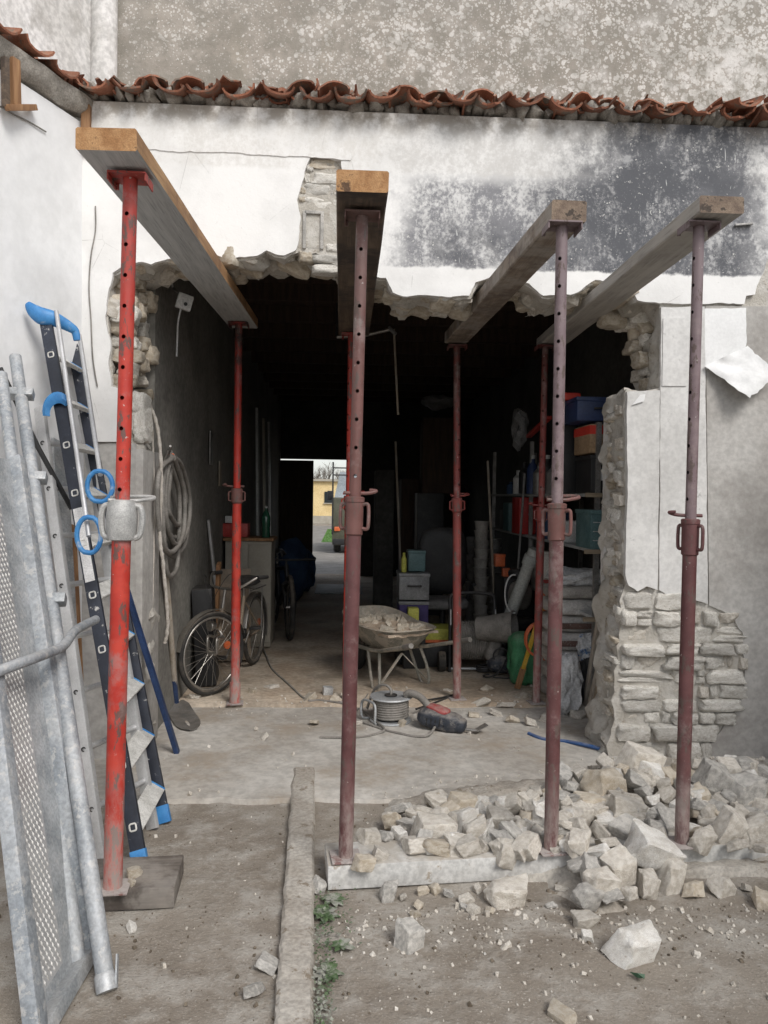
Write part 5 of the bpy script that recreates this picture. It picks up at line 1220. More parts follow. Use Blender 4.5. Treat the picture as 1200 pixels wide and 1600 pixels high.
# stones beside the board and inside
for (a, b, c, d) in [(680, 1385, 26, 22), (700, 1392, 22, 20), (728, 1400, 30, 20), (746, 1384, 26, 22), (660, 1388, 22, 18), (630, 1398, 22, 16), (655, 1410, 24, 18), (650, 1425, 20, 14), (725, 1415, 18, 12), (880, 1385, 30, 14), (860, 1412, 24, 12), (1086, 1396, 14, 10), (740, 1418, 26, 18), (765, 1420, 20, 12)]:
    kd = rng.choice(('limestone', 'limestone_grey', 'limestone_tan')); at_ = 'near the lone cut stone before the board' if a < 690 else 'left of the broad wedge stone before the board' if a < 800 else 'at the foot of the spill before the board'
    stone(a, b, c*.85, d*.85, kd, 'small %s stone lying %s' % ({'limestone': 'beige', 'limestone_grey': 'grey', 'limestone_tan': 'tan'}[kd], at_), z=0, group='small stones along the front of the board')
for (a, b, c, d) in [(480, 1090, 34, 14), (300, 1088, 30, 14), (318, 1084, 24, 12), (395, 1078, 24, 16), (425, 1072, 22, 12), (525, 1090, 22, 20), (412, 1150, 22, 10), (492, 1126, 24, 12), (750, 1095, 38, 18), (790, 1098, 30, 16), (815, 1085, 34, 18), (760, 1075, 26, 14), (800, 1120, 26, 20), (828, 1125, 30, 16), (700, 1078, 20, 10), (740, 1115, 20, 10), (905, 1110, 40, 20), (856, 1120, 36, 18), (775, 1112, 24, 12), (628, 1128, 18, 12), (560, 1128, 14, 10), (1095, 1140+50, 20, 10)]:
    kd = rng.choice(('limestone', 'limestone_tan', 'limestone_tan')); at_ = 'beside the town bicycle wheel' if a < 440 else 'left of the rusty prop on the threshold' if a < 550 else 'around the cable reel' if a < 660 else 'at the foot of the dark red inner prop' if a < 765 else 'before the thin dark rust prop' if a < 840 else 'on the floor by the stub pier'
    stone(a, b, c*.85, d*.85, kd, 'dusty %s lump %s' % ('pale plaster' if kd == 'limestone' else 'tan plaster', at_), z=.03, group='plaster lumps along the threshold')
bk_ = MB(); p = G(512, 1085, FLZ); bk_.box(p+Vector((0, 0, .03)), (.075, .06, .06), Euler((.1, .05, .2)).to_matrix(), bev=.004); tag(bk_.build('white_block', M['lamp_white']), 'small white cube of plaster beside the rusty prop', 'block')
# chips and crumbs too small to pick apart
ch = MB(); r2 = random.Random(5)
base = [rock_mesh(40+i, n=8, cuts=0) for i in range(4)]
def chip(p, s):
    b = r2.choice(base); rot = Euler((r2.uniform(0, 6), r2.uniform(0, 6), r2.uniform(0, 6))).to_matrix()
    ch.add([p+rot @ Vector((v.x*s, v.y*s*r2.uniform(.7, 1), v.z*s*.7)) for v in b.v], b.f)
for i in range(1500):
    u = r2.random()
    if u < .40: X = r2.uniform(.0, 2.7); Y = 2.95-abs(r2.gauss(0, .28)); z = gz(X, Y)
    elif u < .62: X = r2.uniform(.1, 2.8); Y = r2.uniform(3.2, 4.4); z = heap(X, Y)*.82-.02+.01
    elif u < .80: X = r2.uniform(-1.3, 2.6); Y = r2.uniform(1.7, 4.0); z = gz(X, Y)
    elif u < .9: X = r2.uniform(-1.0, 1.5); Y = r2.gauss(5.75, .25); z = .03 if Y < 5.7 else FLZ
    else: X = r2.uniform(-1.1, 1.8); Y = r2.uniform(4.0, 6.4); z = .026 if Y < 5.7 else FLZ
    s = min(.035, .006+r2.expovariate(1/.007)); chip(Vector((X, Y, z+s*.12)), s)
keep = ch; ch = MB()
for i in range(1500):
    X = r2.uniform(-1.4, 2.7); Y = r2.uniform(1.6, 4.0) if r2.random() < .75 else 2.95-abs(r2.gauss(0, .2)); s = min(.022, .004+r2.expovariate(1/.004)); chip(Vector((X, Y, gz(X, Y)+s*.1)), s)
tag(ch.build('dirt', M['soil'], smooth=0), 'dark soil crumbs scattered over the yard ground', 'dirt', kind='stuff')
ch = keep
tag(ch.build('gravel', M['limestone'], smooth=0), 'small stone chips and crumbs strewn over yard and threshold', 'gravel', kind='stuff')

# weeds in the gap beside the strip
wd_ = MB()
for i in range(650):
    t = r2.random()**.7; py = 1385+(1640-1385)*t; px_ = r2.uniform(491, 516+6*t)
    if r2.random() < .10: px_ += r2.uniform(5, 45); py = r2.uniform(1380, 1480)
    p = G(px_, py, 0); s = r2.uniform(.006, .017); a = r2.uniform(0, 6.28); h = r2.uniform(0, .03)
    d = Vector((math.cos(a), math.sin(a), r2.uniform(.1, .8))).normalized(); q_ = d.cross(Vector((0, 0, 1))).normalized()*s*.4
    c = p+Vector((0, 0, h)); wd_.add([c, c+d*s*.5+q_, c+d*s, c+d*s*.5-q_], [(0, 1, 2, 3)])
tag(wd_.build('weeds', M['leaf'], smooth=0), 'low green weeds growing in the gap beside the concrete strip', 'weeds', kind='stuff')
for (a, b, s) in [(505, 1428, .07), (520, 1405, .06), (512, 1520, .06), (535, 1478, .05)]:
    p = G(a, b, .01); mb = MB()
    for k in range(9):
        an = k*.698+r2.uniform(-.2, .2); d = Vector((math.cos(an), math.sin(an), .45+r2.uniform(-.2, .3))).normalized(); sd_ = d.cross(Vector((0, 0, 1))).normalized()
        rows = []
        for i in range(5):
            t = i/4; wv = s*.26*math.sin(math.pi*min(1, .12+t*.86)); c = p+d*s*t+Vector((0, 0, -.4*s*t*t)); rows.append([c-sd_*wv, c+Vector((0, 0, -.1*wv)), c+sd_*wv])
        mb.sheet(rows, .001)
    tag(mb.build('dusty_weed', M['leaf'], smooth=50), {505: 'larger dusty weed rosette near the end of the board', 520: 'weed tuft right below the white board corner', 512: 'pale dusty weed half way down the gap', 535: 'faint weed sprouting right of the gap'}[a], 'weed')
gs = MB(); p = G(996, 1526, .004); gs.add([p+Vector((-.02, .02, .004)), p+Vector((.03, .012, .0)), p+Vector((.012, -.03, .012)), p+Vector((-.006, -.012, .02)), p+Vector((0, 0, -.004))], [(0, 1, 3), (1, 2, 3), (0, 3, 2), (0, 4, 1), (1, 4, 2), (2, 4, 0)])
tag(gs.build('glass_shard', M['shard'], smooth=0), 'small green glass shard lying in front of the heap', 'shard')

# ------------------------------------------------------------------ bicycles
def bicycle(front, rear, wr, fm, label, mtb=False, steer=0.0):
    front = Vector(front); rear = Vector(rear); ax = (front-rear); L = ax.length; ax.normalize(); sd = Vector((-ax.y, ax.x, 0)); Z = Vector((0, 0, 1))
    e = empty('bicycle', (front+rear)/2, label, 'bicycle')
    W = lambda a, h, s=0: rear+ax*a+Z*h+sd*s
    tr = .028 if mtb else .020
    for k, c0 in enumerate((rear, front)):
        a2, s2 = (ax, sd)
        if k == 1 and steer:
            Rm = Matrix.Rotation(steer, 3, 'Z'); a2 = Rm @ ax; s2 = Rm @ sd
        c = c0+Z*wr; circ = lambda r, n=36: [c+a2*r*math.cos(2*math.pi*i/n)+Z*r*math.sin(2*math.pi*i/n) for i in range(n)]
        wh = empty('wheel', c-wloc(e)); wh.parent = e
        mb = MB(); mb.tube(circ(wr-tr), tr, 10, closed=True); mb.build('tyre', M['rubber'], wh, smooth=60)
        mb = MB(); mb.tube(circ(wr-tr*2-.008), .011, 8, closed=True); mb.build('rim', M['chrome'], wh, smooth=60)
        mb = MB(); mb.cyl(c-s2*.04, c+s2*.04, .018, 10)
        for i in range(28):
            a_ = 2*math.pi*i/28; mb.tube([c+s2*(.03 if i % 2 else -.03)+(a2*math.cos(a_+.5)+Z*math.sin(a_+.5))*.018, c+(a2*math.cos(a_)+Z*math.sin(a_))*(wr-tr*2-.01)], .0014, 4)
        mb.build('spokes', M['chrome'], wh)
        if not mtb:
            mb = MB(); q_ = c+a2*.5*wr*math.cos(2.9)+Z*.5*wr*math.sin(2.9); mb.lathe([(.0, -.012), (.032, -.010), (.032, .004), (0, .008)], q_-s2*.01, -s2, 14); mb.build('reflector', M['orange'], wh)
            mb = MB(); rows = []
            for i in range(15):
                a_ = R(10+ (150 if k else 190)*i/14); rr = wr+.018; d_ = a2*math.cos(a_)*(1 if k else 1)+Z*math.sin(a_); rows.append([c+d_*rr*.985-s2*.026, c+d_*rr, c+d_*rr*.985+s2*.026])
            mb.sheet(rows, .002); mb.build('mudguard', M['chrome'], e, smooth=60)
    hd = W(L*.80, wr*1.95 if not mtb else wr*2.25); hb = W(L*.86, wr*1.45 if not mtb else wr*1.75); bb = W(L*.42, wr*.88); st_ = W(L*.30, wr*2.05 if not mtb else wr*2.15); 
    mb = MB(); r = .017 if not mtb else .022
    mb.tube([hd, hb], r*1.1, 12)
    if not mtb: mb.tube(curve([hb, W(L*.62, wr*1.02), bb], 6), r*1.2, 12)
    else: mb.tube([hb, bb], r*1.3, 12); mb.tube([hd-Z*.04, st_-Z*.05], r, 12)
    mb.tube([bb, st_], r, 12)
    for s in (-1, 1): mb.tube([bb+sd*.02*s, rear+Z*wr+sd*.05*s], r*.55, 8); mb.tube([st_-Z*.06+sd*.02*s, rear+Z*wr+sd*.05*s], r*.5, 8)
    mb.build('frame', fm, e, smooth=60)
    fk = MB(); Rm = Matrix.Rotation(steer, 3, 'Z'); s2 = Rm @ sd; a2 = Rm @ ax
    for s in (-1, 1): fk.tube(curve([hb+s2*.0, hb-Z*.05+s2*.05*s, front+Z*(wr+.12)+s2*.052*s, front+Z*wr+s2*.05*s], 4), .011 if not mtb else .019, 8)
    fk.build('fork', M['chrome'] if not mtb else fm, e, smooth=60)
    top = hd+Z*(.16 if not mtb else .05)-a2*.03
    hbm = MB(); hbm.tube([hd, top], .012, 10)
    if not mtb: hbm.tube(curve([top-a2*.20+s2*.27+Z*.10, top-a2*.10+s2*.26+Z*.10, top+s2*.16+Z*.02, top, top-s2*.16+Z*.02, top-a2*.10-s2*.26+Z*.10, top-a2*.20-s2*.27+Z*.10], 6), .011, 10)
    else: hbm.tube(curve([top+s2*.33-a2*.05, top+s2*.12, top, top-s2*.12, top-s2*.33-a2*.05], 6), .013, 10)
    hb_o = hbm.build('handlebar', M['chrome'] if not mtb else M['black'], e, smooth=60)
    for s in (-1, 1):
        g_ = MB(); q0 = top+s2*s*(.27 if not mtb else .33)-a2*(.20 if not mtb else .05)+Z*(.10 if not mtb else 0); q1 = q0+(a2*.11 if not mtb else -s2*s*.12); g_.tube([q0, q1], .017, 10); g_.build('grip', M['black'], hb_o)
    sdm = MB(); sc_ = st_+Z*.10; sdm.tube([st_, sc_], .012, 10); sdm.build('seat_post', M['chrome'], e)
    rows = []
    for i in range(9):
        t = i/8; wdt = .10*(1-smooth01((t-.25)/.6)*.75); c = sc_+ax*(-.12+.26*t)+Z*(.04-.02*t); rows.append([c-sd*wdt-Z*.035, c-sd*wdt*.7+Z*.008, c+Z*.014, c+sd*wdt*.7+Z*.008, c+sd*wdt-Z*.035])
    m2 = MB(); m2.sheet(rows, .02); m2.build('saddle', M['black'], e, smooth=60)
    cr = MB(); cr.lathe([(.0, -.004), (.085, -.004), (.085, .004), (0, .004)], bb-sd*.05, sd, 22); cr.tube([bb-sd*.06, bb-sd*.065+ax*.12-Z*.11], .008, 8); cr.tube([bb+sd*.06, bb+sd*.065-ax*.12+Z*.11], .008, 8); cs = cr.build('crankset', M['steel'], e)
    for s in (-1, 1):
        pm = MB(); q_ = bb+sd*s*.11+(ax*.12-Z*.11)*(-s); pm.box(q_, (.09, .09, .02), bev=.004); pm.build('pedal', M['black'], cs)
    if not mtb:
        lm = MB(); q_ = hb+a2*.10+Z*.05; lm.lathe([(.0, -.06), (.025, -.055), (.042, -.01), (.042, 0), (.036, .006), (0, .01)], q_, a2, 18); lm.tube([q_-a2*.03, hb], .006, 6); lm.build('headlight', M['chrome'], e)
        cm = MB(); 
        for s in (-1, 1): cm.tube([W(L*.02-.16, wr*2+.06, .06*s), W(L*.3, wr*2+.06, .05*s)], .006, 6); cm.tube([W(L*.02-.05, wr*2+.06, .06*s), rear+Z*wr+sd*.06*s], .005, 6)
        for q_ in range(4): cm.tube([W(-.14+.09*q_, wr*2+.06, -.06), W(-.14+.09*q_, wr*2+.06, .06)], .004, 6)
        cm.build('carrier', M['steel'], e)
        ca = MB(); ca.tube(curve([top+s2*.22+Z*.07, top+a2*.10+s2*.15+Z*.13, hd+a2*.14, hb+a2*.05], 6), .003, 5); ca.tube(curve([top-s2*.22+Z*.07, top+a2*.12-s2*.12+Z*.10, hd+a2*.10, hb+a2*.04], 6), .003, 5); ca.build('brake_cables', M['black'], e, smooth=60)
    else:
        kb = MB()
        for q_ in range(0): pass
    return e
bf = G(331, 1086, FLZ); br_ = G(402, 1040, FLZ)
bicycle(bf, Vector((-.80, 7.05, FLZ)), .325, M['bikeframe'], 'dusty brown town bicycle with front lamp behind the red inner prop', steer=-.5)
bicycle(G(452, 1000, FLZ), G(452, 1000, FLZ)+Vector((-.28, 1.0, 0)), .35, M['black'], 'black mountain bicycle in the dark behind the town bicycle', mtb=True, steer=-.1)

# boards, cabinet and clutter along the left inner wall
cab = empty('cabinet', G(410, 985, FLZ), 'cream cabinet with brown top behind the town bicycle', 'cabinet')
c0 = Vector((LX+.27, 7.75, FLZ)); 
mb = MB(); mb.box(c0+Vector((0, .22, .55)), (.46, .44, 1.06), bev=.006); mb.build('carcass', M['cream'], cab)
mb = MB(); mb.box(c0+Vector((0, .22, 1.10)), (.50, .50, .03), bev=.004); mb.build('worktop', M['woodboard'], cab)
mb = MB(); mb.box(c0+Vector((-.115, -.008, .56)), (.22, .016, .98), bev=.003); mb.build('door', M['cream'], cab)
mb = MB(); mb.box(c0+Vector((.115, -.008, .56)), (.22, .016, .98), bev=.003); mb.build('door', M['cream'], cab)
bd = MB(); bd.bar(G(372, 1062, FLZ)+Vector((-.25, .3, .0)), P(342, 880, 6.55), .10, .03, Vector((1, 0, 0)), bev=.003); tag(bd.build('leaning_board', M['woodboard']), 'narrow brown board leaning behind the town bicycle wheel', 'board')
bd = MB(); bd.bar(G(362, 1040, FLZ)+Vector((-.1, .2, 0)), P(326, 812, 6.9), .055, .022, Vector((1, 0, 0)), bev=.003); lvl = bd.build('spirit_level', M['alu']); tag(lvl, 'long grey aluminium spirit level leaning against the cabinet', 'spirit level')
bd = MB(); q_ = P(302, 1000, 6.15); bd.box((LX+.10, 6.35, FLZ+.40), (.16, .34, .78), Euler((0, -.06, .1)).to_matrix(), bev=.01); tag(bd.build('dark_panel_crate', M['black']), 'tall dark slatted crate against the inner wall behind the wheel', 'crate')
bd = MB(); bd.box((LX+.22, 7.15, FLZ+.44), (.30, .03, .84), Euler((-.12, 0, .2)).to_matrix(), bev=.004); tag(bd.build('brown_sheet', M['bikeframe']), 'dull brown panel leaning in front of the cabinet', 'sheet')
bt = empty('water_bottle', c0+Vector((.16, .12, 1.116)), 'green plastic water bottle standing on the cabinet', 'bottle')
mb = MB(); mb.lathe([(.0, 0), (.042, .0), (.045, .02), (.041, .10), (.045, .12), (.045, .2), (.03, .25), (.014, .275), (.014, .30)], wloc(bt), seg=18); mb.build('body', M['bottlegreen'], bt)
mb = MB(); mb.cyl(wloc(bt)+Vector((0, 0, .30)), wloc(bt)+Vector((0, 0, .32)), .016, 12); mb.build('cap', M['lamp_white'], bt)
mb = MB(); mb.box(c0+Vector((-.15, .2, 1.116+.07)), (.26, .2, .14), bev=.01); tag(mb.build('red_carton', M['redplastic']), 'dark red carton lying on the cabinet', 'carton')
mb = MB(); mb.box(c0+Vector((-.20, .1, 1.116+.18)), (.09, .09, .07), bev=.008); tag(mb.build('white_cup', M['lamp_white']), 'small white box on top of the dark red carton', 'box')
for i, (px_, pyt, Yb, w_, m_, lb) in enumerate([(402, 640, 9.5, .16, M['shelf'], 'wide grey plank upright in the dark by the inner wall'), (412, 655, 10.2, .10, M['cream'], 'pale narrow plank upright nearest the door leaf'), (420, 660, 11.2, .07, M['alu'], 'thin bright strip standing upright near the door leaf')]):
    pt = P(px_, pyt, Yb); mb = MB(); mb.bar(Vector((pt.x+.10, Yb-.5, FLZ)), pt, w_, .03, Vector((1, 0, 0)), bev=.003); tag(mb.build('upright_plank', m_), lb, 'plank')
# blue cloth sacks near the door
for (px_, py_, w_, h_, lb) in [(455, 900, .5, .95, 'dark blue cloth bundle hanging beyond the mountain bicycle'), (478, 905, .34, .7, 'smaller navy bundle beside the door leaf')]:
    p = G(px_, py_+40, FLZ); p = Vector((p.x, 11.0 if w_ > .4 else 12.4, FLZ)); p.x = P(px_, 800, p.y).x
    mb = MB(); mb.bm((lambda b: (bmesh.ops.create_icosphere(b, subdivisions=3, radius=1.0), b)[1])(bmesh.new()), lambda q, p=p, w_=w_, h_=h_: p+Vector((q.x*w_*.5, q.y*w_*.4, h_*.5+(q.z*h_*.5)))+noise.noise_vector(q*2.2+p)*.06)
    tag(mb.build('cloth_bundle', M['bluebag'], smooth=60), lb, 'bundle')

# ------------------------------------------------------------------ wheelbarrow with rubble
wb0 = Vector((P(610, 1000, 6.35).x, 6.4, FLZ))
wbar = empty('wheelbarrow', wb0, 'dusty metal wheelbarrow heaped with rubble in the middle of the garage', 'wheelbarrow')
th = R(-62); hx_ = Vector((math.cos(th), math.sin(th), 0)); hy_ = Vector((-hx_.y, hx_.x, 0)); Zv = Vector((0, 0, 1))
def W_(a, s, h): return wb0+hx_*a+hy_*s+Zv*(h*.80)
rows = []
def trayring(f, zz, inset):
    pts = []
    for i in range(32):
        a_ = 2*math.pi*i/32; cx_ = math.copysign(abs(math.cos(a_))**.55, math.cos(a_)); sy_ = math.copysign(abs(math.sin(a_))**.55, math.sin(a_))
        fr_ = 1.12 if cx_ < 0 else 1.0
        pts.append(W_(-.02+cx_*(.40-inset)*fr_, sy_*(.275-inset*.8), zz+(.10 if cx_ < 0 else 0)*abs(cx_)*f))
    return pts
rings = [trayring(0, .36, .20), trayring(.2, .385, .14), trayring(.6, .50, .06), trayring(1, .60, 0), trayring(1, .612, -.012), trayring(1, .605, -.02)]
mb = MB(); mb.sheet([r_+[r_[0]] for r_ in rings], .004); mb.add(rings[0], [tuple(range(32))]); mb.build('tray', M['barrow'], wbar, smooth=50)
for s in (-1, 1):
    mb = MB(); mb.tube(curve([W_(-.62, s*.05, .17), W_(-.35, s*.18, .33), W_(.10, s*.20, .37), W_(.42, s*.235, .46), W_(.72, s*.27, .56)], 5), .016, 10); h_o = mb.build('handle', M['barrow'], wbar, smooth=60)
    mb = MB(); mb.tube([W_(.62, s*.258, .526), W_(.74, s*.272, .566)], .021, 10); mb.build('grip', M['hose'], h_o)
    mb = MB(); mb.tube(curve([W_(.16, s*.20, .37), W_(.22, s*.23, .18), W_(.23, s*.24, .02), W_(.12, s*.235, .015), W_(-.02, s*.20, .36)], 5), .013, 8); mb.build('leg', M['barrow'], wbar, smooth=60)
mb = MB(); mb.bar(W_(.225, -.235, .04), W_(.19, .0, .34), .026, .006, None); mb.bar(W_(.225, .235, .04), W_(.19, .0, .34), .026, .006, None); o = mb.build('cross_brace', M['barrow'], wbar)
wc = W_(-.62, 0, .19); wh = empty('wheel', wc-wb0); wh.parent = wbar
circ = [wc+hx_*.145*math.cos(2*math.pi*i/28)+Zv*.145*math.sin(2*math.pi*i/28) for i in range(28)]
mb = MB(); mb.tube(circ, .042, 10, closed=True); mb.build('tyre', M['rubber'], wh, smooth=60)
mb = MB(); mb.lathe([(0, -.03), (.11, -.02), (.11, .02), (0, .03)], wc, hy_, 20); mb.build('rim', M['steel'], wh)
mb = MB(); rows = []
for i in range(16):
    row = []
    for j in range(16):
        a, s = -.40+.76*i/15, -.24+.48*j/15; row.append(W_(a, s, .545+.07*math.exp(-(a*a+s*s)/.07)+.03*noise.noise(Vector((a*12, s*12, 0)))))
    rows.append(row)
mb.sheet(rows, .02); tag(mb.build('barrow_rubble', M['rubbledust'], smooth=60), 'brown rubble dust filling the wheelbarrow tray', 'rubble', kind='stuff')
for i in range(44):
    a, s = rng.uniform(-.36, .30), rng.uniform(-.19, .19); sz = rng.uniform(.04, .09)
    o = put('barrow_stone', rng.choice(ROCKS['limestone_tan']), None, W_(a, s, .56+.07*math.exp(-(a*a+s*s)/.07)+sz*.12), (rng.uniform(0, 6), rng.uniform(0, 6), rng.uniform(0, 6)), (sz*1.5, sz*1.3, sz*1.1))
    tag(o, 'broken tan stone heaped inside the wheelbarrow', 'stone', 'stones in the wheelbarrow')

# ------------------------------------------------------------------ cable reel, breaker hammer, cables
rc = G(612, 1134, .026)+Vector((0, .13, 0))
rl = empty('cable_reel', rc, 'grey metal cable reel lying flat in front of the wheelbarrow', 'cable reel')
mb = MB(); mb.lathe([(.0, .0), (.145, .0), (.148, .006), (.145, .012), (.06, .014)], rc, seg=32); mb.build('lower_disc', M['galv'], rl)
mb = MB(); mb.lathe([(.04, .165), (.142, .160), (.150, .166), (.146, .174), (.09, .178), (.06, .172), (0, .172)], rc, seg=32); mb.build('upper_disc', M['galv'], rl)
mb = MB(); mb.lathe([(.0, .172), (.045, .174), (.045, .182), (.0, .184)], rc, seg=20); mb.build('socket_plate', M['black'], rl)
mb = MB(); tp = []
for i in range(8*24):
    a_ = 2*math.pi*i/24; tp.append(rc+Vector((.118*math.cos(a_), .118*math.sin(a_), .026+.0165*i/24)))
mb.tube(tp, .0095, 7); mb.build('wound_cable', M['hose'], rl, smooth=60)
mb = MB(); mb.lathe([(.1, .014), (.1, .16)], rc, seg=24); mb.build('drum', M['black'], rl)
mb = MB(); mb.tube(curve([rc+Vector((-.10, -.10, .005)), rc+Vector((-.115, -.125, .02)), rc+Vector((-.115, -.125, .13)), rc+Vector((-.15, -.06, .15)), rc+Vector((-.20, .02, .13)), rc+Vector((-.20, .02, .02)), rc+Vector((-.14, .05, .005))], 5), .009, 8); mb.build('stand', M['galv'], rl, smooth=60)
mb = MB(); mb.tube(curve([rc+Vector((.0, 0, .18)), rc+Vector((.0, 0, .215)), rc+Vector((-.03, .02, .24)), rc+Vector((-.08, .06, .23)), rc+Vector((-.12, .12, .17)), rc+Vector((-.16, .16, .04))], 6), .0095, 8); mb.build('plug_lead', M['hose'], rl, smooth=60)
def cable(pts, r, m, label, z=.035, name='floor_cable'):
    mb = MB(); c = curve([G(x, y, z+dz) for x, y, dz in pts], 8); mb.tube(c, r, 8); tag(mb.build(name, m, smooth=60), label, 'cable')
cable([(398, 985, .03), (415, 1022, .02), (425, 1045, .015), (450, 1068, .015), (478, 1093, .015), (500, 1094, .015), (540, 1100, .015), (560, 1108, .005)], .0085, M['hose'], 'grey cable running from the bicycles across the garage floor', .035)
cable([(500, 1152, 0), (560, 1152, 0), (590, 1146, 0), (600, 1138, .01), (578, 1120, .01), (565, 1105, .01), (575, 1085, .01)], .0085, M['hose'], 'loose grey cable loop left of the reel', .03)
cable([(565, 1128, 0), (600, 1140, 0), (625, 1146, 0), (650, 1151, 0), (670, 1148, .01), (680, 1135, .03)], .0085, M['hose'], 'grey cable passing from the reel to the breaker hammer', .03)
cable([(660, 1095, .02), (690, 1090, .01), (712, 1085, .0), (690, 1094, .0), (650, 1108, .02)], .0075, M['black'], 'short dark cable curl behind the breaker hammer', .05)
cable([(826, 1146, 0), (850, 1155, 0), (880, 1158, 0), (910, 1163, .01), (938, 1170, .01)], .013, M['bluehose'], 'blue hose end lying along the floor towards the pier', .03, 'blue_hose')

hm = empty('breaker_hammer', G(688, 1146, .026), 'red and dark blue electric breaker hammer lying by the cable reel', 'breaker hammer')
ha = G(655, 1138, .03); hb2 = G(722, 1146, .03)
def blob(name, c, sx, sy, sz, m_, parent, rz=0.0, ry=0.0, p=4, nz=.0):
    mb = MB(); Rm = Euler((0, ry, rz)).to_matrix()
    def fn(q):
        ln = (abs(q.x)**p+abs(q.y)**p+abs(q.z)**p)**(1/p); q2 = q/ln
        v = Vector((q2.x*sx, q2.y*sy, q2.z*sz)); return Vector(c)+Rm @ v+(noise.noise_vector(q*3)*nz if nz else Vector((0, 0, 0)))
    mb.bm((lambda b: (bmesh.ops.create_icosphere(b, subdivisions=3, radius=1.0), b)[1])(bmesh.new()), fn); return mb.build(name, m_, parent, smooth=50)
axm = (hb2-ha); axm.z = 0; ang = math.atan2(axm.y, axm.x); cm_ = (ha+hb2)/2+Vector((0, .04, .065))
blob('motor_housing', cm_, .155, .065, .062, M['tooldark'], hm, ang, .12, 4, .012)
blob('gear_cover', cm_+Vector((-.01, .02, .055)), .085, .05, .032, M['toolred'], hm, ang-.3, .15, 4, .008)
blob('front_guard', cm_+axm.normalized()*.12+Vector((0, -.01, -.015)), .06, .05, .045, M['tooldark'], hm, ang, .15, 4, .008)
mb = MB(); h0 = cm_+Vector((-.06, .05, .06)); mb.tube(curve([h0, h0+Vector((-.06, .06, .06)), h0+Vector((-.13, .10, .08)), h0+Vector((-.16, .12, .06))], 5), [.026]*16 if False else .026, 10); mb.build('handle', M['hose'], hm, smooth=60)
mb = MB(); e0 = cm_+axm.normalized()*.16+Vector((0, 0, -.045)); mb.tube([e0, e0+axm.normalized()*.10+Vector((0, 0, -.002))], .011, 8); mb.bar(e0+axm.normalized()*.09, e0+axm.normalized()*.17+Vector((0, .05, .035)), .05, .006, None); mb.build('chisel', M['steel'], hm)
for k in range(5):
    mb = MB(); q_ = cm_+axm.normalized()*(-.10+.03*k)+Vector((0, -.068, .0)); mb.box(q_, (.008, .006, .06), Euler((0, .12, ang)).to_matrix()); mb.build('vent_slot', M['black'], hm)
# ------------------------------------------------------------------ right half of the garage
# office chair
oc0 = G(692, 985, FLZ); oc0 = Vector((P(692, 900, 7.6).x, 7.6, FLZ))
oc = empty('office_chair', oc0, 'black office chair with worn grey seat behind the hose trolley', 'chair')
blob('seat', oc0+Vector((0, 0, .50)), .25, .24, .055, M['fabricgrey'], oc, 0, 0, 4, .01)
blob('backrest', oc0+Vector((.02, .22, .90)), .25, .05, .34, M['black'], oc, 0, 0, 4)
for s in (-1, 1):
    mb = MB(); mb.tube(curve([oc0+Vector((s*.24, .12, .47)), oc0+Vector((s*.29, .08, .60)), oc0+Vector((s*.29, .0, .70)), oc0+Vector((s*.29, -.16, .70))], 4), .02, 8); mb.build('armrest', M['black'], oc, smooth=60)
mb = MB(); mb.cyl(oc0+Vector((0, 0, .09)), oc0+Vector((0, 0, .46)), .03, 12); mb.build('column', M['black'], oc)
for i in range(5):
    a_ = 2*math.pi*i/5+.3; mb = MB(); mb.bar(oc0+Vector((0, 0, .10)), oc0+Vector((.28*math.cos(a_), .28*math.sin(a_), .07)), .035, .03); mb.build('base_arm', M['black'], oc)
    mb = MB(); c = oc0+Vector((.28*math.cos(a_), .28*math.sin(a_), .03)); mb.cyl(c-Vector((.02, 0, 0)), c+Vector((.02, 0, 0)), .03, 12); mb.build('castor', M['black'], oc)

# trolley with a hose drum
tr0 = Vector((P(738, 1020, 6.75).x, 6.75, FLZ))
tl = empty('hose_trolley', tr0, 'black hose reel trolley with orange drum flange right of the dark red prop', 'hose reel')
for s in (-1, 1):
    mb = MB(); mb.tube([tr0+Vector((s*.20, 0, .0)), tr0+Vector((s*.20, .02, .50)), tr0+Vector((s*.20, .05, .64))], .016, 10); f_ = mb.build('side_frame', M['black'], tl, smooth=60)
    mb = MB(); mb.tube([tr0+Vector((s*.20, -.018, .42)), tr0+Vector((s*.20, -.012, .56))], .006, 8); mb.build('bright_sleeve', M['lamp_white'], f_)
mb = MB(); mb.tube(curve([tr0+Vector((-.20, .05, .64)), tr0+Vector((-.17, .055, .685)), tr0+Vector((.0, .06, .70)), tr0+Vector((.17, .055, .685)), tr0+Vector((.20, .05, .64))], 5), .016, 10); mb.build('push_handle', M['black'], tl, smooth=60)
mb = MB(); mb.tube([tr0+Vector((-.20, 0, .03)), tr0+Vector((.20, 0, .03))], .012, 10); mb.build('crossbar', M['galv'], tl)
dc = tr0+Vector((0, .08, .27)); mb = MB(); prof = [(.165, -.15)]
for i in range(15): prof += [(.168, -.15+.02*i+.004), (.176, -.15+.02*i+.012)]
mb.lathe(prof, dc, (1, 0, 0), 28); mb.build('wound_hose', M['hose'], tl)
for s, m_ in ((-1, M['black']), (1, M['orange'])):
    mb = MB(); mb.lathe([(.0, -.006), (.215, -.006), (.222, 0), (.215, .006), (.14, .008), (0, .008)], dc+Vector((s*.165, 0, 0)), (1, 0, 0), 32); mb.build('flange', m_, tl)
mb = MB(); q_ = tr0+Vector((-.27, .02, .09)); mb.lathe([(.0, -.03), (.085, -.03), (.09, 0), (.085, .03), (0, .03)], q_, (1, 0, 0), 22); mb.build('wheel', M['rubber'], tl)
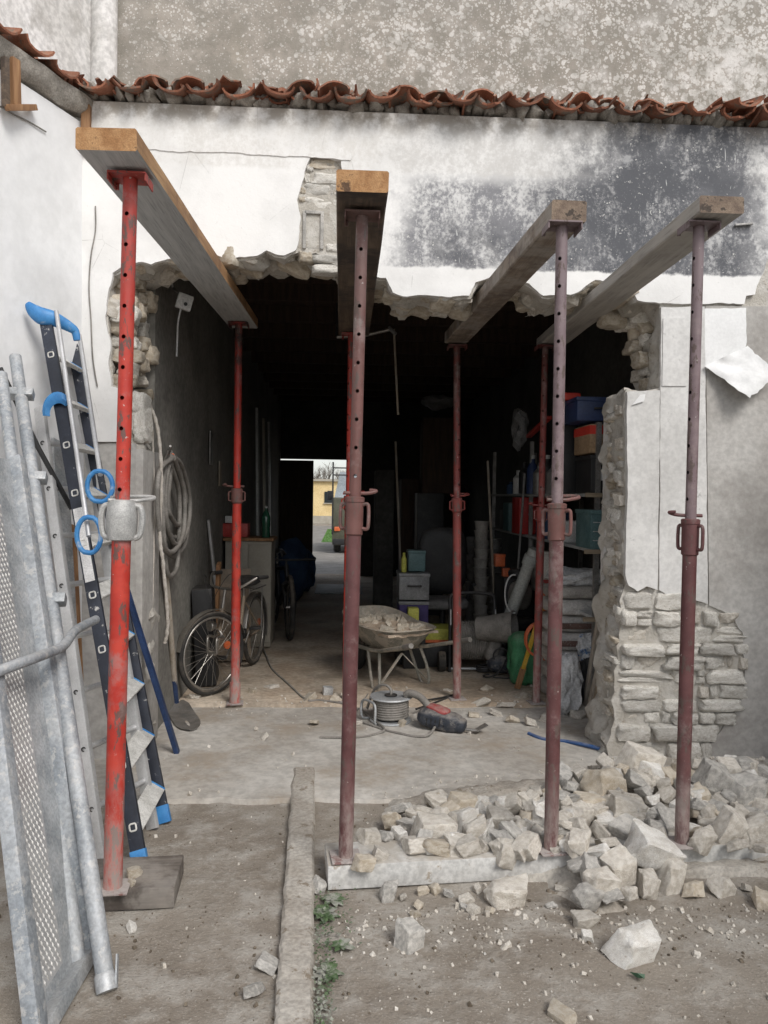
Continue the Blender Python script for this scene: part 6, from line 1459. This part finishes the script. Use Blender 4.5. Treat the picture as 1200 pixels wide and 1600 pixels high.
mb = MB(); q_ = tr0+Vector((.27, .02, .09)); mb.lathe([(.0, -.03), (.085, -.03), (.09, 0), (.085, .03), (0, .03)], q_, (1, 0, 0), 22); mb.build('wheel', M['rubber'], tl)

# stack of clear drawers with a tin on it
def crate(name, c, sx, sy, sz, m_, label, cat='box', lid=None, rz=0.0, group=None, band=None, bandm=None, ribs=0, handle=False):
    e = empty(name, c, label, cat, group); Rm = Matrix.Rotation(rz, 3, 'Z')
    mb = MB(); mb.box(Vector(c)+Vector((0, 0, sz/2)), (sx, sy, sz), Rm, bev=min(.012, sz*.2)); mb.build('body', m_, e)
    if lid: mb = MB(); mb.box(Vector(c)+Vector((0, 0, sz+.010)), (sx*1.04, sy*1.04, .03), Rm, bev=.006); mb.build('lid', lid, e)
    if band: mb = MB(); mb.box(Vector(c)+Vector((0, 0, sz*band[0])), (sx*1.004, sy*1.004, sz*band[1]), Rm); mb.build('band', bandm, e)
    for i in range(ribs): mb = MB(); mb.box(Vector(c)+Rm @ Vector((-sx*.1, -sy/2-.004, sz*(.25+.5*i/max(1, ribs-1)))), (sx*.7, .008, .006), Rm); mb.build('rib', M['shelf'], e)
    if handle: mb = MB(); mb.tube(curve([Vector(c)+Rm @ Vector((-sx*.2, -sy/2, sz*.6)), Vector(c)+Rm @ Vector((-sx*.18, -sy/2-.03, sz*.6)), Vector(c)+Rm @ Vector((sx*.18, -sy/2-.03, sz*.6)), Vector(c)+Rm @ Vector((sx*.2, -sy/2, sz*.6))], 4), .008, 8); mb.build('handle', M['black'], e)
    return e
ds = Vector((P(645, 900, 7.2).x, 7.2, FLZ))
crate('plastic_tub', ds, .30, .34, .30, M['black'], 'black tub at the bottom of the drawer stack')
crate('storage_bin', ds+Vector((0, 0, .36)), .27, .34, .20, M['purple'], 'clear drawer with purple goods in the stack left of the chair', lid=M['clear'])
crate('storage_bin', ds+Vector((0, 0, .60)), .28, .34, .22, M['clear'], 'clear drawer with pale papers at the top of the stack', lid=M['clear'], handle=True)
crate('storage_tin', ds+Vector((.03, .02, .855)), .16, .2, .17, M['teal'], 'teal square tin on top of the clear drawers', lid=M['teal'])
bt = MB(); q_ = ds+Vector((-.09, -.06, .848)); bt.lathe([(0, 0), (.025, 0), (.025, .12), (.012, .15), (.012, .18), (0, .18)], q_, seg=14); tag(bt.build('spray_bottle', M['lime']), 'small pale spray bottle beside the teal tin', 'bottle')
crate('lime_box', Vector((P(645, 960, 7.0).x, 6.98, FLZ+.32)), .10, .12, .22, M['lime'], 'upright lime-yellow box behind the wheelbarrow tray')
crate('lime_case', Vector((P(682, 980, 7.15).x, 7.1, FLZ+.22)), .28, .3, .13, M['lime'], 'flat lime-yellow case under the office chair seat', band=(.12, .2), bandm=M['orange'])
crate('low_crate', Vector((P(684, 980, 7.1).x, 7.1, FLZ)), .34, .32, .21, M['black'], 'low black crate carrying the flat lime-yellow case')
crate('small_barrow_crate', Vector((P(645, 1000, 7.05).x, 6.98, FLZ)), .2, .24, .31, M['black'], 'black crate carrying the upright lime-yellow box')

# shelving along the inner wall
shf = empty('shelving', Vector((2.1, 7.2, FLZ)), 'grey shelving unit along the dark inner wall full of boxes', 'shelving')
SX0, SX1 = 1.80, 2.34
def sz_at(px, py, X): d = ray(px, py); return CAMH+d.z*(X/d.x)
zU, zL, zT = 1.64, 1.235, 2.30
for zz in (zL, zU, .75):
    mb = MB(); mb.box(((SX0+SX1)/2, 7.35, zz-.012), (SX1-SX0, 3.9, .024), bev=.003); b_ = mb.build('shelf_board', M['shelf'], shf)
    mb = MB(); mb.box((SX0+.10, 5.395, zz-.013), (.36, .02, .03)); mb.build('front_lip', M['shelfwood'], b_)
for yy in (5.44, 7.4, 9.25):
    for xx in (SX0+.02, SX1-.02):
        mb = MB(); mb.box((xx, yy, 1.1), (.035, .035, 2.1)); mb.build('post', M['steel'], shf)
FX = SX0-.03
crate('teal_crate', Vector((FX+.17, 5.60, zL+.001)), .34, .36, .26, M['teal'], 'teal plastic crate with pale ribs on the lower shelf end', lid=M['teal'], ribs=3)
crate('black_case', Vector((FX+.17, 5.62, zU+.001)), .34, .36, .25, M['black'], 'black tool case with a white tag on the upper shelf end', lid=M['black'], handle=True)
mb = MB(); mb.box((FX+.07, 5.43, zU+.13), (.03, .006, .075)); tag(mb.build('case_tag', M['white']), 'white tag hanging on the black tool case', 'tag')
crate('cardboard_box', Vector((FX+.17, 5.64, zU+.29)), .36, .38, .21, M['cardboard'], 'cardboard box with bright red tape on top of the black case', band=(.80, .30), bandm=M['redtape'])
crate('navy_case', Vector((FX+.13, 5.68, zU+.525)), .44, .36, .15, M['navycase'], 'dark blue tool case topping the shelf stack', lid=M['navycase'], handle=True, cat='case')
crate('red_case', Vector((FX-.02, 5.98, zU+.001)), .12, .2, .74, M['black'], 'tall black case behind the tool case stack')
mb = MB(); q_ = Vector((FX-.05, 5.86, zU+.74)); mb.box(q_, (.16, .12, .06), bev=.015); mb.box(q_+Vector((-.09, -.02, -.04)), (.05, .06, .07), bev=.012); tag(mb.build('red_drill', M['redtape']), 'bright red tool sticking out beside the dark blue case', 'tool')
crate('red_metal_box', Vector((FX+.16, 7.75, zL+.001)), .36, .34, .37, M['redmetal'], 'bright red metal cash box on the lower shelf', handle=False, cat='box')
mb = MB(); mb.lathe([(.0, 0), (.014, 0), (.014, .012), (0, .014)], (FX+.08, 7.578, zL+.20), (0, -1, 0), 14); tag(mb.build('box_lock', M['chrome']), 'small round lock on the red metal box', 'lock')
crate('dark_binder', Vector((FX+.05, 8.35, zL+.001)), .09, .3, .31, M['teal'], 'dark teal binder standing behind the red box', cat='binder')
crate('dark_carton', Vector((FX+.2, 8.75, zL+.001)), .3, .3, .22, M['black'], 'black carton on the lower shelf behind the binder', cat='carton')
for i, (yy, xx, h, r, m_, lb) in enumerate([(8.3, FX+.05, .10, .035, 'bluebag', 'small blue bottle at the dark end of the upper shelf'), (8.0, FX+.06, .17, .04, 'lamp_white', 'white capped bottle near the dark end of the upper shelf'), (7.7, FX+.05, .22, .038, 'black', 'black bottle third from the dark end of the upper shelf'), (7.4, FX+.06, .26, .04, 'navycase', 'navy tall bottle in the middle of the upper shelf'), (7.1, FX+.05, .20, .04, 'steel', 'steel grey can in the middle of the upper shelf'),
                                    (6.85, FX+.06, .24, .045, 'black', 'black canister right of the grey can'), (6.6, FX+.05, .19, .045, 'fabricgrey', 'dull grey canister near the thin rust prop'), (6.35, FX+.05, .24, .04, 'clear', 'pale tall bottle just behind the thin rust prop')]):
    h *= 1.45; r *= 1.4; e = empty('bottle', (xx, yy, zU), lb, 'bottle'); mb = MB(); mb.lathe([(0, 0), (r, 0), (r, h*.68), (r*.4, h*.82), (r*.4, h*.9)], (xx, yy, zU+.0005), seg=16); mb.build('body', M[m_], e)
    mb = MB(); mb.cyl((xx, yy, zU+h*.9), (xx, yy, zU+h), r*.45, 12); mb.build('cap', M['lamp_white' if i % 2 else 'black'], e)
# rolled white plastic above the bottles, red bracket
mb = MB(); mb.bm((lambda b: (bmesh.ops.create_icosphere(b, subdivisions=3, radius=1.0), b)[1])(bmesh.new()), lambda q: P(812, 668, 7.6)+Vector((q.x*.08, q.y*.10, q.z*.20))+noise.noise_vector(q*2.5)*.05)
tag(mb.build('plastic_bundle', M['clear'], smooth=50), 'crumpled pale plastic bundle hanging over the bottles', 'bundle')
mb = MB(); mb.bar(P(826, 682, 7.2), P(858, 652, 6.6), .05, .03, None, bev=.004); tag(mb.build('red_bracket', M['redplastic']), 'dull red slanting bracket above the bottles', 'bracket')

# cement bags stacked under the shelf end
def bag(c, sx, sy, sz, m_, label, group=None, rz=0.0, stripe=True, name='cement_bag', lean=0.0, nz=.012):
    e = empty(name, c, label, 'bag', group); Rm = Euler((lean, 0, rz)).to_matrix()
    mb = MB()
    def fn(q):
        p = 5; ln = (abs(q.x)**p+abs(q.y)**p+abs(q.z)**p)**(1/p); v = q/ln
        z_ = v.z*sz/2*(1-.25*max(0, abs(v.x)-.6))
        return Vector(c)+Rm @ (Vector((v.x*sx/2, v.y*sy/2, z_+sz/2)))+noise.noise_vector(q*3+Vector(c)*5)*nz
    mb.bm((lambda b: (bmesh.ops.create_icosphere(b, subdivisions=4, radius=1.0), b)[1])(bmesh.new()), fn); mb.build('sack', m_, e, smooth=60)
    if stripe:
        rows = []
        for i in range(13):
            x = -sx*.47+sx*.94*i/12; yy = -sy/2*1.0-.016; rows.append([Vector(c)+Rm @ Vector((x, yy-.004+.02*max(0, abs(x)/sx-.3), sz*.30)), Vector(c)+Rm @ Vector((x, yy-.009+.02*max(0, abs(x)/sx-.3), sz*.48)), Vector(c)+Rm @ Vector((x, yy-.006+.02*max(0, abs(x)/sx-.3), sz*.62))])
        mb = MB(); mb.sheet(rows, .004); mb.build('printed_stripe', M['bagstripe'], e)
    return e
bc = Vector((P(905, 1010, 5.75).x, 5.95, FLZ)); nm = ['lowest', 'second', 'third', 'fourth', 'fifth', 'sixth']
for i in range(6):
    bag(bc+Vector((rng.uniform(-.015, .015)+.02, rng.uniform(-.02, .02), .13*i)), .50, .40, .138, M['bag'], nm[i]+' cement bag from the floor in the striped stack by the pier', 'stacked cement bags', rng.uniform(-.05, .05), stripe=i < 5)
bag(bc+Vector((.0, -.02, .13*6+.005)), .46, .36, .10, M['tan'], 'tan dusty sack on top of the striped cement bags', stripe=False)
bag(bc+Vector((.03, .0, .13*6+.11)), .44, .34, .11, M['bagwhite'], 'greyish slumped sack just under the shelf end', stripe=False, nz=.03)
bag(Vector((P(886, 1085, 5.5).x, 5.5, FLZ)), .17, .15, .42, M['bagwhite'], 'tall crumpled white sack standing in front of the cement bags', stripe=False, nz=.035, name='white_sack')
bag(Vector((P(915, 1010, 5.6).x+.015, 5.60, FLZ+.33)), .13, .06, .22, M['bagblue'], 'blue and white printed sack leaning on the cement bags', stripe=False, nz=.03, name='printed_sack', rz=-.2)
bag(Vector((P(918, 1030, 5.6).x+.03, 5.58, FLZ+.02)), .20, .12, .36, M['black'], 'dark sack wedged below the printed sack', stripe=False, nz=.025, name='dark_sack')
for (a, b, w_, m_, lb, Y0, Y1) in [((912, 1112), (942, 930), .045, 'handlewood', 'grey-brown round post leaning by the stub pier', 5.32, 5.22), ((926, 1125), (944, 1030), .06, 'shelfwood', 'short pale board leaning at the foot of the stub pier', 5.2, 5.12), ((918, 1120), (934, 1050), .05, 'handlewood', 'second short board tucked behind the pale one', 5.3, 5.25)]:
    p0 = G(a[0], a[1], .03); p1 = P(b[0], b[1], Y1+.1); mb = MB(); mb.bar(p0, p1, w_, .03, Vector((1, 0, 0)), bev=.004); tag(mb.build('leaning_post', M[m_]), lb, 'post')

# big grey pipe, bucket, vacuum hose, sacks, tools on the floor
mb = MB(); p0 = G(768, 1046, FLZ)+Vector((0, .0, .05)); p1 = P(836, 858, 6.55); mb.tube([p0, p0+(p1-p0)*.5, p1], .055, 18); mb.lathe([(.055, -.02), (.068, -.015), (.068, .07), (.056, .08)], p0+(p1-p0)*.88, (p1-p0), 18)
tag(mb.build('drain_pipe', M['pvc'], smooth=50), 'long grey plastic drain pipe leaning behind the sacks', 'pipe')
gb = Vector((P(826, 1060, 6.2).x, 6.35, FLZ))
bag(gb, .26, .24, .42, M['greenbag'], 'green plastic sack standing behind the thin rust prop', stripe=False, nz=.025, name='green_sack')
bk2 = empty('grey_bucket', gb+Vector((-.10, .32, .30)), 'grey bucket lying tilted above the green sack', 'bucket')
q_ = gb+Vector((-.20, .25, .42)); dq = Vector((.75, -.35, .10)).normalized()
mb = MB(); mb.lathe([(.10, -.16), (.135, .15), (.145, .155), (.145, .17), (.13, .165), (.098, -.15)], q_, dq, 24); mb.build('shell', M['hose'], bk2)
mb = MB(); mb.lathe([(.0, -.155), (.1, -.157)], q_, dq, 24); mb.build('bottom', M['black'], bk2)
pw = empty('pot_mixer', gb+Vector((-.05, .3, .7)), 'rounded tan machine head with wire loop above the bucket', 'machine')
blob('head', P(812, 930, 6.95), .10, .10, .13, M['hose'], pw, .3, .2, 3); blob('crown', P(812, 898, 6.95), .10, .09, .05, M['black'], pw, .3, .2, 3)
mb = MB(); mb.tube(curve([P(803+a*14*math.cos(t_), 928+30*math.sin(t_), 6.55) for t_, a in [(R(80+20*k), 1) for k in range(11)]], 3), .007, 8); mb.build('wire_loop', M['lamp_white'], pw, smooth=60)
blob('mount', P(812, 975, 7.0), .14, .12, .06, M['black'], pw, .3, 0, 4)
bs = empty('black_tools', G(785, 1062, FLZ), 'tangled black power tool with cable lying before the green sack', 'power tool')
tq = G(785, 1060, FLZ)+Vector((0, .12, 0))
blob('motor', tq+Vector((.02, .0, .10)), .13, .08, .075, M['tooldark'], bs, .3, .1, 3, .01); blob('gearbox', tq+Vector((-.06, .03, .22)), .06, .06, .10, M['hose'], bs, .2, .3, 4); blob('top_grip', tq+Vector((.0, .02, .17)), .04, .05, .09, M['black'], bs, 0, .5, 3)
mb = MB(); mb.tube(curve([tq+Vector(v) for v in ((-.10, -.05, .02), (-.16, -.08, .015), (-.13, -.14, .015), (-.05, -.12, .04), (.02, -.09, .12), (.05, -.08, .22), (-.02, -.07, .25), (-.07, -.06, .18), (.0, -.10, .08), (.10, -.13, .02), (.04, -.16, .012), (-.08, -.12, .012))], 6), .007, 7); mb.build('power_lead', M['black'], bs, smooth=60)
yt = empty('yellow_crowbar', G(806, 1078, FLZ), 'yellow-handled bar leaning on the thin rust prop', 'tool')
y0, y1 = G(808, 1076, FLZ+.01), P(846, 950, 6.0)
mb = MB(); mb.bar(y0+(y1-y0)*.25, y1, .034, .018, None, bev=.004); mb.build('handle', M['yellow'], yt)
mb = MB(); mb.bar(y0, y0+(y1-y0)*.27, .05, .008, None, bev=.002); mb.build('blade', M['woodboard'], yt)
for (a, b, s, m_, lb) in [(856, 960, (.09, .10, .20), 'orange', 'orange plastic canister behind the ring-pin prop'), (856, 1040, (.08, .09, .12), 'orange', 'orange tin low behind the ring-pin prop'), (780, 885, (.10, .10, .10), 'orange', 'orange pot in the dark beside the grey pipe'), (790, 910, (.07, .08, .12), 'orange', 'second orange pot lower beside the grey pipe'), (850, 905, (.07, .1, .2), 'tan', 'tan dusty packet behind the thin rust prop')]:
    Y = 6.1 if a > 830 else 7.5; p = P(a, b, Y); crate('canister', p, *s, M[m_], lb, cat='canister', lid=M[m_])
# racks so nothing hangs in the air behind
crate('dark_shelf_cabinet', Vector((1.72, 7.55, FLZ)), .34, .5, .78, M['black'], 'low black cabinet under the shelving carrying orange pots', cat='cabinet')
crate('dust_box', Vector((P(852, 1040, 6.2).x, 6.2, FLZ)), .14, .2, .62, M['bag'], 'tall dusty carton behind the two front props carrying canisters', cat='carton')
# tall stacks of pots in the dark
for k, (px_, n_, m_, lb) in enumerate([(752, 9, 'tan', 'tall column of stacked pale pots in the dark'), (772, 7, 'steel', 'shorter column of stacked pots left of the binder'), (738, 7, 'fabricgrey', 'dim column of stacked tins behind the dark red prop')]):
    Y = 8.2+.25*k; p = P(px_, 900, Y); e = empty('pot_stack', (p.x, Y, FLZ), lb, 'pots')
    for i in range(n_+4):
        mb = MB(); mb.lathe([(0, 0), (.065, 0), (.078, .085), (.082, .09), (.082, .1), (.0, .1)], (p.x+rng.uniform(-.012, .012), Y+rng.uniform(-.01, .01), FLZ+.1*i), seg=14); mb.build('pot', M[m_], e)
# lumber, panels and a bundle standing in the dark centre
for (px_, Y, w_, h_, m_, lb) in [(598, 10.5, .25, 1.9, 'intwall2', 'dark upright panel beyond the wheelbarrow'), (640, 11.0, .3, 1.8, 'ceil', 'dark wardrobe-like block in the far middle'), (668, 10.2, .35, 1.6, 'black', 'dark pile covered with a sheet in the middle distance')]:
    p = P(px_, 900, Y); crate('dark_block', Vector((p.x, Y, FLZ)), w_, .5, h_, M[m_], lb, cat='block')
mb = MB(); mb.bm((lambda b: (bmesh.ops.create_icosphere(b, subdivisions=3, radius=1.0), b)[1])(bmesh.new()), lambda q: P(684, 628, 10.2)+Vector((q.x*.22, q.y*.18, q.z*.09+.0))+noise.noise_vector(q*2.5)*.04)
tag(mb.build('pale_bundle', M['clear'], smooth=50), 'pale rounded bundle on top of the sheeted pile', 'bundle')
mb = MB(); mb.box(Vector((P(684, 640, 10.2).x, 10.2, (FLZ+1.6+P(684, 655, 10.2).z)/2)), (.42, .4, P(684, 655, 10.2).z-1.62-FLZ+.02), bev=.01); tag(mb.build('upper_carton', M['ceil']), 'dark carton carrying the pale bundle', 'carton')
# work lamp arm from the ceiling
lp = empty('lamp_arm', P(610, 515, 7.0), 'bent metal lamp arm hanging in the dark beside the middle beam', 'lamp arm')
pA, pB, pC = P(570, 524, 6.9), P(612, 514, 6.9), P(622, 648, 6.9)
mb = MB(); mb.tube([pA-Vector((.25, 0, .02)), pA, pB], .016, 10); mb.build('horizontal_arm', M['chrome'], lp)
mb = MB(); mb.tube([pB+Vector((.02, 0, .0)), pC], .010, 10); mb.build('drop_rod', M['handlewood'], lp)
mb = MB(); mb.bar(pB+Vector((-.03, 0, .015)), pB+Vector((.04, 0, -.05)), .04, .03, None, bev=.006); mb.build('elbow', M['steel'], lp)
mb = MB(); mb.tube([pA-Vector((.25, 0, .02)), Vector((pA.x-.25, pA.y, CZ+.02))], .012, 8); mb.build('ceiling_rod', M['black'], lp)
# doormat near the far door
mt = MB(); q0, q1 = G(503, 910, FLZ), G(560, 932, FLZ); mt.box(((q0.x+q1.x)/2, (q0.y+q1.y)/2-.1, FLZ+.012), (.75, 1.2, .016), bev=.004); tag(mt.build('door_mat', M['shelf']), 'grey rubber mat on the floor before the bright doorway', 'mat')

# ------------------------------------------------------------------ beyond the doorway
gp = MB(); gp.box((0, 0, 0), (1, 1, 1)); 
tr_ = MB(); tr_.sheet([[(x, y, .004) for x in (-6, 0, 6)] for y in (15.06, 25, 40)]); tag(tr_.build('track', M['asphalt'], smooth=0), kind='structure')
gr = MB(); gr.sheet([[(x, y, .012) for x in (-.75, 0, 3, 6)] for y in (26.0, 30, 36)]); gl = gr.build('lawn', M['grass'], smooth=0); tag(gl, kind='structure')
bl_ = MB(); r3 = random.Random(3)
for i in range(2500):
    x, y = r3.uniform(-.72, 3), r3.uniform(26.1, 35.9); h = r3.uniform(.03, .07); a = r3.uniform(0, 3.14); d = Vector((math.cos(a), math.sin(a), 0))*.015
    bl_.add([Vector((x, y, .012))-d, Vector((x, y, .012))+d, Vector((x, y, .012+h))+d*2], [(0, 1, 2)])
tag(bl_.build('grass', M['grass'], smooth=0), 'short green grass beyond the doorway', 'grass', kind='stuff')
HYd = 43.0
hs = empty('yellow_house', (-1.0, HYd, 0), 'low yellow rendered house with a dark window beyond the doorway', 'house')
hz_t = P(505, 752, HYd).z
mb = MB(); mb.box((0, HYd+2.5, hz_t/2), (16, 5, hz_t)); mb.build('wall', M['yellowhouse'], hs)
mb = MB(); mb.box((0, HYd-.06, .22), (16, .12, .44)); mb.build('plinth', M['cream'], hs)
mb = MB(); mb.prism([(-8.2, hz_t), (8.2, hz_t), (8.0, hz_t+.12), (-8.0, hz_t+.12)], HYd-.2, HYd+5.2); mb.build('roof', M['cream'], hs)
for (px_, w_) in ((514, .5), (560, .5), (470, .5)):
    p = P(px_, 777, HYd); mb = MB(); mb.box((p.x, HYd-.02, p.z), (w_, .06, .62)); f_ = mb.build('window', M['glass'], hs)
    mb = MB(); mb.box((p.x, HYd-.05, p.z-.34), (w_+.1, .12, .05)); mb.build('sill', M['cream'], f_)
# parked truck
VY = 21.0; vx = P(518, 800, VY).x
vn = empty('parked_truck', (vx+.95, VY, 0), 'olive truck with pale cab and ladder rack parked beyond the doorway', 'truck')
zt_ = P(520, 737, VY).z; zm = P(520, 777, VY).z; zb_ = P(520, 852, VY).z
mb = MB(); mb.box((vx+.95, VY+1.6, (zm+zb_)/2), (1.86, 3.2, zm-zb_), bev=.06); mb.build('body', M['olive'], vn)
mb = MB(); mb.prism([(vx+.07, zm-.01), (vx+1.83, zm-.01), (vx+1.68, zt_), (vx+.22, zt_)], VY+.25, VY+2.0); mb.build('cab', M['cabgrey'], vn)
mb = MB(); mb.prism([(vx+.42, zm+.12), (vx+1.48, zm+.12), (vx+1.40, zt_-.16), (vx+.50, zt_-.16)], VY+.22, VY+.26); mb.build('window', M['glass'], vn)
for s in (vx+.03, vx+1.87): mb = MB(); mb.tube([(s, VY-.05, zb_+.3), (s, VY-.05, P(520, 722, VY).z)], .022, 8); mb.build('rack_post', M['black'], vn)
for py in (731, 742): mb = MB(); z_ = P(520, py, VY).z; mb.tube([(vx+.03, VY-.05, z_), (vx+1.87, VY-.05, z_)], .018, 8); mb.build('rack_bar', M['black'], vn)
for s in (vx+.16, vx+1.74):
    mb = MB(); mb.lathe([(0, -.1), (.30, -.1), (.34, -.06), (.34, .06), (.30, .1), (0, .1)], (s, VY+.7, .34), (1, 0, 0), 24); w__ = mb.build('wheel', M['rubber'], vn)
    mb = MB(); mb.lathe([(0, -.105), (.18, -.105), (.18, .105), (0, .105)], (s, VY+.7, .34), (1, 0, 0), 20); mb.build('rim', M['steel'], w__)
    mb = MB(); mb.box((s, VY-.02, zb_+.45), (.16, .06, .12), bev=.02); mb.build('lamp', M['orange'], vn)
    mb = MB(); mb.box((s+(-.22 if s < vx+1 else .22), VY+.5, zm+.05), (.14, .08, .26), bev=.02); mb.build('mirror', M['black'], vn)
mb = MB(); mb.box((vx+.95, VY-.03, zb_+.10), (1.8, .1, .16), bev=.02); mb.build('bumper', M['black'], vn)
# bare trees behind the house
def tree(x, y, h, seed, label):
    r4 = random.Random(seed); e = empty('bare_tree', (x, y, 0), label, 'tree', 'bare trees behind the yellow house')
    tm = MB(); tm.tube([(x, y, 0), (x+.1, y, h*.3), (x+.05, y, h*.5)], [.16, .12, .08], 8); tm.build('trunk', M['bark'], e)
    cm2 = MB()
    def br(p, d, L, r, k):
        q = p+d*L; cm2.tube([p, (p+q)/2+Vector((r4.gauss(0, .05), 0, 0))*L, q], [r, r*.8, r*.5], 4)
        if k: 
            for _ in range(3): br(p+(q-p)*r4.uniform(.5, 1), (d+Vector((r4.gauss(0, .55), r4.gauss(0, .4), r4.uniform(-.05, .5)))).normalized(), L*r4.uniform(.55, .8), r*.5, k-1)
    for _ in range(5): br(Vector((x+.07, y, h*r4.uniform(.35, .5))), Vector((r4.gauss(0, .5), r4.gauss(0, .3), 1)).normalized(), h*.24, .06, 3)
    cm2.build('crown', M['bark'], e)
for i, (px_, y_, h_) in enumerate([(488, 70, 4.6), (500, 66, 4.2), (512, 72, 4.8), (524, 68, 4.3), (476, 68, 4.4), (540, 74, 4.6)]):
    tree(P(px_, 770, y_).x, y_, h_, 20+i, ['bare tree over the roof by the doorway edge', 'bare tree second from the doorway edge over the roof', 'tallest bare tree over the roof near the dark window', 'bare tree over the roof beside the truck rack', 'bare tree mostly hidden by the door leaf', 'bare tree hidden behind the truck cab'][i])

# more stored goods packed along the shelving
def tin(c, r, h, m_, label, cat='tin'):
    e = empty('paint_tin', c, label, cat); mb = MB(); mb.lathe([(0, 0), (r, 0), (r*1.03, .006), (r, .012), (r, h-.012), (r*1.03, h-.006), (r*1.0, h)], c, seg=20); mb.build('body', m_, e)
    mb = MB(); mb.lathe([(r*.94, h-.004), (r*.9, h-.008), (0, h-.008)], c, seg=20); mb.build('lid', M['steel'], e)
    mb = MB(); mb.tube(curve([Vector(c)+Vector((-r, -.01, h*.8)), Vector(c)+Vector((-r*.5, -r*.9, h*.45)), Vector(c)+Vector((r*.5, -r*.9, h*.45)), Vector(c)+Vector((r, -.01, h*.8))], 4), .003, 6); mb.build('bail', M['steel'], e)
tin(Vector((FX+.08, 6.2, .751)), .085, .19, M['lamp_white'], 'white paint tin on the lowest shelf near the cement bags'); tin(Vector((FX+.09, 6.5, .751)), .09, .2, M['steel'], 'grey paint tin on the lowest shelf behind the white tin')
tin(Vector((FX+.08, 6.82, .751)), .085, .18, M['redplastic'], 'red paint tin on the lowest shelf in the dark'); tin(Vector((FX+.08, 7.1, .751)), .085, .2, M['tan'], 'tan paint tin on the lowest shelf deepest in the dark')
crate('beige_carton', Vector((FX+.12, 6.15, zU+.001)), .2, .26, .2, M['cardboard'], 'brown carton on the upper shelf behind the tool case', cat='carton')
crate('blue_carton', Vector((FX+.14, 6.9, zL+.001)), .26, .3, .24, M['bluebag'], 'dark blue carton on the lower shelf before the red box', cat='carton')
crate('white_carton', Vector((FX+.12, 6.35, zL+.001)), .2, .26, .18, M['lamp_white'], 'white carton on the lower shelf behind the teal crate', cat='carton')
# coils of cable and hose on the floor before the sacks
for (px_, py_, r_, n_, m_, lb) in [(790, 1020, .12, 4, 'hose', 'grey hose coil slumped before the drain pipe'), (760, 1050, .09, 3, 'black', 'small black cable coil by the hose trolley wheel'), (842, 1000, .10, 4, 'orange', 'orange cable coil behind the thin rust prop')]:
    p = G(px_, py_, FLZ) if m_ != 'orange' else P(px_, py_, 6.05)
    mb = MB(); tp = []
    for i in range(n_*20+1):
        a_ = 2*math.pi*i/20; k_ = 1+.08*noise.noise(Vector((i*.2, r_*9, 0))); tp.append(p+Vector((r_*k_*math.cos(a_), r_*k_*.75*math.sin(a_)+.02*noise.noise(Vector((i*.13, 1, 0))), .015+.016*i/20+.02*noise.noise(Vector((i*.11, 5, 0))))) if m_ != 'orange' else p+Vector((r_*k_*math.cos(a_), .012*i/20+.01*math.sin(i*.3), r_*1.3*k_*math.sin(a_))))
    mb.tube(tp, .0095, 7); tag(mb.build('cable_coil', M[m_], smooth=60), lb, 'coil')
# handles of brooms and bars standing behind the trolley
for (x0, y0, x1, y1, Y, r_, m_, lb) in [(776, 1010, 762, 720, 7.9, .013, 'handlewood', 'thin wooden broom handle standing in the dark left of the shelving'), (800, 1000, 820, 740, 7.3, .012, 'steel', 'steel bar leaning on the shelving post'), (630, 940, 618, 690, 9.2, .014, 'handlewood', 'wooden pole standing behind the drawer stack')]:
    mb = MB(); b_ = P(x0, y0, Y); b_.z = FLZ; mb.tube([b_, P(x1, y1, Y+.2)], r_, 10); tag(mb.build('standing_pole', M[m_]), lb, 'pole')
# grey wall-hung tool board items on the inner wall
for (px_, py_, w_, h_, m_, lb) in [(330, 700, .05, .3, 'steel', 'dull saw blade hanging on the inner wall past the hose'), (344, 740, .04, .24, 'handlewood', 'wooden handle hanging on the inner wall past the saw')]:
    c = wallp(px_, py_, .02); mb = MB(); mb.box(c, (.012, w_*3, h_), bev=.003); tag(mb.build('hanging_tool', M[m_]), lb, 'tool')
